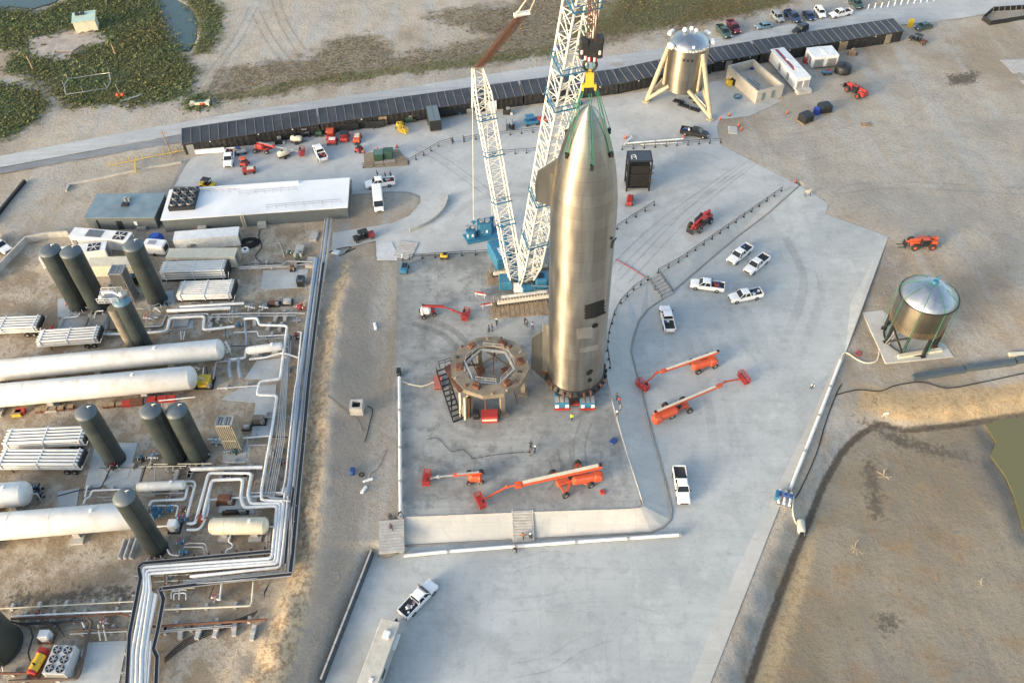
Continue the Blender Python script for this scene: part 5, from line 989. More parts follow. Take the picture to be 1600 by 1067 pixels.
# process pipes
def pipe(mb, pts, r, h=.7, n=8):
    V = [at(p[0], p[1], h if len(p) < 3 else p[2]) for p in pts]; out = [V[0]]
    for i in range(1, len(V)-1):
        a, b = (V[i-1]-V[i]), (V[i+1]-V[i]); q = min(max(r*2.2, .35), a.length*.45, b.length*.45); a.normalize(); b.normalize()
        p0 = V[i]+a*q; p2 = V[i]+b*q; out += [p0, (p0+p2)*.25+V[i]*.5, p2]
    return mb.tube(out+[V[-1]], r, n)
pr = T('pipe_rack', 'broad rack of white, grey and black lines down the right side of the plant', 'pipe rack', at(430, 880)); PO = pr.location
def rp(pts, r, m, h=1.3, name='pipe'): return pipe(MB(), pts, r, h).build(name, m, pr, PO)
whp = mat('white_pipe', (.74,.74,.72), .38, dirt=.25)
rp([(381,498),(402,497),(405,508),(449,509),(443,550),(438,592),(406,596),(401,617),(433,618),(424,676),(409,762),(408,781),(443,783),(434,880),(232,896),(235,920),(221,1019),(219,1100)], .23, whp)
rp([(296,818),(305,817),(326,739),(393,739),(387,772),(391,787),(438,786),(430,877),(229,891),(230,920),(214,1017),(212,1100)], .23, whp)
rp([(316,811),(331,750),(380,748),(376,777),(381,793),(433,790),(425,872),(224,886),(226,917),(207,1016),(204,1100)], .25, whp)
rp([(450,775),(443,850),(438,886),(297,900)], .21, whp); rp([(446,762),(438,846)], .2, whp); rp([(471,519),(464,592),(461,606),(446,749),(441,770)], .14, whp, 1.5)
rp([(494,405),(484,480),(473,560),(467,600),(460,680),(454,750),(449,775)], .42, bluegrey, 1.5); rp([(499,405),(489,490),(478,580),(471,640),(465,700),(459,760)], .26, bluegrey, 1.3); rp([(513,342),(507,390),(500,440)], .3, bluegrey, 1.2)
rp([(518,342),(512,395),(505,440)], .18, lsteel, 1.2); rp([(508,342),(502,395),(496,430)], .16, lsteel, 1.2)
for i, (o1, mm) in enumerate(((0, grayp), (4, lsteel), (7, grayp), (10, lsteel), (13, grayp))): rp([(444+o1*.5, 560), (431+o1, 690), (414+o1, 775+o1*.5), (446+o1*.8, 779+o1*.3), (437+o1*1.3, 887+o1*.9), (300-o1*2, 903+o1*.9)], .085, mm, 1.2)
for i in range(6): rp([(237-i*1.2, 1000+i), (230-i*1.4, 1100)], .12, [lsteel, whp, grayp][i % 3], 1.25)
for i in range(5): rp([(238+i*2.2, 925+i), (229+i*1.5, 985), (224+i*1.6, 1018), (222+i*1.7, 1100)], .12, [whp, lsteel, whp][i % 3], 1.25)
def tray(pts, w, h=1.4):
    V = [at(p[0], p[1], h) for p in pts]; a = MB(); b = MB()
    for p, q in zip(V, V[1:]):
        a.bar(p, q, w, .1); d = (q-p).normalized(); n_ = Vector((-d.y, d.x, 0))*(w/2+.02); b.bar(p+n_+Vector((0,0,.06)), q+n_+Vector((0,0,.06)), .09, .16); b.bar(p-n_+Vector((0,0,.06)), q-n_+Vector((0,0,.06)), .09, .16)
    a.build('cable_tray', darkm, pr, PO); b.build('tray_rail', lsteel, pr, PO)
tray([(427,861),(300,873),(223,880),(217,886),(220,903),(211,950),(203,990),(197,1100)], .5); tray([(455,897),(350,908),(250,920),(256,936),(247,985),(240,1014),(246,1026),(243,1100)], .5)
tray([(506,410),(494,500),(483,590),(474,690),(466,770),(458,860),(454,893)], .55, 1.6); tray([(459,762),(450,835),(446,880)], .4, 1.3)
for y in range(415, 895, 24):
    x0 = 506-(y-410)*.105-(0 if y < 560 else (y-560)*.015); p_ = at(x0-14, y+1); q_ = at(x0+5, y); mb = MB(); mb.bar(Vector((p_.x, p_.y, p_.z+1.0)), Vector((q_.x, q_.y, p_.z+1.0)), .14).bar(p_, p_+Vector((0, 0, 1.0)), .14).bar(q_, q_+Vector((0, 0, 1.6)), .14).build('rack_support', grayp, pr, PO)
for x in range(240, 450, 22):
    y0 = 898-(x-240)*.105; p_ = at(x, y0-20); q_ = at(x-1, y0+24); MB().bar(Vector((p_.x, p_.y, p_.z+1.0)), Vector((q_.x, q_.y, p_.z+1.0)), .14).bar(p_, p_+Vector((0, 0, 1.0)), .14).bar(q_, q_+Vector((0, 0, 1.0)), .14).build('rack_support', rustm, pr, PO)
for y in range(905, 1070, 30): p_ = at(214-(y-905)*.13, y); q_ = at(262-(y-905)*.13, y-3); MB().bar(Vector((p_.x, p_.y, p_.z+1.0)), Vector((q_.x, q_.y, p_.z+1.0)), .14).bar(p_, p_+Vector((0, 0, 1.0)), .14).bar(q_, q_+Vector((0, 0, 1.0)), .14).build('rack_support', grayp, pr, PO)
fr_ = [(466,780),(461,850),(455,898),(400,905)]
for k in range(3): rp([(x-k*4.5, y-k*2.5) for x, y in fr_], .07, [lsteel, rustm, lsteel][k], 1.1)
def prun(label, runs, name='pipe_run', group='process pipe runs'):
    c = at(*runs[0][0][0][:2]); t = T(name, label, 'pipework', c, 0, group)
    for pts, r, m in runs:
        pipe(MB(), pts, r, .8).build('pipe', m, t, t.location)
        for i in range(0, len(pts)-1):
            p0, p1 = at(*pts[i][:2]), at(*pts[i+1][:2]); L = (p1-p0).length; n = int(L/3.2)
            for k in range(n): q = p0.lerp(p1, (k+.5)/n); MB().box((q.x, q.y, q.z+.25), (.4, .9, .5)).build('sleeper', conc, t, t.location)
    return t
prun('two thick white lines under the loose white tube bundle', [([zA(130,405),zA(740,378)], .33, whp), ([zA(250,366),zA(870,332)], .26, whp)])
prun('white line with stepped bends between the longest tank and the tube bundles', [([zD(10,512),zD(590,505),zD(990,485),zD(1050,472),zD(1082,352),zD(1412,332),zD(1400,462),zD(1450,462),zA(780,555)], .25, whp), ([zD(800,440),zD(1000,425),zD(1040,330),zD(1440,305),zD(1455,330)], .12, grayp), ([zD(460,462),zD(800,452),zD(1015,440),zD(1060,320),zD(1430,300)], .1, darkm)])
prun('long thin grey pair crossing to the rack below the bare pad', [([zA(560,440),zA(900,428),zA(1380,426),zA(1460,430)], .14, grayp), ([zA(520,468),zA(900,455),zA(1370,448)], .12, lsteel), ([zH(20,540),zH(440,520),zH(480,482),zH(730,488)], .16, lsteel), ([zH(20,556),zH(440,536),zH(700,505)], .1, grayp)])
prun('grey lines feeding the thin vessel at the right end of the longest tank', [([zA(880,470),zA(880,560),zA(890,640),zA(890,740)], .2, bluegrey), ([zA(770,612),zA(1000,602),zA(1005,650),zA(1280,635)], .1, whp), ([zA(980,680),zA(1400,655)], .1, lsteel), ([zA(1350,605),zA(1420,608),zA(1385,1050)], .12, whp), ([zA(920,870),zA(1080,852),zA(1240,806),zA(1390,855)], .18, whp)])
prun('white elbow line running down from the upper long tank to two pumps', [([zA(690,700),zA(740,790),zA(695,805)], .14, whp), ([zA(720,872),zA(880,858),zA(890,765)], .22, whp), ([zA(730,872),zA(725,960),zA(745,1050)], .3, bluegrey), ([zA(820,868),zA(815,960),zA(840,1050)], .3, bluegrey), ([zA(572,1060),zA(600,895),zA(800,880)], .16, lsteel)])
prun('thin white line from the second long tank to the rack loop', [([zB(610,106),zB(1000,76)], .09, whp), ([zB(50,222),zB(400,186)], .1, whp)])
prun('white line crossing below the cream vaporiser', [([zB(520,592),zB(660,592)], .14, whp), ([zB(850,582),zB(1110,558)], .14, whp), ([zB(920,650),zB(1090,645)], .08, lsteel)])
prun('thick white line crossing below the pair of dark tanks', [([zB(360,880),zB(1050,862)], .34, whp), ([zB(0,830),zB(560,825)], .08, cream)])
prun('curved pair of lines beside the twin pumps right of the vaporiser', [([zB(930,375),zB(1280,352),zB(1310,385),zB(1345,388)], .08, lsteel), ([zB(950,390),zB(1270,370),zB(1310,410),zB(1345,412)], .08, lsteel)])
prun('white loop rising from the frosted vessel', [([zC(290,165),zC(300,135),zC(390,135),zC(400,170),zC(320,480)], .2, whp), ([zE(880,560),zE(900,508),zE(1225,492),zE(1250,372)], .2, whp), ([zE(880,552),zE(1080,550)], .12, lsteel)])
prun('white lines left of the frosted vessel', [([zE(250,540),zE(262,490),zE(310,470),zE(330,408),zE(735,392),zE(728,440)], .16, whp), ([zE(290,360),zE(262,470)], .13, whp), ([zE(0,460),zE(200,405),zE(420,380),zE(500,210),zE(540,175)], .09, darkm), ([zE(800,320),zE(850,170)], .1, darkm)])
prun('white line joining the rack loops near the rusty skid', [([zC(520,312),zC(900,285),zC(1260,258)], .16, whp), ([zC(920,245),zC(1340,240),zC(1350,310)], .1, whp)])
prun('bent lines at the foot of the grey green tank', [([zC(320,540),zC(410,535),zC(460,330)], .18, whp), ([zC(320,600),zC(430,598),zC(470,560),zC(520,430),zC(530,300)], .2, whp), ([zC(300,740),zC(330,728),zC(500,728),zC(522,850)], .12, lsteel), ([zC(290,765),zC(480,762),zC(492,850)], .12, lsteel), ([zC(130,790),zC(160,840),zC(260,850)], .12, whp)])
prun('cream line looping under the lower rack', [([zG_(345,566),zG_(1175,530),zG_(1190,500),zG_(1208,300)], .14, cream), ([zG_(880,470),zG_(905,300)], .14, whp)])
prun('small white goose neck vents on the sand below the rack', [([zG_(415,460),zG_(415,390),zG_(540,375)], .09, whp), ([zG_(440,470),zG_(440,410),zG_(560,405),zG_(555,470)], .09, whp), ([zG_(490,470),zG_(500,320)], .1, whp)])
prun('long rusty line with ladder tray on concrete feet near the bottom', [([zG_(240,730),zG_(700,700),zG_(1330,662)], .18, rustm), ([zG_(240,775),zG_(1000,715)], .07, lsteel), ([zG_(240,790),zG_(1000,730)], .07, lsteel)])
prun('thin cream and white lines crossing the bottom left of the plant', [([zF(0,322),zF(1340,250)], .09, cream), ([zF(110,402),zF(700,370),zF(1330,345)], .13, whp), ([zF(110,425),zF(600,405),zF(900,395),zF(1200,372),zF(1290,400)], .15, rustm)])
prun('dark brown lines around the fan cooler at the bottom left', [([zF(90,1045),zF(770,1020),zF(800,960),zF(880,600),zF(920,450),zF(880,430)], .2, mat('brown_pipe', (.11,.075,.06), .6)), ([zF(160,470),zF(880,445)], .14, darkm), ([zF(700,545),zF(1280,520)], .16, MT['brown_pipe']), ([zF(700,575),zF(1270,548)], .08, lsteel), ([zF(0,970),zF(300,965)], .18, rustm)])
# pads inside the plant
PADN = [0]
for q in ([zH(255,568),zH(690,556),zH(650,735),zH(230,755)], [zA(990,882),zA(1250,852),zA(1215,1062),zA(870,1062)], [zB(830,100),zB(1180,60),zB(1150,560),zB(940,560),zB(980,240),zB(650,210)], [zB(680,650),zB(900,640),zB(880,815),zB(660,810)], [zE(380,190),zE(820,180),zE(770,380),zE(480,385)], [zE(0,420),zE(210,380),zE(180,560),zE(0,570)], [zD(0,170),zD(90,150),zD(220,330),zD(0,340)], [zD(840,120),zD(1110,80),zD(1130,230),zD(860,260)], [zD(260,330),zD(480,320),zD(470,470),zD(260,490)], [zA(190,490),zA(385,490),zA(375,570),zA(190,570)], [zC(650,310),zC(1000,290),zC(960,440),zC(620,430)], [zF(860,660),zF(1270,640),zF(1180,1100),zF(540,1100),zF(560,1020),zF(780,1010)], [(150,690),(215,692),(200,745),(130,770),(140,730)], [zF(520,920),zF(740,915),zF(730,1010),zF(520,1020)]):
    PADN[0] += .006; slab(q, c_apron, .04+PADN[0])
# valves, pumps, skids
def valve(px, label, m=lsteel, s=1.0):
    t = T('valve_station', label, 'valve', at(*px), random.uniform(-.4, .4), 'valve stations in the plant')
    MB().cyl((-.8*s, 0, .7*s), (.8*s, 0, .7*s), .16*s).cyl((0, 0, .1), (0, 0, 1.2*s), .14*s).cyl((0, -.7*s, .7*s), (0, .7*s, .7*s), .12*s).build('body', m, t)
    MB().tube([(.32*s*math.cos(k*PI/5), .32*s*math.sin(k*PI/5), 1.35*s) for k in range(10)], .05*s, 5, closed=True).build('hand_wheel', redp if random.random() < .3 else bluep, t)
    for x in (-.5*s, .5*s): MB().cyl((x-.05, 0, .7*s), (x+.05, 0, .7*s), .28*s).build('flange', lsteel, t)
VL = [(zA(890,500), 'blue valve cluster on the line above the thin white vessel'), (zA(830,560), 'grey valves left of the blue cluster above the thin vessel'), (zA(720,660), 'frosted valve at the tip of the longest tank'), (zA(1390,520), 'grey valves beside the rack near the bare pad'), (zA(1380,680), 'dark valves beside the rack below the bare pad'), (zA(940,400), 'small valves behind the rusty plate'), (zA(1070,400), 'grey valves beside the rusty plate'), (zB(720,730), 'pale valves at the foot of the cream vaporiser'), (zB(800,735), 'green pump valves at the foot of the cream vaporiser'), (zB(620,650), 'small valves left of the cream vaporiser foot'), (zB(500,770), 'valves at the foot of the tank with peeling streaks'), (zB(20,760), 'valves at the foot of the left tank of the close pair'), (zC(30,430), 'blue pump left of the green cylinder'), (zC(40,490), 'second blue pump below the first near the green cylinder'), (zC(170,430), 'dark green pump beside the blue pumps'), (zC(300,430), 'grey valves right of the dark green pump'), (zC(290,520), 'blue valve beside the white filter pot'), (zC(270,740), 'blue valve below the white filter pot'), (zC(300,840), 'lowest blue valve beside the upper cable tray'), (zC(470,530), 'orange valve on the end of the small cream tank'), (zB(1230,840), 'red valve beside the rack below the vaporiser'), (zA(1420,400), 'red valve at the rack below the bare pad'), (zD(760,130), 'dark pump skid right of the grey vaporiser'), (zD(880,380), 'cream valves beside the weathered tank'), (zD(940,370), 'yellowish valves beside the cream ones by the weathered tank'), (zD(560,60), 'valves behind the weathered tank'), (zE(560,200), 'dark valves at the foot of the stained tank'), (zE(830,130), 'dark pump between the stained tank and the close pair'), (zE(930,120), 'grey valves left of the close pair of tanks'), (zF(400,400), 'black valves on the lines at the bottom left'), (zF(1060,480), 'silver valves with hoses above the pale slab at the bottom'), (zG_(860,480), 'small silver valve at the end of a line under the rack'), (zH(510,420), 'green pump on a plinth below the white roof'), (zH(615,420), 'second green pump beside the first below the white roof'), (zE(1000,640), 'brown valves between the blue pumps and the filter pot'), ((66,778), 'dark valves at the domed end of the short tank'), ((62,768), 'upper dark valves at the domed end of the short tank'), ((108,478), 'orange topped valve beside the leftmost dark tank'), ((142,484), 'valves between the two left dark tanks'), ((262,478), 'valves at the foot of the lone dark tank')]
for px, lb in VL: valve(px, lb, [lsteel, bluep, darkm, grayp][hash(lb) % 4] if False else (bluep if 'blue' in lb else greenp if 'green' in lb else redp if lb.startswith('red') else orange if 'orange' in lb else darkm if 'dark' in lb or 'black' in lb else grayp), random.uniform(.8, 1.25))
def skid(px, label, w, d, h, m, name='equipment_skid', rz=0.0, m2=darkm):
    t = T(name, label, 'skid', at(*px), rz, 'skids in the plant'); MB().box((0, 0, .12), (w, d, .2)).build('base', m2, t)
    MB().rbox((0, 0, .2+h/2), (w*.7, d*.7, h), .1).build('cabinet', m, t); MB().box((w*.3, -d*.3, .6), (w*.25, d*.25, .9)).build('panel_box', lsteel, t); MB().cyl((-w*.3, d*.25, .2), (-w*.3, d*.25, h*.8), .14).build('pipe_stub', lsteel, t)
    for x in (-w*.4, w*.4): MB().bar((x, -d*.45, .2), (x, -d*.45, h*.8), .08).build('post', m2, t)
skid(zB(500,60), 'dark pump skid with yellow top at the end of the second long tank', 3.0, 2.6, 1.3, yellowp); skid(zC(700,330), 'rusty table frame with grey box near the rack loops', 2.8, 1.5, 1.2, rustm, m2=rustm); skid(zA(1160,345), 'rusty plate skid left of the grey hatch box', 2.4, 1.4, .5, rustm); skid(zA(1290,330), 'flat grey hatch box beside the rack', 2.0, 1.6, .6, conc)
skid(zC(210,590), 'white filter pot with angled pipe near the small cream tank', 1.8, 1.8, 1.6, white); skid(zB(1020,430), 'small open shelter with red valves under the rack branch', 2.4, 1.5, 1.3, tanm); skid(zB(900,490), 'grey concrete cube beside the open shelter', 1.3, 1.0, .6, conc); skid(zH(540,570), 'small rust red pump on the bare pad', 1.0, 1.0, 1.0, rustm); skid(zH(600,490), 'green transformer box at the corner of the bare pad', .9, .9, 1.8, greenp)
skid(zF(480,620), 'white topped engine skid beside the very wide dark tank', 2.0, 1.6, 1.4, white, m2=rustm); skid(zC(790,440), 'row of black boxes behind the small cream tank', 4.0, .7, .6, darkm)
t = T('engine_pump', 'yellow engine cylinder with red end near the fan cooler', 'engine', at(*zF(405,900)), 1.35); MB().cyl((-1.0, 0, 1.1), (1.1, 0, 1.1), .62, n=20).build('engine_body', yellowp, t); MB().cyl((-1.35, 0, 1.1), (-1.0, 0, 1.1), .6, n=20).build('end_cap', redp, t); MB().box((0, 0, .3), (3.2, 1.6, .4)).build('skid_frame', rustm, t); MB().rbox((1.6, .2, .9), (.9, 1.2, 1.0), .1).build('gearbox', redp, t); MB().cyl((-.4, -.2, 1.6), (-.4, -.2, 2.2), .12).build('exhaust', darkm, t)
t = T('fan_cooler', 'pale cooler with six round fans at the bottom left', 'cooler', at(*zF(655,895)), -.08); MB().box((0, 0, 1.2), (2.9, 3.7, 1.9)).build('casing', mat('cooler_grey', (.5,.51,.52), .45, dirt=.2), t); MB().box((0, -1.86, 1.25), (2.5, .05, 1.3)).build('coil_panel', lsteel, t)
for i in range(2):
    for j in range(3): fanhole(t, -.7+i*1.4, -1.2+j*1.2, 2.16, .52)
for x in (-1.3, 1.3):
    for y in (-1.7, 1.7): MB().box((x, y, .15), (.2, .2, .3)).build('leg', lsteel, t)
t = T('air_unit', 'black box unit with louvred front on the bare pad', 'air unit', at(*zH(625,705)), -.05); MB().box((0, 0, .85), (1.3, 1.6, 1.7)).build('casing', mat('unit_slate', (.07,.09,.11), .5), t); MB().box((0, -.82, .8), (1.1, .05, 1.2)).build('louvre', blackr, t); MB().cyl((0, .1, 1.7), (0, .1, 1.85), .45).build('fan', darkm, t)
for k, (px, c, lb) in enumerate(((zD(160,410), (9,3,.5), 'left one of two grey flat tank covers above the longest tank'), (zD(390,400), (5.5,3.4,.5), 'right one of two grey flat tank covers above the longest tank'), (zD(1200,400), (4.6,2.4,.5), 'grey sheet cover inside the stepped white line'))):
    p_ = at(*px); t = T('ground_cover_panel', lb, 'panel', p_, .03, 'grey ribbed covers'); w = c[0]*.55; MB().box((0, 0, .25), (w, c[1], .4)).build('frame', grayp, t); mb = MB()
    for i in range(9): mb.box((0, -c[1]/2+(i+.5)*c[1]/9, .5), (w*.96, c[1]/9*.8, .08))
    mb.build('deck', lsteel, t)
for px, rz, lb in ((zF(1180,0), .1, ''),): pass
for i, (dx, lb) in enumerate(((0, 'left one of three grey concrete barriers below the grey green tank'), (9, 'middle one of three grey concrete barriers below the grey green tank'), (18, 'right one of three grey concrete barriers below the grey green tank'))):
    A_, B_ = at(187+dx, 874), at(197+dx, 845); d = B_-A_; o = MB().box((0, 0, .4), (d.length, .65, .8), tp=(1, .35)).build('concrete_barrier', conc, loc=(A_+B_)/2); o.rotation_euler = (0, 0, math.atan2(d.y, d.x)); tag(o, lb, 'barrier', 'barriers below the tank')
for px, s, lb in (((486,412), (1.6, 2.6), 'lower pale slab lying beside the rack below the white roof'), ((491,372), (1.5, 2.6), 'tilted pale slab just below the white roof near the rack'), ((468,394), (1.6, 2.8), 'pale slab standing behind the green pumps')):
    o = MB().box((0, 0, .3), (s[0], s[1], .6)).box((0, 0, .63), (s[0]*.94, s[1]*.94, .05)).build('concrete_block', conc, loc=at(*px)); o.rotation_euler = (0, 0, -.1); tag(o, lb, 'block', 'pale blocks below the white roof')
# spill boxes in a row under the lower long tank
RX = [(28,648,0),(34,645,1),(62,643,2),(72,642,2),(85,641,2),(97,640,2),(112,638,2),(166,636,2),(176,635,2),(188,634,2),(200,633,1),(216,631,3),(238,627,1),(255,626,1),(270,625,1)]
nm = ['first','second','third','fourth','fifth','sixth','seventh','eighth','ninth','tenth','eleventh','twelfth','thirteenth','fourteenth','last']
for i, (x, y, k) in enumerate(RX):
    s = (2.0, 1.0, .9) if k == 3 else (1.4, .9, .7) if k != 2 else (.9, .7, .6); t = T('storage_crate', f'{["yellowish", "red", "brown", "big rusty"][k]} crate, {nm[i]} from the left in the row under the second long tank', 'crate', at(x, y), .08, 'crates under the long tank'); MB().box((0, 0, s[2]/2), s).build('box', [yellowp, redp, rustm, rustm][k], t); MB().box((0, 0, s[2]+.04), (s[0]+.06, s[1]+.06, .08)).build('lid', [woodm, redp, woodm, rustm][k], t)
# hoses
def hose(pts, r, label, m=blackr, name='hose', cat='hose', h=.08):
    V = [at(*p, h) for p in spl(pts, 6)]; o = MB().tube(V, r, 6).build(name, m, None, V[0]); tag(o, label, cat); return o
hose([zH(30,200),zH(120,170),zH(260,150),zH(420,130),zH(520,120)], .07, 'black hose along the foot of the white roofed building'); hose([zH(230,170),zH(210,240),zH(240,340),zH(180,430),zH(230,490)], .07, 'black hose looping past the coiled cables'); hose([zH(400,300),zH(430,350),zH(460,450)], .06, 'yellowish line leading down to the green pumps', cream)
t = T('cable_coil', 'big black coil of cable at the right end of the white container', 'cable coil', at(*zH(125,310)))
for k in range(5): MB().tube([((1.9-k*.25)*math.cos(a*PI/12), (1.5-k*.2)*math.sin(a*PI/12), .15+.09*k) for a in range(24)], .12, 6, closed=True).build('coil_turn', blackr, t)
o = MB().cyl((0, 0, 0), (0, 0, .5), .7, n=20).cyl((0, 0, .5), (0, 0, .56), .3, n=12, mi=1).build('cable_drum', [white, darkm], loc=at(*zH(85,385))); tag(o, 'white round drum below the black cable coil', 'drum')
for i in range(4): hose([zG_(1380,290-i*3),zG_(1310,400+i*8),zG_(1330,500),zG_(1200,600+i*12),zG_(600,830+i*20),zG_(350,1030+i*16)], .05, ['topmost','second','third','lowest'][i]+' of four black hoses trailing down the sand from the rack corner')
# finer lines
thin = [
 ('thin service lines in front of the white ribbed container', [([zH(60,520),zH(150,505),zH(430,500)], .07, darkm), ([zH(200,470),zH(205,560)], .06, lsteel), ([zH(180,470),zH(185,560)], .06, lsteel), ([zH(660,600),zH(655,690),zH(668,760)], .08, lsteel)]),
 ('ladder like pair of rails beside the thick white line under the tube bundle', [([zA(730,365),zA(722,500),zA(760,520)], .07, lsteel), ([zA(760,365),zA(757,500)], .07, lsteel), ([zA(800,370),zA(790,440)], .07, lsteel)]),
 ('thin dark lines crossing under the stepped white line', [([zA(540,495),zA(690,520),zA(690,640)], .07, darkm), ([zA(190,510),zA(180,570)], .06, lsteel), ([zA(170,590),zA(320,575)], .07, lsteel), ([zA(260,600),zA(265,680)], .08, whp), ([zA(300,600),zA(285,680)], .08, whp), ([zA(90,645),zA(190,590)], .06, darkm)]),
 ('thin lines between the thin vessel and the rack', [([zA(920,690),zA(950,745)], .07, rustm), ([zA(1085,655),zA(1110,725)], .07, rustm), ([zA(740,745),zA(880,740)], .08, darkm), ([zA(1300,650),zA(1290,1060)], .1, lsteel), ([zA(1320,690),zA(1300,1060)], .09, grayp), ([zA(1280,640),zA(1262,1060)], .09, grayp)]),
 ('short thin lines beside the second long tank end', [([zA(395,945),zA(450,960),zA(420,975)], .1, whp), ([zA(480,950),zA(475,1010),zA(450,1035)], .12, whp), ([zA(510,950),zA(520,1040)], .08, darkm)]),
 ('thin lines round the foot of the cream vaporiser', [([zB(560,640),zB(700,650)], .06, darkm), ([zB(900,560),zB(910,690),zB(890,815),zB(680,812)], .08, grayp), ([zB(930,640),zB(920,700),zB(905,830)], .07, grayp), ([zB(600,790),zB(650,830)], .06, darkm)]),
 ('thin lines running down beside the rack below the vaporiser', [([zB(1140,570),zB(1290,570)], .1, darkm), ([zB(1180,600),zB(1120,900)], .08, darkm), ([zB(1240,600),zB(1200,850)], .09, grayp), ([zB(980,880),zB(950,1050)], .07, rustm), ([zB(1150,620),zB(1080,1060)], .08, lsteel)]),
 ('thin lines across the sand left of the frosted vessel', [([zE(790,440),zE(1240,430)], .08, lsteel), ([zE(380,470),zE(520,470)], .08, grayp), ([zE(440,500),zE(640,495)], .1, lsteel), ([zE(940,190),zE(935,320)], .1, grayp), ([zE(780,180),zE(1240,170)], .08, cream), ([zE(400,190),zE(840,185)], .06, darkm)]),
 ('small white lines between the blue pumps and filter pot', [([zC(0,320),zC(300,310),zC(325,200)], .15, whp), ([zC(0,370),zC(150,365),zC(240,370),zC(215,470)], .12, whp), ([zC(30,568),zC(160,562)], .12, whp), ([zC(740,650),zC(715,715),zC(760,735),zC(755,770),zC(700,790),zC(690,830)], .1, whp), ([zC(860,630),zC(865,570),zC(950,560)], .06, cream), ([zC(1085,790),zC(1100,600)], .1, lsteel), ([zC(1110,790),zC(1125,600)], .1, lsteel)]),
 ('cross lines tying the rack pipes near its corner', [([zC(1080,720),zC(1330,716)], .07, rustm), ([zC(1120,552),zC(1350,538)], .07, rustm), ([zC(1200,375),zC(1365,362)], .07, rustm), ([zC(1300,270),zC(1280,700),zC(1260,960)], .08, lsteel), ([zC(1340,270),zC(1310,900)], .07, grayp), ([zC(1410,310),zC(1340,1030)], .08, lsteel), ([zC(1380,310),zC(1310,1010)], .07, lsteel)]),
 ('thin lines below the lower rack run', [([zG_(240,300),zG_(780,270),zG_(1230,230)], .07, cream), ([zG_(250,245),zG_(590,228)], .06, cream), ([zG_(270,380),zG_(640,358)], .08, cream), ([zG_(420,380),zG_(500,362),zG_(560,380)], .1, whp), ([zG_(830,330),zG_(780,460)], .06, darkm), ([zG_(85,400),zG_(300,378)], .08, lsteel)]),
 ('dark lines tangled beside the very wide tank', [([zF(110,450),zF(300,500),zF(330,600)], .12, darkm), ([zF(200,480),zF(560,470),zF(640,600)], .1, darkm), ([zF(330,600),zF(280,760),zF(300,840)], .12, darkm), ([zF(400,520),zF(700,440),zF(820,380)], .07, darkm), ([zF(980,480),zF(1000,640)], .1, cream), ([zF(1030,480),zF(1060,640)], .1, cream), ([zF(820,460),zF(845,510)], .1, whp)]),
 ('thin lines at the feet of the two left dark tanks', [([zD(60,350),zD(200,335),zD(215,300)], .1, whp), ([zD(0,490),zD(60,350)], .08, lsteel), ([zD(350,350),zD(370,285),zD(440,280)], .1, whp), ([zD(240,230),zD(330,270),zD(300,420)], .07, lsteel), ([zD(500,380),zD(490,460),zD(570,470)], .08, darkm)]),
 ('white legs and lines behind the weathered tank', [([zD(920,280),zD(935,245),zD(990,295)], .08, whp), ([zD(810,275),zD(980,210)], .1, lsteel), ([zD(700,265),zD(830,260)], .08, grayp), ([zD(740,300),zD(745,360)], .06, lsteel)]),
]
for lb, rr in thin: prun(lb, rr, group='thin service lines')
rs = random.Random(31)
for i, (x, y) in enumerate([zA(630,490), zA(550,505), zA(550,575), zA(980,525), zA(1110,570), zA(1225,570), zA(1180,485), zA(1270,485), zB(740,920), zB(655,950), zB(895,930), zB(365,930), zB(225,955), zC(735,70), zC(900,60), zG_(515,790), zG_(690,790), zG_(860,770), zG_(1030,760), zG_(1210,800), zE(1285,250), zE(1120,410), zE(940,415)]):
    o = MB().box((0, 0, .3), (.55, 2.0, .6)).box((0, 0, .65), (.7, .5, .12)).build('concrete_plinth', conc, loc=at(x, y)); o.rotation_euler = (0, 0, rs.uniform(-.15, .15)); tag(o, 'small pale concrete plinth under the pipes of the plant', 'plinth', 'plinths under the plant pipes')
# ================= vehicles =================
z2_, z3_, z4_ = zz(400,0,4), zz(800,0,4), zz(1200,0,4); z5_, z6_, z7_, z8_ = zz(0,267,4), zz(400,267,4), zz(800,267,4), zz(1200,267,4); m1_, m2_, m3_, m4_ = zz(0,534,4), zz(400,534,4), zz(800,534,4), zz(1200,534,4); b1_, b2_, b3_, b4_ = zz(0,800,4), zz(400,800,4), zz(800,800,4), zz(1200,800,4); zT = zz(370,180,5.926); z1_ = zz(0,0,4)
def carpaint(name, c, r=.25): return mat(name, c, r, var=.04, dirt=.12, dcol=(.3,.28,.24))
cw, cblk, cgrn, cred, csil, cgry, cnav, cblu = carpaint('car_white', (.8,.81,.82)), carpaint('car_black', (.02,.02,.024)), carpaint('car_green', (.035,.075,.075)), carpaint('car_maroon', (.13,.012,.03)), carpaint('car_silver_blue', (.13,.23,.29)), carpaint('car_grey', (.25,.28,.3)), carpaint('car_navy', (.02,.04,.1)), carpaint('car_blue', (.02,.11,.4))
lampm = mat('lamp_lens', (.75,.75,.7), .15); tailm = mat('tail_lens', (.4,.02,.02), .2); tyre = mat('tyre', (.03,.03,.03), .85); rimm = mat('wheel_rim', (.5,.5,.5), .3, metal=.7); bedm = mat('bed_liner', (.03,.03,.032), .8)
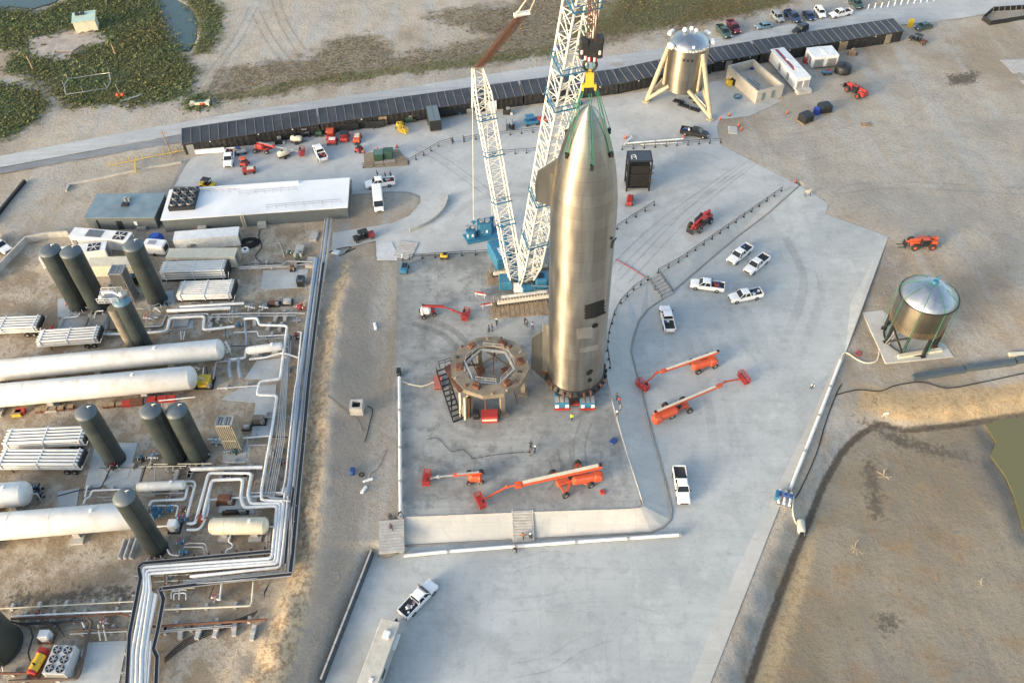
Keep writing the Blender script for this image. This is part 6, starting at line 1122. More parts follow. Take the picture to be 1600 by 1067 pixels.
def wheels(t, xs, w, r=.4, tw=.26, rim=rimm):
    for x in xs:
        for s in (-1, 1):
            o = MB().lathe([(r*.55, -tw/2), (r*.95, -tw/2), (r, -tw/2+.04), (r, tw/2-.04), (r*.95, tw/2), (r*.55, tw/2)], 18).build('wheel', tyre, t); o.location = (x, s*(w/2-tw/2+.02), r); o.rotation_euler = (PI/2, 0, 0)
            MB().lathe([(.02, tw/2-.03), (r*.3, tw/2-.01), (r*.56, tw/2-.05), (r*.56, -tw/2+.05), (r*.3, -tw/2+.01), (.02, -tw/2+.03)], 14).build('rim', rim, o)
def shell(mb, secs, mi=0):          # secs: x, half width bottom, half width top, z bottom, z top
    vs = []
    for x, wb, wt_, z0, z1 in secs:
        zm = z0+(z1-z0)*.62; vs += [(x, -wb*.96, z0), (x, -wb, z0+.12), (x, -wb, zm), (x, -wt_, z1-.05), (x, -wt_*.86, z1), (x, wt_*.86, z1), (x, wt_, z1-.05), (x, wb, zm), (x, wb, z0+.12), (x, wb*.96, z0)]
    n = len(secs); fs = []
    for i in range(n-1):
        for j in range(10): fs.append((i*10+j, (i+1)*10+j, (i+1)*10+(j+1) % 10, i*10+(j+1) % 10))
    fs += [tuple(range(10)), tuple(range(n*10-1, n*10-11, -1))]; mb.add(vs, [f[::-1] for f in fs], mi, False); return mb
def cabin(t, m, x0, x1, x2, x3, zb, zt, wb, wt_):      # rear base, rear roof, front roof, front base
    vs = [(x0, -wb, zb), (x3, -wb, zb), (x3, wb, zb), (x0, wb, zb), (x1, -wt_, zt), (x2, -wt_, zt), (x2, wt_, zt), (x1, wt_, zt)]
    MB().add(vs, [(0, 1, 5, 4), (1, 2, 6, 5), (2, 3, 7, 6), (3, 0, 4, 7)], 0).build('window_band', glass, t)
    mb = MB(); e = .06; mb.add([(x1-.08, -wt_-.02, zt-.03), (x2+.1, -wt_-.02, zt-.03), (x2+.1, wt_+.02, zt-.03), (x1-.08, wt_+.02, zt-.03), (x1+e, -wt_+.1, zt+.07), (x2-e*2, -wt_+.1, zt+.07), (x2-e*2, wt_-.1, zt+.07), (x1+e, wt_-.1, zt+.07)], [(0, 1, 5, 4), (1, 2, 6, 5), (2, 3, 7, 6), (3, 0, 4, 7), (4, 5, 6, 7)])
    for s in (-1, 1):
        for a, b in (((x0, zb), (x1, zt)), ((x3, zb), (x2, zt)), (((x0+x3)/2+.05, zb), ((x1+x2)/2+.05, zt))): mb.bar((a[0], s*(wb+.005), a[1]), (b[0], s*(wt_+.005), b[1]), .06, .1)
    mb.build('roof', m, t)
def pickup(m, label, bed=0, rack=False, L=6.2, cat='pickup truck', group=None):
    t = T('pickup_truck', label, cat, (0, 0, 0), 0, group); h = L/2; mb = MB()
    shell(mb, [(-h, .92, .9, .55, 1.0), (-h+.1, .97, .95, .45, 1.02), (-.62, .98, .95, .38, 1.0), (-.6, .98, .96, .38, 1.32), (1.1, .98, .95, .38, 1.3), (1.25, .98, .93, .38, 1.27), (h-.55, .97, .88, .4, 1.14), (h-.12, .94, .82, .45, 1.02), (h, .86, .75, .5, .92)])
    for s in (-1, 1): mb.box((-h/2-.33, s*.93, 1.15), (h-.65, .1, .36))
    mb.box((-h+.05, 0, 1.15), (.1, 1.86, .36)); mb.box((-.64, 0, 1.15), (.08, 1.86, .36)); mb.build('body', m, t)
    MB().box((-h/2-.33, 0, 1.03), (h-.8, 1.74, .04)).build('bed', bedm, t); cabin(t, m, -.6, -.42, .85, 1.55, 1.28, 1.92, .92, .74)
    wheels(t, (-h+1.25, h-1.05), 2.0)
    for s in (-1, 1):
        MB().box((h-.06, s*.68, .92), (.14, .32, .18)).build('headlight', lampm, t); MB().box((-h-.01, s*.85, .95), (.06, .16, .36)).build('tail_light', tailm, t); MB().rbox((1.35, s*1.1, 1.4), (.18, .24, .2), .04).build('mirror', darkm, t)
    MB().box((h+.02, 0, .72), (.08, 1.2, .26)).build('grille', darkm, t); MB().box((-h-.05, 0, .6), (.12, 1.8, .16)).build('rear_bumper', lsteel, t); MB().box((h+.02, 0, .52), (.12, 1.8, .14)).build('front_bumper', lsteel if m is cw else darkm, t)
    rnd = random.Random(label)
    for k in range(bed):
        q = rnd.choice([lsteel, navyp, redp, white, darkm]) if bed < 20 else white; MB().rbox((-h+.6+rnd.random()*1.5, rnd.uniform(-.55, .55), 1.2), (rnd.uniform(.3, .7), rnd.uniform(.25, .5), rnd.uniform(.2, .5)), .06, rz=rnd.random()).build('cargo', q, t)
    if rack: MB().bar((-.75, -.9, 1.3), (-.75, -.8, 1.95), .06).bar((-.75, .9, 1.3), (-.75, .8, 1.95), .06).bar((-.75, -.8, 1.95), (-.75, .8, 1.95), .06).build('headache_rack', darkm, t)
    return t
def car(m, label, kind='sedan', L=4.8, cat=None, group=None):
    t = T({'sedan': 'sedan_car', 'suv': 'suv_car', 'van': 'cargo_van', 'jeep': 'off_road_car'}[kind], label, cat or {'sedan': 'car', 'suv': 'car', 'van': 'van', 'jeep': 'car'}[kind], (0, 0, 0), 0, group); h = L/2; w = .93
    if kind == 'van':
        L = 6.6; h = L/2; shell(MB(), [(-h, .95, .85, .45, 2.45), (-h+.08, 1.0, .92, .4, 2.6), (1.6, 1.0, .92, .38, 2.62), (2.05, 1.0, .85, .38, 2.3)]).build('body', m, t); shell(MB(), [(1.9, 1.0, .93, .38, 1.35), (2.6, .98, .9, .38, 1.25), (h-.1, .92, .8, .45, .98), (h, .85, .7, .5, .85)]).build('bonnet', m, t)
        MB().add([(2.06, -.86, 2.2), (2.06, .86, 2.2), (2.72, .9, 1.27), (2.72, -.9, 1.27), (1.9, -.9, 2.2), (1.9, .9, 2.2), (1.9, .94, 1.27), (1.9, -.94, 1.27)], [(3, 2, 1, 0), (0, 4, 7, 3), (2, 6, 5, 1), (0, 1, 5, 4)]).build('windscreen', glass, t); zt = 1.2
    else:
        P_ = {'sedan': (.72, .98, 1.45, -1.75, -1.0, .55, 1.25), 'suv': (.85, 1.1, 1.75, -2.25, -1.95, .55, 1.15), 'jeep': (.95, 1.2, 1.85, -1.95, -1.9, .35, .65)}[kind]
        shell(MB(), [(-h, .82, .78, .5, P_[1]-.12), (-h+.15, w, .86, .36, P_[1]-.04), (P_[3], w, .9, .3, P_[1]), (P_[6], w, .9, .3, P_[1]), (h-.35, w*.97, .82, .34, P_[1]-.2), (h-.05, w*.86, .68, .4, P_[1]-.34), (h, w*.75, .6, .48, P_[1]-.42)]).build('body', m, t)
        cabin(t, m, P_[3], P_[4], P_[5], P_[6], P_[1]-.03, P_[2], .87, .68 if kind != 'jeep' else .8)
        if kind == 'jeep': MB().cyl((-h-.05, 0, 1.1), (-h-.28, 0, 1.1), .38, n=16).build('spare_wheel', tyre, t)
    wheels(t, (-h+.9, h-.9), 1.88 if kind != 'van' else 2.0, .34 if kind == 'sedan' else .39, .22)
    for s in (-1, 1): MB().box((h-.12, s*.62, .72), (.16, .3, .14)).build('headlight', lampm, t); MB().box((-h+.01, s*.7, .85), (.06, .22, .16)).build('tail_light', tailm, t); MB().rbox((h-1.5 if kind != 'van' else 2.2, s*1.03, 1.12 if kind != 'van' else 1.5), (.14, .2, .16), .03).build('mirror', m, t)
    MB().box((h+.01, 0, .58), (.05, .9, .2)).build('grille', darkm, t); return t
def put(t, tail, nose, h=.9, n=None):
    A, B = at(*tail, h), at(*nose, h); c = (A+B)/2; t.location = (c.x, c.y, c.z-h+.03); t.rotation_euler = (0, 0, math.atan2(B.y-A.y, B.x-A.x)); return t
GA = 'white pickups on the lower apron'; GR = 'cars parked along the far side of the road'; GN = 'white pickups on the north yard'
put(pickup(cw, 'white pickup with brown lined empty bed, farthest back of the two side by side', 2, group=GA), (1171,384), (1141,409)); put(pickup(cw, 'white pickup with pale clean bed, right one of the two side by side', 0, group=GA), (1197,400), (1168,424))
put(pickup(cw, 'white pickup with black open bed nearest the slope stairs, nose left', 5, True, group=GA), (1134,449), (1077,441)); put(pickup(cw, 'white pickup with overloaded black bed and bonnet pointing lower left', 9, group=GA), (1191,456), (1139,466))
put(pickup(cw, 'white pickup with red box in its bed parked against the slope foot', 4, group=GA), (1048,519), (1038,476)); put(pickup(cw, 'white pickup standing alone beside the lower corner of the slope, nose down', 0, True, 6.4, group=GA), (1060,726), (1070,789))
put(pickup(cw, 'white pickup with junk filled bed towing the long beige trailer', 12, group=GA), (627,962), (679,908))
put(pickup(cw, 'white pickup facing the camera at the left end of the black sheds', 1, group=GN), (361,233), (355,260)); put(pickup(cw, 'white pickup in front of the sheds, tail towards the camera with tools in bed', 4, group=GN), (507,251), (493,225)); put(pickup(cw, 'white pickup with door open and people standing by its bed', 3, group=GN), (615,282), (572,288))
put(pickup(cw, 'white pickup cut by the left edge of the picture beside the plant wall', 0), (-18,372), (15,393))
put(car(cw, 'white high roof van parked nose down on the dirt island', 'van'), (589,293), (593,333)); put(pickup(cblk, 'black pickup with cluttered bed in front of the hopper', 5), (1066,203), (1105,210))
put(pickup(cgrn, 'dark green pickup at the left end of the parked row by the road', group=GR), (1122,39), (1140,59)); put(pickup(cred, 'maroon pickup beside the dark green one by the road', group=GR), (1140,33), (1153,51)); put(car(csil, 'silver blue sedan parked parallel to the road', group=GR), (1208,37), (1180,42))
put(car(cgry, 'grey hatchback right of the silver blue sedan', 'suv', 4.6, group=GR), (1208,19), (1223,33)); put(pickup(cnav, 'dark navy pickup between the grey hatchback and the small blue car', group=GR), (1229,17), (1249,34)); put(car(cnav, 'small blue car between the navy pickup and the white suv', group=GR), (1258,16), (1271,31))
put(car(cw, 'white suv parked nose towards the road', 'suv', 4.9, group=GR), (1275,9), (1289,29)); put(pickup(cw, 'white pickup parked parallel to the road at the end of the row', group=GR), (1329,17), (1298,24)); put(car(cgrn, 'dark suv at the very top edge right of the white pickup', 'suv', group=GR), (1330,-1), (1347,11))
put(car(cblk, 'black off road car driving on the road', 'jeep', 4.5), (1262,41), (1239,50)); put(car(cgrn, 'dark green sedan near the right end of the black sheds'), (1457,37), (1430,43)); put(car(cblu, 'bright blue car on the road behind the left sheds'), (452,184), (420,188))
# long trailer behind the lowest pickup
A_, B_ = at(612,974,2.2), at(560,1115,2.2); d = B_-A_; t = T('travel_trailer', 'long beige box trailer hitched behind the white pickup at the bottom', 'trailer', (A_.x, A_.y, A_.z-2.2), math.atan2(d.y, d.x)); L = 13.0
MB().box((L/2, 0, 1.85), (L, 2.5, 2.5)).build('body', mat('trailer_side', (.4,.4,.38), .5, dirt=.2), t); MB().rbox((L/2, 0, 3.16), (L+.1, 2.6, .14), .06).build('roof', beige, t)
MB().rbox((2.0, .2, 3.4), (1.1, .9, .35), .1).build('roof_unit', white, t); MB().box((8.0, .3, 3.3), (.5, .5, .14)).build('roof_vent', white, t); MB().bar((-1.5, 0, .6), (0, .6, .6), .12).bar((-1.5, 0, .6), (0, -.6, .6), .12).cyl((-1.2, 0, 0), (-1.2, 0, 1.0), .07).build('hitch', darkm, t)
MB().box((L*.5, 1.27, 2.1), (1.2, .06, .7)).build('window', glass, t); MB().box((2.2, 1.4, 2.2), (2.2, .5, .12)).build('awning', white, t)
for x in (7.2, 8.1, 9.0):
    for s in (-1.1, 1.1): MB().cyl((x, s-.12, .4), (x, s+.12, .4), .4, n=16).build('wheel', tyre, t)
# ---------------- utility buggies ----------------
def buggy(tail, nose, label, m, roofm, cargo=None, L=3.6):
    t = T('utility_buggy', label, 'buggy'); w = 1.5
    MB().rbox((L/2-.55, 0, .75), (1.1, w*.9, .45), .12).box((0, 0, .5), (L*.9, w*.85, .2)).build('body', m, t); MB().box((-L/2+.6, 0, .78), (1.2, w, .3)).box((-L/2+.6, 0, .95), (1.0, w*.85, .03)).build('cargo_bed', m if cargo is None else cargo, t)
    MB().rbox((.1, 0, 1.95), (1.9, w*.92, .12), .06).build('roof', roofm, t); mb = MB()
    for s in (-1, 1): mb.bar((-.8, s*w*.43, .6), (-.75, s*w*.42, 1.9), .06); mb.bar((1.1, s*w*.43, .8), (.95, s*w*.42, 1.9), .06); mb.bar((.15, s*w*.43, .6), (.15, s*w*.42, 1.9), .06)
    mb.bar((-.75, -w*.4, 1.3), (-.75, w*.4, 1.3), .05).bar((.95, -w*.42, 1.85), (.95, w*.42, 1.85), .06).build('roll_cage', darkm, t)
    for x in (-.4, .35): MB().box((x, 0, .8), (.4, w*.7, .2)).box((x-.2, 0, 1.05), (.1, w*.7, .5)).build('seat', blackr, t)
    for x in (-L/2+.65, L/2-.6):
        for s in (-1, 1): MB().cyl((x, s*w/2-.12, .34), (x, s*w/2+.14, .34), .34, n=14).cyl((x, s*w/2-.15, .34), (x, s*w/2+.17, .34), .14, n=8, mi=1).build('wheel', [tyre, lsteel], t)
    return put(t, tail, nose, .8)
buggy(z6_(738,388), z6_(608,422), 'dark buggy with red crates on its bed on the path to the yard', darkm, darkm, redp, 4.2); buggy(z5_(1348,92), z5_(1245,72), 'black roofed buggy with yellow seats above the long white roof', yellowp, darkm); buggy(z4_(985,265), z4_(892,228), 'dark buggy parked right of the sheds near the dark green sedan', darkm, darkm, rustm, 4.4)
# ---------------- aerial lifts ----------------
def lift(label, cen, axle, wr, body, tail, tip, jib, basket, m=orange, side=cream, hb=2.4, bw=.5, bodym=None, outrig=False, wheel_r=.55, Lc=4.2, group='aerial work platforms'):
    c = at(*cen); t = T('boom_lift', label, 'boom lift', c, 0, group); off = t.location; a = ang(*axle); bodym = bodym or m
    ca, sa = math.cos(a), math.sin(a)
    def lp(x, y, z): return (ca*x-sa*y, sa*x+ca*y, z)
    MB().rbox(lp(0, 0, .75), (Lc*.9, 1.1, .5), .12, rz=a).box(lp(Lc*.38, 0, .6), (.3, wr*2, .25), rz=a).box(lp(-Lc*.38, 0, .6), (.3, wr*2, .25), rz=a).build('chassis', m, t); MB().cyl((0, 0, .9), (0, 0, 1.25), .6, n=18).build('turntable', darkm, t)
    for sx in (-1, 1):
        for sy in (-1, 1):
            p0, p1 = Vector(lp(sx*Lc*.38, sy*(wr-.2), wheel_r)), Vector(lp(sx*Lc*.38, sy*(wr+.2), wheel_r))
            if outrig: MB().bar(lp(sx*.4, sy*.4, .7), lp(sx*Lc*.38, sy*wr, .6), .35, .3).build('axle_arm', m, t)
            MB().cyl(p0, p1, wheel_r, n=18).cyl(p0.lerp(p1, -.05), p0.lerp(p1, 1.05), wheel_r*.45, n=10, mi=1).build('wheel', [tyre, lsteel], t)
    T0, T1 = at(*tail, hb)-off, at(*tip, hb*.8)-off; d = (T1-T0).normalized(); ab = math.atan2(d.y, d.x); nn = Vector((-d.y, d.x, 0)).normalized(); Lb = (T1-T0).length
    bl = min(4.6, Lb*.5); bc = at(*body, 1.45)-off; MB().rbox((bc.x, bc.y, 1.55), (bl, 1.15, .95), .3, rz=ab).rbox((bc.x-d.x*bl*.35, bc.y-d.y*bl*.35, 1.5), (bl*.35, 1.5, 1.1), .3, rz=ab).build('engine_cover', bodym, t)
    MB().bar(T0, T1, bw*.8, bw).build('boom', m, t); mid = T0.lerp(T1, .04); MB().bar(mid+Vector((0, 0, bw*.52)), T0.lerp(T1, .93)+Vector((0, 0, bw*.52)), bw*.8, .05).build('boom_cover', side, t)
    MB().bar(T0-d*.05+Vector((0, 0, bw*.56)), T0+d*.35+Vector((0, 0, bw*.56)), bw*.9, .1).build('boom_end', darkm, t); MB().bar(T1-d*.6, T1+d*.3, bw*1.15, bw*1.1).build('boom_tip', m, t)
    J, K = at(*jib, hb*.6)-off, at(*basket, .9)-off; MB().bar(T1, J, .18).cyl(J-nn*.2, J+nn*.2, .2, n=10).bar(J, K+Vector((0, 0, -.2)), .2, .24).build('jib', m if side is cream else side, t)
    dj = (K-J); dj.z = 0; dj = dj.normalized() if dj.length > .1 else d; aj = math.atan2(dj.y, dj.x); Kc = K+dj*.3; M = Matrix.Rotation(aj, 3, 'Z'); b_ = MB().box((Kc.x, Kc.y, Kc.z-.5), (1.0, 2.3, .1), rz=aj)
    for z in (-.15, .25, .6):
        cs_ = [Kc+M @ Vector((x, y, z)) for x, y in ((-.5, -1.15), (.5, -1.15), (.5, 1.15), (-.5, 1.15))]
        for i in range(4): b_.bar(cs_[i], cs_[(i+1) % 4], .08)
    for x, y in ((-.5, -1.15), (.5, -1.15), (.5, 1.15), (-.5, 1.15), (.5, 0), (-.5, 0), (.5, .6), (.5, -.6)): p = Kc+M @ Vector((x, y, 0)); b_.bar(p+Vector((0, 0, -.5)), p+Vector((0, 0, .6)), .07)
    b_.build('basket', redp if m is orange else m, t); MB().box(tuple(Kc+M @ Vector((-.35, .5, .35))), (.3, .5, .25), rz=aj).build('control_box', darkm, t)
    return t
lift('orange boom lift with cream boom, upper of the pair on the right apron', m3_(1190,150), (m3_(1110,185), m3_(1270,130)), 1.25, m3_(1200,135), m3_(1292,62), m3_(940,185), m3_(905,192), m3_(825,262), wheel_r=.55)
lift('orange boom lift with long folded boom, lower of the pair on the right apron', m3_(1030,425), (m3_(950,455), m3_(1110,405)), 1.25, m3_(960,455), m3_(890,445), m3_(1300,272), m3_(1330,250), m3_(1440,225))
lift('largest orange boom lift with spread axles on the front of the launch pad', m3_(372,868), (m3_(300,900), m3_(450,840)), 2.2, m3_(470,850), m3_(560,775), m3_(30,895), m2_(1570,905), m2_(1412,985), bw=.7, outrig=True, Lc=5.5, hb=2.8)
lift('small orange lift with dark folded boom beside the largest lift', m2_(1370,855), (m2_(1330,855), m2_(1410,850)), .95, m2_(1370,845), m2_(1410,815), m2_(1245,832), m2_(1140,842), m2_(1080,850), side=grayp, wheel_r=.4, Lc=2.4, bw=.35)
lift('red articulated lift with white counterweight on the dark pad', z6_(1075,895), (z6_(1030,905), z6_(1110,885)), .9, z6_(1062,872), z6_(1040,842), z6_(1165,848), z6_(1235,872), z6_(1300,895), m=redp, side=redp, bodym=white, wheel_r=.4, Lc=2.6, bw=.35)
lift('red lift with grey turret and low boom beside the left sheds', zT(245,330), (zT(205,335), zT(305,345)), 1.1, zT(215,290), zT(190,255), zT(340,290), zT(520,320), zT(590,335), m=redp, side=grayp, wheel_r=.5, Lc=3.6, bw=.4)
lift('small yellow lift leaning beside the dark trailer by the sheds', zT(1515,110), (zT(1490,110), zT(1540,110)), .6, zT(1510,90), zT(1495,80), zT(1505,120), zT(1515,130), zT(1530,140), m=yellowp, side=yellowp, wheel_r=.3, Lc=1.8, bw=.3)
# ---------------- telehandlers ----------------
def telehandler(back, front, label, m, forks=True, L=5.6, dark=False):
    t = T('telehandler', label, 'telehandler', group='telescopic forklifts'); w = 2.3
    MB().rbox((-.2, 0, 1.0), (L*.82, 1.1, .7), .12).rbox((-L*.38, 0, 1.3), (1.2, 1.9, .8), .2).build('chassis', m, t); MB().rbox((-.3, -.75, 1.35), (2.0, .65, .8), .12).build('engine_cover', m if not dark else darkm, t)
    MB().rbox((-.2, .72, 1.6), (1.5, .8, 1.6), .12).build('cab', darkm, t); MB().box((-.2, .72, 2.44), (1.3, .8, .08)).build('cab_roof', m, t); MB().box((-.2, 1.13, 1.9), (1.2, .04, .7)).box((.57, .72, 1.9), (.04, .6, .8)).build('window', glass, t)
    MB().bar((-L*.46, 0, 2.1), (L*.4, 0, 1.5), .42, .5).bar((L*.3, 0, 1.55), (L*.52, 0, 1.1), .34, .42).build('boom', m, t); MB().bar((-L*.3, .3, 1.6), (0, .3, 1.5), .16).build('lift_ram', lsteel, t)
    for x in (-L*.3, L*.27):
        for s in (-1, 1): MB().cyl((x, s*w/2-.24, .68), (x, s*w/2+.2, .68), .68, n=20).cyl((x, s*w/2-.27, .68), (x, s*w/2+.23, .68), .3, n=12, mi=1).build('wheel', [tyre, m if not dark else grayp], t)
    MB().box((L*.54, 0, .75), (.12, 1.6, 1.0)).build('carriage', darkm, t)
    if forks:
        for s in (-.5, .5): MB().box((L*.54+.65, s, .28), (1.3, .14, .07)).build('fork', darkm, t)
    return put(t, back, front, 1.1)
telehandler(z7_(1245,262), z7_(1110,375), 'red and black telehandler on the yard beside the long railing', redp, False, 6.4, True); telehandler(z4_(615,605), z4_(492,520), 'bright red telehandler on the dirt right of the white trailers', redp, True, 6.0); telehandler(z8_(1075,440), z8_(850,450), 'orange telehandler with long forks on the dirt above the water tank', orange, True, 5.8)
# ---------------- small machines by the sheds ----------------
def compressor(px, rz, label, m, L=2.6, legs=False):
    t = T('towable_compressor', label, 'compressor', at(*px), rz, 'towable machines in the yard'); MB().lathe([(.02, -L/2), (.5, -L/2+.08), (.68, -L/2+.3), (.7, 0), (.68, L/2-.3), (.5, L/2-.08), (.02, L/2)], 14, (0, 0, 1.05), axis='X').build('canopy', m, t); MB().box((0, 0, .55), (L*.95, 1.35, .3)).build('frame', darkm, t)
    for s in (-1, 1): MB().cyl((0, s*.72, .36), (0, s*.95, .36), .36, n=14).build('wheel', tyre, t)
    MB().bar((L/2, 0, .5), (L/2+1.1, 0, .45), .1).build('towbar', darkm, t); MB().box((-.2, 0, 1.76), (.5, .4, .08)).build('hatch', darkm, t); return t
compressor(zT(560,255), -.1, 'pale yellow compressor with towbar right beside the red lift', cream); compressor(zT(440,390), .5, 'yellow and black barrel machine between the red lift and white pickup', cream); compressor(zT(-2000,0), 0, 'x', cream) if False else None
def cart(px, rz, label, m, m2, L=2.6, w=1.4, h=1.0, canopy=None, name='work_cart', cat='cart'):
    t = T(name, label, cat, at(*px), rz, 'carts and small machines in the yard'); MB().rbox((0, 0, .75), (L, w, h*.5), .12).build('body', m, t); MB().box((L*.12, 0, .75+h*.27), (L*.5, w*.7, .14)).build('seat_deck', m2, t)
    for x in (-L*.34, L*.34):
        for s in (-1, 1): MB().cyl((x, s*w/2-.1, .3), (x, s*w/2+.1, .3), .3, n=14).build('wheel', tyre, t)
    if canopy:
        mb = MB().rbox((-L*.1, 0, 2.0), (L*.6, w, .12), .06); mb.build('canopy', canopy, t); mb = MB()
        for x in (-L*.35, L*.15):
            for s in (-1, 1): mb.bar((x, s*w*.42, .9), (x, s*w*.42, 1.96), .06)
        mb.bar((-L*.35, -w*.4, 1.3), (-L*.35, w*.4, 1.3), .05).bar((L*.15, -w*.4, 1.3), (L*.15, w*.4, 1.3), .05).bar((-L*.35, w*.4, 1.5), (L*.15, w*.4, 1.5), .04).build('frame', darkm, t)
    return t
cart(zT(875,205), PI/2, 'orange canopied machine parked before the sheds', redp, orange, 3.0, 1.7, 1.2, orange); cart(zT(888,260), PI/2, 'low cart with white top behind the orange canopied machine', redp, white, 2.0, 2.0, 1.0); cart(zT(1003,225), PI/2, 'dark canopied machine with bright red load by the sheds', redp, redp, 3.0, 1.7, 1.2, darkm); cart(zT(1118,235), PI/2, 'orange machine loaded with cream planks by the sheds', orange, cream, 3.0, 1.5, 1.4)
cart(zT(1132,335), 1.2, 'small red and grey tractor left of the green transformer pad', redp, darkm, 1.8, 1.1, 1.0, darkm); cart(zT(75,465), 1.4, 'small machine with orange canopy at the left of the yard', redp, darkm, 1.8, 1.4, 1.0, orange); cart(zT(120,530), .2, 'dusty red tractor with bucket at the left of the yard', redp, cream, 2.8, 1.5, 1.1); cart(zT(48,355), .3, 'grey trenching machine beside the left white pickup', grayp, grayp, 2.2, 1.3, 1.0)
cart(zT(565,180), 0, 'black machine with cream roof under the shed wall', darkm, cream, 2.2, 1.4, 1.1, cream); cart(zT(648,190), 0, 'black machine with grey roof under the shed wall', darkm, grayp, 2.0, 1.3, 1.1, lsteel); cart(zT(765,190), 0, 'small green machine under the shed wall', greenp, greenp, 1.6, 1.1, 1.4); cart(z3_(120,775), .2, 'blue tractor half hidden behind the crane boom', bluep, navyp, 3.2, 1.8, 1.4, bluep); cart(z3_(185,765), 0, 'orange machine touching the crane boom behind the blue tractor', orange, redp, 2.2, 1.6, 1.6); cart(z7_(735,200), 1.35, 'tall red cabinet cart beside the rocket under the black frame', redp, redp, 2.8, 1.2, 1.4); cart(z6_(1178,545), 0, 'little yellow and black pump cart at the pad railing', yellowp, darkm, 1.4, 1.0, .9)
cart(z6_(930,625), 1.5, 'blue and black welding cart at the upper left corner of the pad', bluep, darkm, 2.4, 1.3, 1.4); cart((1318,111), .3, 'small red trolley in front of the short white trailer', redp, darkm, 2.0, 1.2, .9); cart(z4_(365,465), .1, 'blue and red trolley beside the short white trailer', bluep, redp, 2.2, 1.1, .9)
for i, (px, L_n) in enumerate(((zT(1045,130), 4.4), (zT(1290,105), 4.2))):
    t = T('light_generator', ['black trailer with two cream lids, left of the pair by the sheds', 'black trailer with two cream lids, right of the pair by the sheds'][i], 'generator', at(*px), .1, 'black lidded trailers'); MB().rbox((0, 0, 1.0), (L_n, 1.7, 1.5), .1).build('housing', darkm, t); [MB().box((x, .5, 1.8), (L_n*.44, .55, .1)).build('lid', cream, t) for x in (-L_n*.24, L_n*.24)]; [MB().cyl((x, -.95, .35), (x, -.75, .35), .35, n=14).build('wheel', tyre, t) for x in (-.5, .5)]; MB().bar((L_n/2, 0, .5), (L_n/2+1, 0, .4), .1).build('towbar', darkm, t)
A_, B_ = at(*z2_(1130,840), 0), at(*z2_(1095,700), 0); d = B_-A_; t = T('box_trailer', 'dark slate box trailer standing end on to the sheds', 'trailer', (A_+B_)/2, math.atan2(d.y, d.x)); sl8 = mat('slate_panel', (.12,.16,.18), .35, dirt=.2); MB().box((0, 0, 1.7), (7.6, 2.6, 2.6)).build('body', mat('slate_dark', (.035,.045,.05), .5), t); MB().box((0, -.65, 3.04), (7.6, 1.2, .08)).box((0, .65, 3.04), (7.6, 1.2, .08)).build('roof', sl8, t); MB().box((-3.84, 0, 1.7), (.06, 2.3, 2.3)).build('rear_door', darkm, t)
for x in (-.6, .6):
    for s in (-1.3, 1.3): MB().cyl((x, s-.1, .45), (x, s+.15, .45), .45, n=14).build('wheel', tyre, t)
MB().bar((3.8, 0, .5), (5, 0, .5), .12).build('towbar', darkm, t)
t = T('rubbish_skip', 'small dark frame crate standing on the yard right of the crane mast', 'crate', at(*z2_(1585,800))); MB().box((0, 0, .1), (1.4, 2.6, .15)).build('floor', grayp, t); [MB().box((s, 0, .8), (.08, 2.6, 1.5)).build('side_panel', darkm, t) for s in (-.7, .7)]
# green transformers on gravel pad
slab([zT(1175,355), zT(1500,315), zT(1590,440), zT(1590,465), zT(1180,490)], mat('gravel_bed', (.25,.21,.15), .95, var=.3, sc=2, bump=.5), .1); slab([zT(1270,365), zT(1450,345), zT(1465,430), zT(1278,455)], conc, .2)
for px, lb in ((zT(1318,405), 'left green transformer box with paler lid on the gravel pad'), (zT(1408,390), 'right darker green transformer box on the gravel pad')):
    t = T('transformer_box', lb, 'transformer', at(*px)+Vector((0, 0, .2)), .05, 'green transformers'); MB().rbox((0, 0, .8), (2.1, 2.2, 1.6), .1).build('casing', greenp, t); MB().box((0, -1.12, .8), (1.8, .04, 1.3)).build('door', greenp, t); MB().box((.1, 0, 1.63), (1.9, 1.9, .06)).build('lid', mat('lid_green', (.09,.17,.15), .4) if 'left' in lb else greenp, t)
# ---------------- right side structures ----------------
FL, FR = at(1180,163), at(1221,152); t = T('concrete_basin', 'open topped concrete basin with blue grey doors beside the hopper', 'basin', FL, math.atan2(FR.y-FL.y, FR.x-FL.x)); W_ = (FR-FL).length; D_ = 12.5; H_ = 3.2; basm = mat('basin_concrete', (.4,.38,.34), .85, dirt=.35)
th = .35; MB().box((W_/2, th/2, H_/2), (W_, th, H_)).box((W_/2, D_-th/2, H_/2), (W_, th, H_)).box((th/2, D_/2, H_/2), (th, D_-2*th, H_)).box((W_-th/2, D_/2, H_/2), (th, D_-2*th, H_)).box((W_/2, D_/2, .55), (W_-2*th, D_-2*th, 1.0)).build('wall', basm, t)
for x in (W_*.25, W_*.62): MB().box((x, -.03, 1.5), (.9, .08, 1.9)).build('door', mat('door_blue', (.15,.2,.22), .5), t)
for k in range(3): MB().bar((W_*.4+k*.7, 3+k, 1.3), (W_*.3+k*.9, D_-3-k, 1.5), .18).build('stored_pipe', lsteel, t)
A_, B_ = (1243,146), (1263,143)
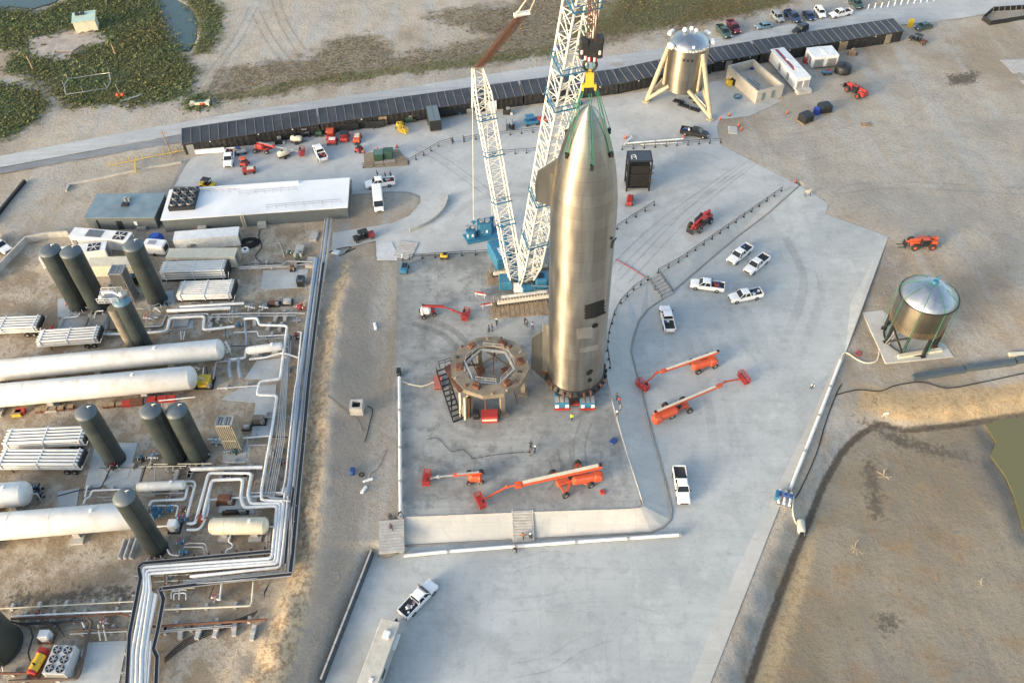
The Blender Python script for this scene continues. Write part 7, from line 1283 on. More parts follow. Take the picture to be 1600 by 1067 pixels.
def trailer_ctr(fl, fr, D, label, h=3.2, stripe=False, wheels_=False):
    A, B = at(*fl), at(*fr); W0 = (B-A).length; rz = math.atan2(B.y-A.y, B.x-A.x); t = T('office_trailer', label, 'trailer', A, rz, 'white trailers by the basin'); MB().box((W0/2, D/2, h/2+.3), (W0, D, h-.3)).build('body', ribw, t); MB().box((W0/2, D/2, h+.2), (W0+.06, D+.06, .12)).build('roof', white, t)
    if stripe: MB().box((W0*.35, D*.62, h+.28), (.8, D*.7, .05)).build('roof_stripe', mat('maroon_stripe', (.25,.05,.06), .5), t); MB().box((W0/2, -.9, .5), (W0, 1.6, .9)).build('entrance_step', conc, t)
    for x in (.25, .75): MB().box((W0*x, -.04, h*.5), (W0*.36, .06, h*.7)).build('door', lsteel, t)
    for y in (.3, .6): MB().box((-.04, D*y, h*.55), (.06, 1.0, 1.8)).build('side_door', lsteel, t); MB().box((W0/2, D*y, h+.34), (.8, .8, .25)).build('roof_vent', white, t)
    for y in (D*.3, D*.7): MB().box((W0/2, y, .15), (W0*.9, .4, .3)).build('support', darkm, t)
    return t
trailer_ctr((1241,144), (1262,141), 14.0, 'long white container trailer with maroon stripe on its roof', 3.1, True); trailer_ctr((1267,109), (1306,106), 4.6, 'short white rounded trailer with roof vents in front of the sheds', 2.9)
for px, r, h, lb in (((1316,113), 1.9, 1.9, 'round black water tub beside the short white trailer'),): t = T('water_tub', lb, 'tub', at(*px)); MB().lathe([(r, 0), (r, h*.85), (r*.85, h), (.02, h+.15)], 18).build('shell', darkm, t); MB().cyl((0, 0, h), (0, 0, h+.35), .35).build('lid', blackr, t)
for px, lb, rz in (((1258,189), 'black covered box standing alone on the dirt', .5), ((1287,174), 'black covered box beside the blue barrel', .2)): t = T('covered_crate', lb, 'crate', at(*px), rz, 'black covered boxes'); MB().rbox((0, 0, 1.0), (2.9, 2.5, 1.9), .3).build('cover', darkm, t); MB().box((0, 0, .1), (3.0, 2.6, .2)).build('pallet', woodm, t)
o = MB().cyl((0, 0, 0), (0, 0, 1.4), .8, n=16).cyl((0, 0, 1.4), (0, 0, 1.5), .7, n=16).build('barrel', mat('barrel_blue', (.02,.05,.3), .4), loc=at(1275,178)); tag(o, 'blue barrel beside the black covered box', 'barrel')
for px, c, lb in ((z3_(1355,535), yellowp, 'yellow reel left of the concrete basin'), (z3_(1385,530), darkm, 'dark reel next to the yellow reel by the basin')): t = T('hose_reel', lb, 'reel', at(*px), .3, 'reels by the basin'); MB().cyl((0, -.5, .8), (0, .5, .8), .55, n=16).build('drum', c, t); [MB().cyl((0, s, .8), (0, s*1.1, .8), .8, n=18).build('flange', c, t) for s in (-.5, .5)]
for k in range(2): t = hose([(1150+4*math.cos(a)*(1+k*.3)+a*.6, 151+3*math.sin(a)*(1+k*.3)) for a in [i*.7 for i in range(14)]], .08, ['inner', 'outer'][k]+' blue hose coil in front of the concrete basin', bluep)
p_ = at(1172,151); o = MB().bar((-1.3, 1.5, .2), (1.3, -1.3, .2), .5, .12).build('yellow_board', yellowp, loc=p_); tag(o, 'yellow board leaning at the left side of the concrete basin', 'board')
# black steel frame with boxes
q = at(995,291); t = T('steel_gantry', 'black open steel frame with equipment boxes right of the rocket nose', 'steel frame', q, -.02); H_ = up(q, 245)-q.z; 
for x in (-2.3, 2.3):
    for y in (-1.6, 1.8): MB().bar((x, y, 0), (x, y, H_), .3).build('post', darkm, t)
for z in (.9, H_*.55, H_): MB().bar((-2.3, -1.6, z), (2.3, -1.6, z), .25).bar((2.3, -1.6, z), (2.3, 1.8, z), .25).bar((2.3, 1.8, z), (-2.3, 1.8, z), .25).bar((-2.3, 1.8, z), (-2.3, -1.6, z), .25).build('frame_ring', darkm, t)
MB().box((0, .1, H_*.45), (4.2, 3.1, H_*.75)).build('equipment_box', blackr, t); MB().box((0, .1, H_+.05), (4.5, 3.3, .1)).build('top_plate', mat('plate_dark', (.05,.06,.07), .35), t)
for x, z, s in ((2.7, H_*.7, .7), (2.75, H_*.5, .6), (2.8, H_*.25, .8)): MB().box((x, -.6, z), (s, .5, s)).build('control_box', lsteel, t)
MB().bar((-2.2, -1.7, .9), (2.2, -1.7, H_*.5), .16).build('brace', darkm, t)
MB().tube([(-1.7, -1.0, H_+.12), (-1.7, .2, H_+.12), (-1.2, .5, H_+.12), (-.8, .2, H_+.12), (-.8, -1.0, H_+.12)], .07, 5).bar((-1.7, -.3, H_+.12), (-.8, -.3, H_+.12), .1, .06).build('white_letter', white, t)
# ---------------- railings ----------------
def rail(pts, label, n=None, h=1.1, m=darkm, off=.0, base=True):
    V = [G(p[0], p[1], 0.02) if len(p) < 3 else at(p[0], p[1]) for p in pts]; t = T('railing', label, 'railing', V[0], 0, 'black pipe railings'); o = t.location; mb = MB(); mb.tube([v+Vector((0, 0, h)) for v in V], .055, 6); mb.build('top_rail', m, t, o); MB().tube([v+Vector((0, 0, h*.55)) for v in V], .04, 6).build('mid_rail', m, t, o)
    for a, b in zip(V, V[1:]):
        L = (b-a).length; k = max(1, round(L/2.4))
        for i in range(k+(b is V[-1])): p = a.lerp(b, i/k); q = MB().bar(p, p+Vector((0, 0, h)), .09); (q.box((p.x, p.y, p.z+.06), (.35, .35, .12)) if base else 0); q.build('post', m, t, o)
    return t
rail([(1221,299),(1150,348),(1060,410),(1028,427)], 'long black railing along the top of the slope right of the stairs'); rail([(1012,438),(990,453),(970,474),(960,492),(952,520),(949,548),(953,575)], 'curved black railing along the slope top left of the stairs')
rail([(1028,427),(1050,458,1)], 'short black handrail on the right side of the slope stairs'); rail([(1012,438),(1034,468,1)], 'short black handrail on the left side of the slope stairs'); rail([(972,234),(1126,223)], 'straight black railing in front of the white pipes below the hopper'); rail([(964,358),(1022,321)], 'short black railing just right of the rocket barrel')
rail([(640,405),(700,401),(765,397),(860,392)], 'black railing along the upper edge of the dark launch pad'); rail([(638,256),(662,243),(685,229),(708,222)], 'wavy black railing right of the green transformers'); rail([(725,221),(762,215),(850,205)], 'black railing behind the crane mast near two people'); rail([(568,262),(600,258),(638,253)], 'brown fence in front of the green transformers', m=rustm); rail([(770,243),(840,238)], 'black railing between the crane mast and boom')
for a, b, n, lb, m_ in (((1020,431), (1043,464), 7, 'concrete stairs with black handrails down the right slope', conc), ((612,812), (612,864), 11, 'concrete stairs at the lower left corner of the pad', conc), ((816,798), (818,848), 11, 'concrete stairs in the middle of the front slope', conc), ((930,432), (930,432), 0, '', None), ((640,378), (628,404), 6, 'wide grey steps at the upper left corner of the pad', conc)):
    if n == 0: continue
    A = G(*a, .04); B = at(*b) if a[1] != 378 else G(*b, 0); d = B-A; L = Vector((d.x, d.y, 0)).length; hh = A.z-B.z; w = {7: 2.7, 11: 2.7, 6: 2.6}[n]; t = T('concrete_stairs', lb, 'stairs', (A.x, A.y, 0), math.atan2(d.y, d.x), 'concrete stairs')
    if hh < .3:
        for i in range(n): MB().box((L*(i+.5)/n, 0, .08+.0*i), (L/n*.9, 3.6, .12)).build('step', m_, t)
        continue
    for i in range(n): z1 = A.z+.1-hh*(i)/n; MB().box((L*(i+.5)/n, 0, z1-.5), (L/n+.02, w, 1.0)).build('step', m_, t)
    for s in (-1, 1): MB().add([(0, s*(w/2+.12)-.1, A.z-.8), (L, s*(w/2+.12)-.1, B.z-.8), (L, s*(w/2+.12)+.1, B.z-.8), (0, s*(w/2+.12)+.1, A.z-.8), (0, s*(w/2+.12)-.1, A.z+.22), (L, s*(w/2+.12)-.1, B.z+.18), (L, s*(w/2+.12)+.1, B.z+.18), (0, s*(w/2+.12)+.1, A.z+.22)], [(3, 2, 1, 0), (4, 5, 6, 7), (0, 1, 5, 4), (1, 2, 6, 5), (2, 3, 7, 6), (3, 0, 4, 7)]).build('side_kerb', m_, t)
slab([(590,382),(612,378),(622,399),(620,406),(589,406)], mat('road_mat', (.5,.52,.53), .6, dirt=.2), .09)
# curved ramp wall
wv_ = [G(*p, 0) for p in spl([(640,362),(665,352),(688,335),(698,318),(700,306)], 6)]; mb = MB()
for a, b in zip(wv_, wv_[1:]): mb.bar(a+Vector((0, 0, .35)), b+Vector((0, 0, .35)), .25, .7)
tag(mb.build('kerb_wall', conc), 'low curved concrete kerb wall beside the ramp to the yard', 'kerb wall')
# white water lines along the edges
def wline(pts, label, r=.26, n=5, h=.45):
    V = [at(*p, h) for p in pts]; t = T('water_main', label, 'pipeline', V[0]-Vector((0, 0, h)), 0, 'white water mains round the pad'); o = t.location
    for a, b in zip(V, V[1:]):
        k = max(1, round((b-a).length/7.5)); d = (b-a).normalized()
        for i in range(k):
            p, q = a.lerp(b, i/k), a.lerp(b, (i+1)/k); MB().cyl(p+d*.12, q-d*.12, r, n=12).build('pipe_length', whp, t, o); MB().cyl(q-d*.2, q+d*.2, r*1.3, n=12).build('coupling', lsteel, t, o); s = p.lerp(q, .5); MB().box((s.x, s.y, s.z-h/2-.02), (.5, .5, h)).build('pipe_stand', lsteel, t, o)
wline([(624,588),(625,700),(626,808)], 'white water main along the left edge of the launch pad'); wline([(626,815),(628,862)], 'short white water main beside the lower left stairs'); wline([(630,868),(700,861),(806,853),(900,846),(1062,835)], 'white water main along the foot of the front slope'); wline([(1314,562),(1280,650),(1234,765)], 'white water main along the right edge of the apron')
wline([(980,224),(1068,217)], 'upper of two thin white pipes lying below the hopper', .16); wline([(975,227),(988,213)], 'stubby white pipe leaning at the left end of the two thin pipes', .16); wline([(1000,226),(1068,223)], 'lower of two thin white pipes lying below the hopper', .13)
hose([(1314,562),(1318,552),(1325,552),(1340,562),(1355,567),(1370,563),(1374,549)], .14, 'cream hose from the right water main to the water tank pad', cream); hose([(626,594),(640,600),(660,603),(678,597),(690,594)], .14, 'cream hose from the left water main to the launch ring stairs', cream)
hose([(1338,548),(1345,552),(1342,556),(1336,552),(1346,549)], .09, 'small red hose tangle left of the water tank', redp); hose([(1315,600),(1306,617),(1290,660),(1275,710),(1248,770),(1238,778)], .08, 'black cable running beside the right water main'); hose([(1306,617),(1340,609),(1375,611),(1400,602),(1440,597),(1480,606),(1530,598),(1600,583)], .08, 'black cable wandering across the dirt under the black barrier')
hose([(668,686),(680,684),(690,690),(705,705),(722,702),(735,712),(740,716),(775,710),(820,706)], .03, 'thin black cable snaking across the launch pad'); hose([(574,634),(582,640),(578,660),(573,680),(570,690)], .06, 'black hose by the manhole on the berm'); hose([(512,617),(540,640),(560,655),(568,675)], .03, 'thin cable crossing the berm top'); hose([(577,755),(580,740),(592,730),(605,700)], .03, 'thin brown cable lower on the berm', rustm)
hose([(962,405),(985,418),(1008,433)], .07, 'red cord lying across the yard right of the rocket', redp); hose([(505,398),(525,390),(548,386),(540,394),(555,388),(530,400)], .08, 'tangle of dark hoses on the sand right of the pipe rack')
t = T('pump_skid', 'blue valve skid with white pipes at the lower end of the right water main', 'skid', at(1225,781), 1.2); MB().box((0, 0, .15), (2.6, 2.2, .2)).build('base', lsteel, t)
for i in range(3): MB().cyl((-1.2, -.8+i*.8, .7), (1.2, -.8+i*.8, .7), .2).build('pipe', whp, t); MB().box((.2, -.8+i*.8, 1.1), (.5, .5, .6)).build('actuator', navyp, t)
MB().box((-.2, 1.2, 1.0), (1.3, .5, .9)).build('control_box', bluep, t)
t = T('beige_pump', 'beige pump with pink hose on the bank at the apron edge', 'pump', at(1250,826), 1.4); MB().lathe([(.02, -1.1), (.5, -1.0), (.6, -.6), (.6, .8), (.4, 1.1), (.02, 1.15)], 16, (0, 0, .7), axis='X').build('body', beige, t); MB().cyl((-1.6, 0, .7), (-1.1, 0, .7), .3).build('motor', darkm, t); MB().box((0, 0, .15), (2.2, 1.2, .2)).build('base', lsteel, t); hose([(1240,775),(1239,800),(1244,818),(1249,818)], .13, 'thin beige hose from the blue valve skid to the beige pump', cream)
# blue barrier at the lower left
A_, B_ = (581,860), (503,1066)
pa_, pb_ = at(*A_), at(*B_); 
for i in range(8):
    p, q = pa_.lerp(pb_, i/8), pa_.lerp(pb_, (i+1)/8); z = float(zlow(p.x, p.y)); d = q-p; c = (p+q)/2; t = T('traffic_barrier', f'blue grey barrier segment, {nm[i]} from the top in the line left of the lower apron', 'barrier', (c.x, c.y, z), math.atan2(d.y, d.x), 'barrier line left of the apron'); MB().box((0, 0, .55), (d.length-.08, .7, 1.1), tp=(1, .3)).build('wall', mat('barrier_slate', (.06,.085,.105), .55, dirt=.2), t); MB().box((0, 0, 1.13), (d.length-.08, .26, .06)).build('cap', conc, t)
# left wall, fence and barrier by the road
def wallrun(pts, h, w, m, name, label, cat, hh=0):
    mb = MB()
    for a, b in zip(pts, pts[1:]): A, B = at(*a), at(*b); mb.bar(Vector((A.x, A.y, A.z+h/2-.1)), Vector((B.x, B.y, B.z+h/2-.1)), w, h)
    return tag(mb.build(name, m), label, cat)
for i, (a, b) in enumerate((((-20,445), (14,410)), ((14,410), (44,379)), ((44,379), (78,372)), ((78,372), (110,370)))): wallrun([a, b], 1.6, .35, conc, 'concrete_wall', ['concrete wall panel nearest the left edge above the dark tanks', 'concrete wall panel second from the left edge, slanting up', 'concrete wall panel at the bend behind the dirt heap', 'concrete wall panel ending at the white chiller container'][i], 'wall')
wallrun([(-20,358), (40,285)], .8, .5, darkm, 'silt_fence', 'black silt fence along the sand bank at the left edge', 'fence'); wallrun([(104,300), (108,290), (240,262), (284,255)], .5, .35, conc, 'kerb_run', 'low concrete kerb left of the yard', 'kerb')
t = T('yellow_railing', 'yellow pipe railing beside the road left of the sheds', 'railing', at(230,245)); o_ = t.location
for hh_ in (.5, 1.1): MB().tube([at(172,259,hh_), at(212,250,hh_), at(270,238,hh_), at(288,235,hh_)], .08, 6).build('rail', yellowp, t, o_)
for i in range(12): p = at(172+i*10.4, 259-i*2.15); MB().bar(p, p+Vector((0, 0, 1.1)), .1).build('post', yellowp, t, o_)
MB().bar(at(211,250,.6), at(212,270,.6), .3).build('branch_rail', yellowp, t, o_)
def pole(px, top_, label, r=.13):
    B = at(*px); h = up(B, top_)-B.z; t = T('utility_pole', label, 'pole', B); MB().cyl((0, 0, 0), (-.5, .3, h), r, r*.7, n=8).build('shaft', woodm, t); MB().bar((-1.0-.4, .2, h-.6), (.4, .3, h-.6), .12).build('cross_arm', woodm, t)
pole((269,243), 206, 'wooden utility pole beside the yellow railing')
# fence around sand hollow
t = T('chain_fence', 'pale wire fence with posts round a weedy hollow', 'fence', at(103,148)); o_ = t.location; fp = [(103,148),(100,134),(106,124),(150,117),(171,114),(173,126),(167,138),(130,144),(103,148)]
MB().tube([at(*p, 1.3) for p in fp], .09, 5).build('top_rail', lsteel, t, o_)
for a, b in zip(fp, fp[1:]):
    A, B = at(*a), at(*b); k = max(1, int((B-A).length/3.5))
    for i in range(k): p = A.lerp(B, i/k); MB().bar(p, p+Vector((0, 0, 1.4)), .12).build('post', lsteel, t, o_)
def at_shed():
    fl, fr = at(120,53), at(154,48); d = fr-fl; t = T('storage_cabin', 'small white cabin with green lean to roof among the shrubs', 'cabin', fl, math.atan2(d.y, d.x)); L = d.length
    MB().box((L/2, 1.8, 1.5), (L, 3.6, 3.0)).build('wall', cream, t); MB().add([(-.2, -.3, 3.1), (L+.2, -.3, 3.1), (L+.2, 4.6, 3.5), (-.2, 4.6, 3.5), (-.2, -.3, 3.0), (L+.2, -.3, 3.0), (L+.2, 4.6, 3.4), (-.2, 4.6, 3.4)], [(0, 1, 2, 3), (7, 6, 5, 4), (4, 5, 1, 0), (5, 6, 2, 1), (6, 7, 3, 2), (7, 4, 0, 3)]).build('roof', mat('pale_green_roof', (.42,.55,.47), .6), t); [MB().box((x, 3.2, 3.7), (1.0, .8, .5)).build('solar_box', darkm, t) for x in (1.2, 2.5)]
at_shed()
for q in ([(45,58),(91,54),(88,72),(82,91),(46,92)], [(92,54),(114,46),(132,68),(113,80),(85,80),(88,66)], [(116,45),(165,53),(168,64),(160,69),(134,73),(118,52)], [(84,83),(112,82),(108,94),(82,96)], [(112,96),(120,97),(121,108),(115,109)]): slab(q, mat('old_slab', (.36,.32,.28), .9, var=.3, sc=.3, dirt=.5, dcol=(.15,.13,.1)), .12, 'old_floor_slab')
def palm(px, topx, label):
    B = at(*px); hgt = up(B, topx[1])-B.z; tp = G(topx[0], topx[1], B.z+hgt)-B; t = T('palm_tree', label, 'palm tree', B, 0, 'palms among the shrubs'); MB().tube([(0, 0, 0), (tp.x*.4, tp.y*.4, hgt*.5), (tp.x, tp.y, hgt)], .22, 7).build('trunk', woodm, t); mb = MB(); rn = random.Random(label)
    for i in range(26):
        a = rn.uniform(0, 2*PI); e = rn.uniform(-.4, 1.0); l = rn.uniform(1.4, 2.3); p0 = Vector((tp.x, tp.y, hgt)); prev = p0; w = .28
        for k in range(1, 5):
            f = k/4; p = p0+Vector((math.cos(a)*l*f, math.sin(a)*l*f, math.sin(e)*l*f-1.1*f*f)); s = Vector((-math.sin(a), math.cos(a), 0))*w*(1-f*.8); s0 = Vector((-math.sin(a), math.cos(a), 0))*w*(1-(f-.25)*.8); mb.add([prev-s0, prev+s0, p+s, p-s], [(0, 1, 2, 3)]); prev = p
    mb.build('crown', leafg, t)
palm((181,86), (171,61), 'leaning palm right of the cracked floor slabs'); palm((52,109), (39,82), 'small palm left of the cracked floor slabs')
t = T('wrecked_hull', 'small white and orange hull lying on the grass by the road', 'boat', at(313,164), .1); MB().prism([(-2.2, -.9), (-1.2, -.4), (0, -.6), (1.4, -.5), (2.2, -1.0), (2.3, .9), (1.2, .5), (-1.2, .5), (-2.2, .9)], .1, .8).build('hull', cream, t); MB().box((0, .15, .85), (2.2, .7, .15)).build('deck', greenp, t); MB().box((.6, -.55, .5), (1.0, .15, .5)).build('orange_panel', orange, t)
t = T('wooden_ramp', 'row of pale boards laid at the shrub edge by the road', 'boards', at(202,158)); [MB().bar((-1.8+i*.8, -.9+i*.5, .3), (-.6+i*.8, .5+i*.5, .3), .25, .1).build('board', lsteel, t) for i in range(5)]; t = T('orange_float', 'orange float with short mast at the edge of the shrubs', 'float', at(189,151)); [MB().rbox((x, 0, .5), (.9, .9, .8), .3).build('float_half', orange, t) for x in (-.6, .6)]; MB().cyl((-.2, .2, .5), (-.3, .3, 3), .08).build('mast', lsteel, t)
o = MB().box((0, 0, .45), (6.3, .8, .9), tp=(1, .4)).build('water_barrier', white, loc=at(329,238)); o.rotation_euler = (0, 0, .1); tag(o, 'white plastic barrier against the left shed wall', 'barrier')
wallrun([(1425,592), (1505,580)], .9, .9, mat('barrier_slate', (.06,.085,.105)), 'black_barrier', 'black low barrier on the dirt right of the water tank, left length', 'barrier'); wallrun([(1506,578), (1584,568)], .9, .9, MT['barrier_slate'], 'black_barrier', 'black low barrier on the dirt, middle length', 'barrier'); wallrun([(1586,566), (1680,552)], .9, .9, MT['barrier_slate'], 'black_barrier', 'black low barrier cut by the right picture edge', 'barrier'); wallrun([(1576,556), (1660,552)], .6, .8, cream, 'timber_beam', 'pale beam above the black barrier at the right edge', 'beam')
t = T('netted_pen', 'dark netted pen with posts beside the road at the top right', 'pen', at(1546,38)); o_ = t.location; V = [at(1534,32), at(1546,40), at(1620,28), at(1620,14), at(1550,18)]
for a, b in zip(V, V[1:]+V[:1]): MB().bar(a+Vector((0, 0, .6)), b+Vector((0, 0, .6)), .15, 1.2).build('net_side', darkm, t, o_)
for i in range(9): MB().bar(V[1].lerp(V[2], i/8)+Vector((0, 0, 1.3)), V[4].lerp(V[3], i/8)+Vector((0, 0, 1.3)), .12).build('cross_pole', woodm, t, o_)
slab([(1563,94),(1700,88),(1700,150),(1603,136)], conc, .06); o = MB().box((0, 0, 1.1), (1.4, .3, 2.2)).build('road_sign', yellowp, loc=at(1421,43)); tag(o, 'yellow upright sign board at the road by the last shed', 'sign')
for i in range(13): x = 1356+i*10.3; o = MB().cyl((0, 0, 0), (0, 0, 1.3), .16, n=8).lathe([(.16, 1.3), (.1, 1.42), (.01, 1.45)], 8).build('bollard', white, loc=at(x, 15-i*1.35)); tag(o, 'short white post in the row along the far side of the road', 'post', 'white posts along the road')
# cones
for i, (px, lb) in enumerate(((z3_(710,865), 'orange cone left end of the white pipes'), (z3_(1070,865), 'orange cone at the right end of the white pipes below the pickup'), (z3_(1300,752), 'orange cone at the foot of the right hopper leg'), (z3_(1358,725), 'orange cone above the others on the dirt edge'), (z3_(1415,790), 'upper orange cone by the small slab'), (z3_(1430,815), 'lower orange cone by the small slab'), (z4_(118,712), 'lone orange cone left of the black covered box'), (zT(1175,350), 'orange cone at the upper left corner of the transformer pad'), (zT(1305,325), 'orange cone at the back of the transformer pad'), (zT(1483,300), 'orange cone at the upper right corner of the transformer pad'), (z8_(170,75), 'orange cone at the tip of the slope'))):
    t = T('traffic_cone', lb, 'cone', at(*px), 0, 'orange cones'); MB().lathe([(.24, .05), (.2, .3), (.1, .8), (.04, .95), (.01, .96)], 12).build('cone_body', orange, t); MB().box((0, 0, .03), (.55, .55, .06)).build('base', darkm, t)
t = T('easel_sign', 'small pale board on black legs at the tip of the apron', 'sign', at(1261,306), .2); MB().box((0, 0, 1.0), (1.1, .1, .9)).build('board', cream, t); [MB().bar((s, -.4, 0), (s, 0, 1.0), .08).bar((s, .4, 0), (s, 0, 1.0), .08).build('leg', darkm, t) for s in (-.5, .5)]
# red tool chests and crates round the launch ring
def crate(px, s, m, label, rz=0, lid=None): t = T('tool_chest', label, 'tool chest', at(*px), rz, 'chests by the launch ring'); MB().box((0, 0, s[2]/2), s).build('box', m, t); MB().box((0, 0, s[2]+.05), (s[0]+.06, s[1]+.06, .1)).build('lid', lid or m, t); MB().box((0, -s[1]/2-.02, s[2]*.5), (s[0]*.9, .04, s[2]*.3)).build('front_strip', cream if m is redp else darkm, t); [MB().box((x, -s[1]/2-.05, s[2]*.75), (.2, .06, .08)).build('handle', lsteel, t) for x in (-s[0]*.25, s[0]*.25)]
crate((765,655), (2.6, 1.5, 1.5), redp, 'red tool chest under the front of the launch ring'); crate((744,652), (.9, .9, 1.4), darkm, 'black cabinet left of the red tool chest'); crate((685,600), (1.3, 2.6, .7), mat('faded_red', (.4,.13,.1), .6), 'faded red open crate left of the launch ring stairs', .05); crate((624,586), (.6, 1.0, 1.2), darkm, 'small black box at the left edge of the pad')
t = T('manhole_box', 'square concrete manhole with open black hole on the berm', 'manhole', at(559,642)); [MB().box(c, s).build('rim_side', conc, t) for c, s in (((0, .8, .9), (2, .35, 1.8)), ((0, -.8, .9), (2, .35, 1.8)), ((.83, 0, .9), (.35, 1.25, 1.8)), ((-.83, 0, .9), (.35, 1.25, 1.8)))]; MB().box((0, 0, .8), (1.3, 1.25, 1.0)).build('shaft', blackr, t)
o = MB().rbox((0, 0, .4), (.7, 1.2, .7), .15).box((.1, .2, .85), (.2, .3, .2)).build('blue_pump', navyp, loc=at(551,738)); tag(o, 'small blue pump lying on the lower berm', 'pump'); o = MB().tube([(.4*math.cos(i), .4*math.sin(i), .1) for i in range(6)], .08, 5, closed=True).build('hose_ring', blackr, loc=at(565,742)); tag(o, 'small ring of hose beside the blue pump', 'hose')
# driftwood
def wood(px, s, label, seed):
    rn = random.Random(seed); mb = MB(); 
    for i in range(9): a = rn.uniform(0, 2*PI); l = s*rn.uniform(.5, 1); p = [(0, 0, .15)]; [p.append((p[-1][0]+l/4*math.cos(a+rn.uniform(-.5, .5)), p[-1][1]+l/4*math.sin(a+rn.uniform(-.5, .5)), .15+rn.random()*.25)) for _ in range(4)]; mb.tube(p, .05*s/2, 5)
    mb.tube([(0, 0, .15), (.3*s, .7*s, .5), (.7*s, s, .4)], .09*s/2, 6); tag(mb.build('dead_branch', branchm, loc=Gx(px)), label, 'branch')
def Gx(px): return at(*px)
wood((1335,858), 1.25, 'larger pale dead branch on the excavated ground', 3); wood((1532,913), .9, 'smaller pale dead branch at the right on the excavated ground', 5); wood((1380,745), 1.3, 'dry sticks lying in the weedy patch of the excavation', 8)
# dirt heaps
# ---------------- people ----------------
def person(px, label, top=(.05,.06,.09), legs=(.04,.045,.06), helmet=True, face=0.0, pose='stand', hair=(.05,.03,.02), z=None, vest=None):
    B = at(*px) if z is None else G(px[0], px[1], z); t = T('person', label, 'person', B, face, 'people on site'); H = 1.76; bend = .55 if pose == 'bend' else 0; step = .16 if pose == 'walk' else .06
    bm_v = [(0, 0, .95), (bend*.25, 0, 1.2), (bend*.55, 0, 1.42-bend*.12), (bend*.7, 0, 1.5-bend*.15), (bend*.85, 0, 1.66-bend*.25)]
    ed = [(0, 1), (1, 2), (2, 3), (3, 4)]; rad = [(.16, .13), (.15, .12), (.18, .12), (.07, .07), (.1, .1)]
    for s in (-1, 1):
        k = len(bm_v); bm_v += [(0, s*.1, .9), (s*step+.03, s*.11, .5), (s*step*1.3-.02, s*.11, .09), (s*step*1.3+.16, s*.12, .04)]; ed += [(0, k), (k, k+1), (k+1, k+2), (k+2, k+3)]; rad += [(.1, .1), (.075, .075), (.055, .055), (.045, .035)]
        k = len(bm_v); sh = bm_v[2]; ax = .15 if pose != 'walk' else s*-.12
        bm_v += [(sh[0], s*.21, sh[2]-.02), (sh[0]+ax*.3, s*.27, sh[2]-.3), (sh[0]+.12+ax*.8, s*.24, sh[2]-.52), (sh[0]+.18+ax*.8, s*.24, sh[2]-.6)]; ed += [(2, k), (k, k+1), (k+1, k+2), (k+2, k+3)]; rad += [(.07, .07), (.052, .052), (.038, .038), (.042, .022)]
    me = bpy.data.meshes.new('body'); me.from_pydata(bm_v, ed, []); o = bpy.data.objects.new('body', me); COL.objects.link(o); o.parent = t
    sk = o.modifiers.new('skin', 'SKIN'); o.modifiers.new('sub', 'SUBSURF').levels = 1; o.modifiers['sub'].render_levels = 1; 
    for v, r in zip(me.skin_vertices[0].data, rad): v.radius = r
    me.skin_vertices[0].data[0].use_root = True
    m = bpy.data.materials.new('clothing'); m.use_nodes = True; nt = m.node_tree; b = nt.nodes['Principled BSDF']; b.inputs['Roughness'].default_value = .85; tc = nt.nodes.new('ShaderNodeTexCoord'); sp = nt.nodes.new('ShaderNodeSeparateXYZ'); nt.links.new(tc.outputs['Object'], sp.inputs[0])
    cr = nt.nodes.new('ShaderNodeValToRGB'); cr.color_ramp.interpolation = 'CONSTANT'; mr = nt.nodes.new('ShaderNodeMath'); mr.operation = 'DIVIDE'; mr.inputs[1].default_value = 2.0; nt.links.new(sp.outputs[2], mr.inputs[0]); nt.links.new(mr.outputs[0], cr.inputs[0])
    cr.color_ramp.elements[0].color = (.03, .02, .015, 1); e = cr.color_ramp.elements[1]; e.position = .05; e.color = (*legs, 1); e = cr.color_ramp.elements.new(.5); e.color = (*top, 1); e = cr.color_ramp.elements.new((1.5-bend*.1)/2); e.color = (.4, .24, .17, 1); nt.links.new(cr.outputs[0], b.inputs['Base Color']); me.materials.append(m); sk.use_smooth_shade = True
    h = Vector(bm_v[4]); MB().lathe([(.13, -.02), (.125, .05), (.1, .12), (.05, .16), (.01, .17)] if helmet else [(.108, -.05), (.112, .04), (.09, .1), (.04, .13), (.01, .135)], 14, tuple(h+Vector((0, 0, .04)))).build('hard_hat' if helmet else 'hair', hatm if helmet is True else mat('hair_dark', hair, .8), t)
    if helmet: MB().cyl(tuple(h+Vector((.03, 0, .02))), tuple(h+Vector((.03, 0, .035))), .16, n=14).build('hat_brim', hatm, t)
    MB().cyl(tuple(h+Vector((.1, 0, .0))), tuple(h+Vector((.145, 0, -.02))), .02, .012, n=6).build('nose', skinm, t)
    if vest: MB().lathe([(.2, 1.02), (.21, 1.2), (.23, 1.38), (.16, 1.46)], 12).build('vest', mat('hi_vis', vest, .7), t)
    return t
rd = random.Random(4); DK = (.03,.035,.05); WH = (.65,.66,.68); BL_ = (.04,.06,.14); GY = (.2,.2,.2)
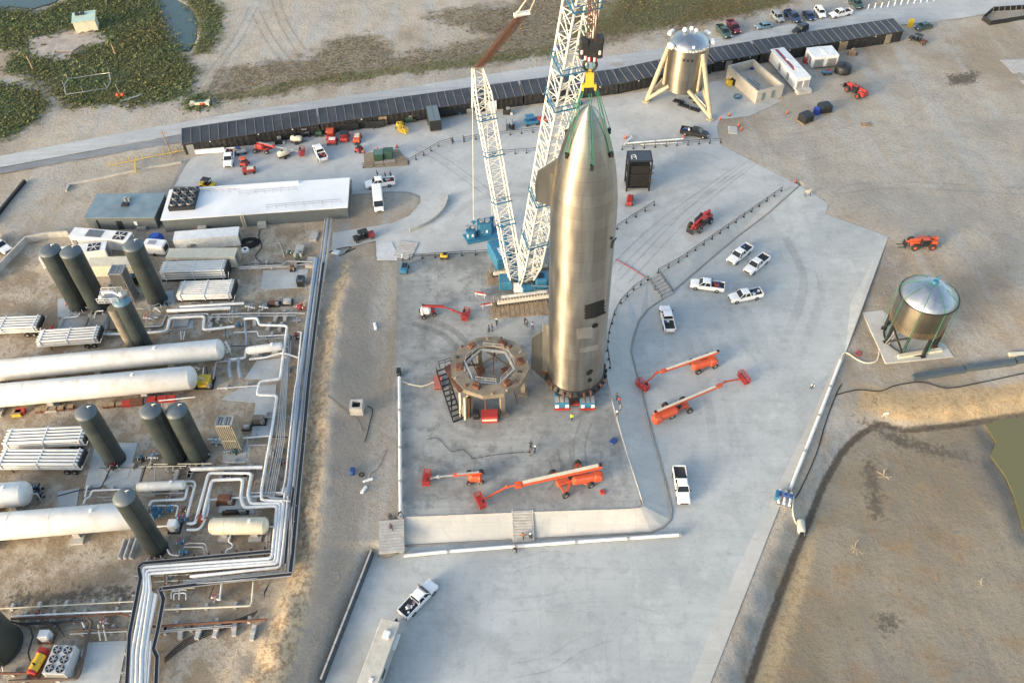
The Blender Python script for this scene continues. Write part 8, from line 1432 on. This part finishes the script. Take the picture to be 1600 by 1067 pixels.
PP = [((707,226), 'person in black standing left of the gap in the yard railing', DK, DK, 0, 0), ((725,223), 'person in black standing right of the gap in the yard railing', DK, DK, 0, 0), ((630,409), 'person in pale shirt at the upper left corner of the pad', WH, DK, 1, 0), ((776,509), 'person with white hard hat in front of the crane mats', DK, DK, 1, 0), ((769,517), 'person in navy in front of the crane mats, right of the pair', BL_, BL_, 0, 0), ((764,519), 'person in grey beside the navy clad one near the crane mats', GY, DK, 0, 0), ((820,507), 'person in black beside the crane mats, left of a pair', DK, DK, 0, 0), ((823,510), 'person in dark grey beside the crane mats, right of a pair', GY, DK, 0, 0), ((832,514), 'person in pale blue holding the white tag line', (.3,.36,.5), BL_, 0, 0),
  ((829,702), 'person in black bending over, upper left of the trio on the pad', DK, DK, 0, 1), ((836,707), 'person in black with tan cap standing right in the trio on the pad', DK, DK, 1, 0), ((827,713), 'person in black standing lowest of the trio on the pad', DK, GY, 0, 0), ((893,657), 'person in yellow high visibility vest in front of the transporters', (.6,.75,.05), DK, 0, 0), ((963,625), 'person in dark clothes beside the slope railing', DK, DK, 0, 0), ((967,631), 'person in red jacket beside the slope railing', (.35,.04,.03), DK, 0, 0), ((969,641), 'person in tan clothes beside the slope railing', (.35,.28,.2), GY, 0, 0), ((963,653), 'person in brown and white lowest at the slope railing', (.2,.12,.08), GY, 1, 2),
  ((611,812), 'person in black at the top of the lower left stairs', DK, DK, 0, 0), ((612,828), 'person in brown walking down the lower left stairs', (.1,.05,.05), DK, 0, 2), ((817,842), 'person in orange and black on the front slope stairs', (.3,.12,.03), DK, 0, 2), ((829,843), 'person in black with white hat beside the front slope stairs', DK, DK, 1, 0), ((807,862), 'person in black bending by the white water main below the front stairs', DK, DK, 0, 1), ((1267,607), 'person in white top and black trousers alone on the right apron', WH, DK, 0, 1), ((1379,652), 'person in white at the bend of the trench bank', WH, (.4,.4,.4), 1, 1), ((624,806), 'person in black sitting by the pipe at the pad corner', DK, DK, 0, 1), ((590,277), 'person standing behind the open white pickup', DK, DK, 0, 0), ((603,280), 'person in black near the bed of the open white pickup', DK, DK, 0, 0), ((611,279), 'person in black at the tail of the open white pickup', DK, DK, 0, 0)]
for px, lb, a, b_, hat, ps in PP: person(px, lb, a, b_, True if hat else False, rd.uniform(0, 6.28), ['stand', 'bend', 'walk'][ps], vest=(.6,.85,.05) if 'high vis' in lb else None)
# loose debris on the ground
for i, (px, s, m_, lb, nm_) in enumerate((((1352,196), (2.4, 1.6), woodm, 'flat brown board lying on the right dirt', 'board'), ((1346,206-10), (.1, .1), woodm, '', ''), (z3_(1380,815), (2.8, 2.0), conc, 'small pale slab with a tilted post on the dirt edge', 'slab'), (z5_(390,120+30), (.1, .1), woodm, '', ''), (z6_(500,510), (1.4, 1.2), white, 'white square board beside the pipe rack bend', 'board'), (m2_(700,865), (1.6, .4), white, 'upper white strip on the lower berm', 'strip'), (m2_(675,925), (1.4, .5), white, 'lower white strip on the lower berm', 'strip'), (z6_(745,972), (1.8, .5), white, 'white strip on the upper berm', 'strip'), (m3_(632,622), (.9, 1.2), navyp, 'crumpled dark blue tarp on the pad right of the rocket', 'tarp'), (m3_(566,940), (.8, .8), redp, 'small dark red bag near the pad corner', 'bag'))):
    if not lb: continue
    o = MB().rbox((0, 0, .1), (s[0], s[1], .2), .08).box((s[0]*.1, s[1]*.1, .22), (s[0]*.6, s[1]*.5, .08), rz=.3).build('loose_'+nm_, m_, loc=at(*px)); o.rotation_euler = (0, 0, i*.7); tag(o, lb, nm_)
rn = random.Random(12); mb = MB()
for i in range(700):
    x, y = rn.uniform(1200, 1600), rn.uniform(100, 560)
    if inpoly(x, y, APX): continue
    p = at(x, y); s = rn.uniform(.06, .2); mb.box((p.x, p.y, p.z+s*.2), (s, s*rn.uniform(.5, 1), s*.6), rz=rn.random()*3, tp=(.6, .6))
for i in range(350):
    x, y = rn.uniform(480, 620), rn.uniform(400, 1060)
    if not inpoly(x, y, BERM): continue
    p = at(x, y); s = rn.uniform(.06, .22); mb.box((p.x, p.y, p.z+s*.2), (s, s*rn.uniform(.5, 1), s*.6), rz=rn.random()*3, tp=(.6, .6))
tag(mb.build('loose_stones', mat('stone', (.33,.3,.25), .9), kind='stuff'), 'small loose stones scattered on the bare dirt', 'stones')

rs = random.Random(77); SHC = [((640,190), 'green crate stack'), ((676,182), 'grey drum'), ((792,178), 'dark bin'), ((800,201), 'black drum'), ((712,178), 'mixed scrap pile'), ((735,176), 'pale box'), ((905,164), 'dark drum'), ((1172,116), 'pale box'), ((1260,98), 'red machine'), ((1330,86), 'wooden crate'), ((372,240), 'wooden crate'), ((436,224), 'black bin')]
for i, (px, nm_) in enumerate(SHC):
    t = T('stored_goods', f'{nm_} standing against the shed wall, {["first","second","third","fourth","fifth","sixth","seventh","eighth","ninth","tenth","eleventh","twelfth"][i]} of the goods along it', 'goods', at(*px), rs.uniform(-.2, .2), 'goods along the shed walls'); m_ = greenp if 'green' in nm_ else redp if 'red' in nm_ else woodm if 'wooden' in nm_ else lsteel if 'pale' in nm_ or 'grey' in nm_ else darkm
    if 'drum' in nm_: MB().cyl((0, 0, 0), (0, 0, 1.3), .6, n=14).build('drum', m_, t); MB().cyl((0, 0, 1.3), (0, 0, 1.36), .5, n=12).build('lid', grayp, t)
    else: MB().rbox((0, 0, .6), (1.7, 1.1, 1.2), .08).build('box', m_, t); MB().rbox((.3, .1, 1.4), (.8, .7, .4), .05, rz=.3).build('top_box', [woodm, navyp, lsteel][i % 3], t); MB().box((1.1, -.3, .3), (.5, .5, .6)).build('side_box', [rustm, bluep, conc][i % 3], t)
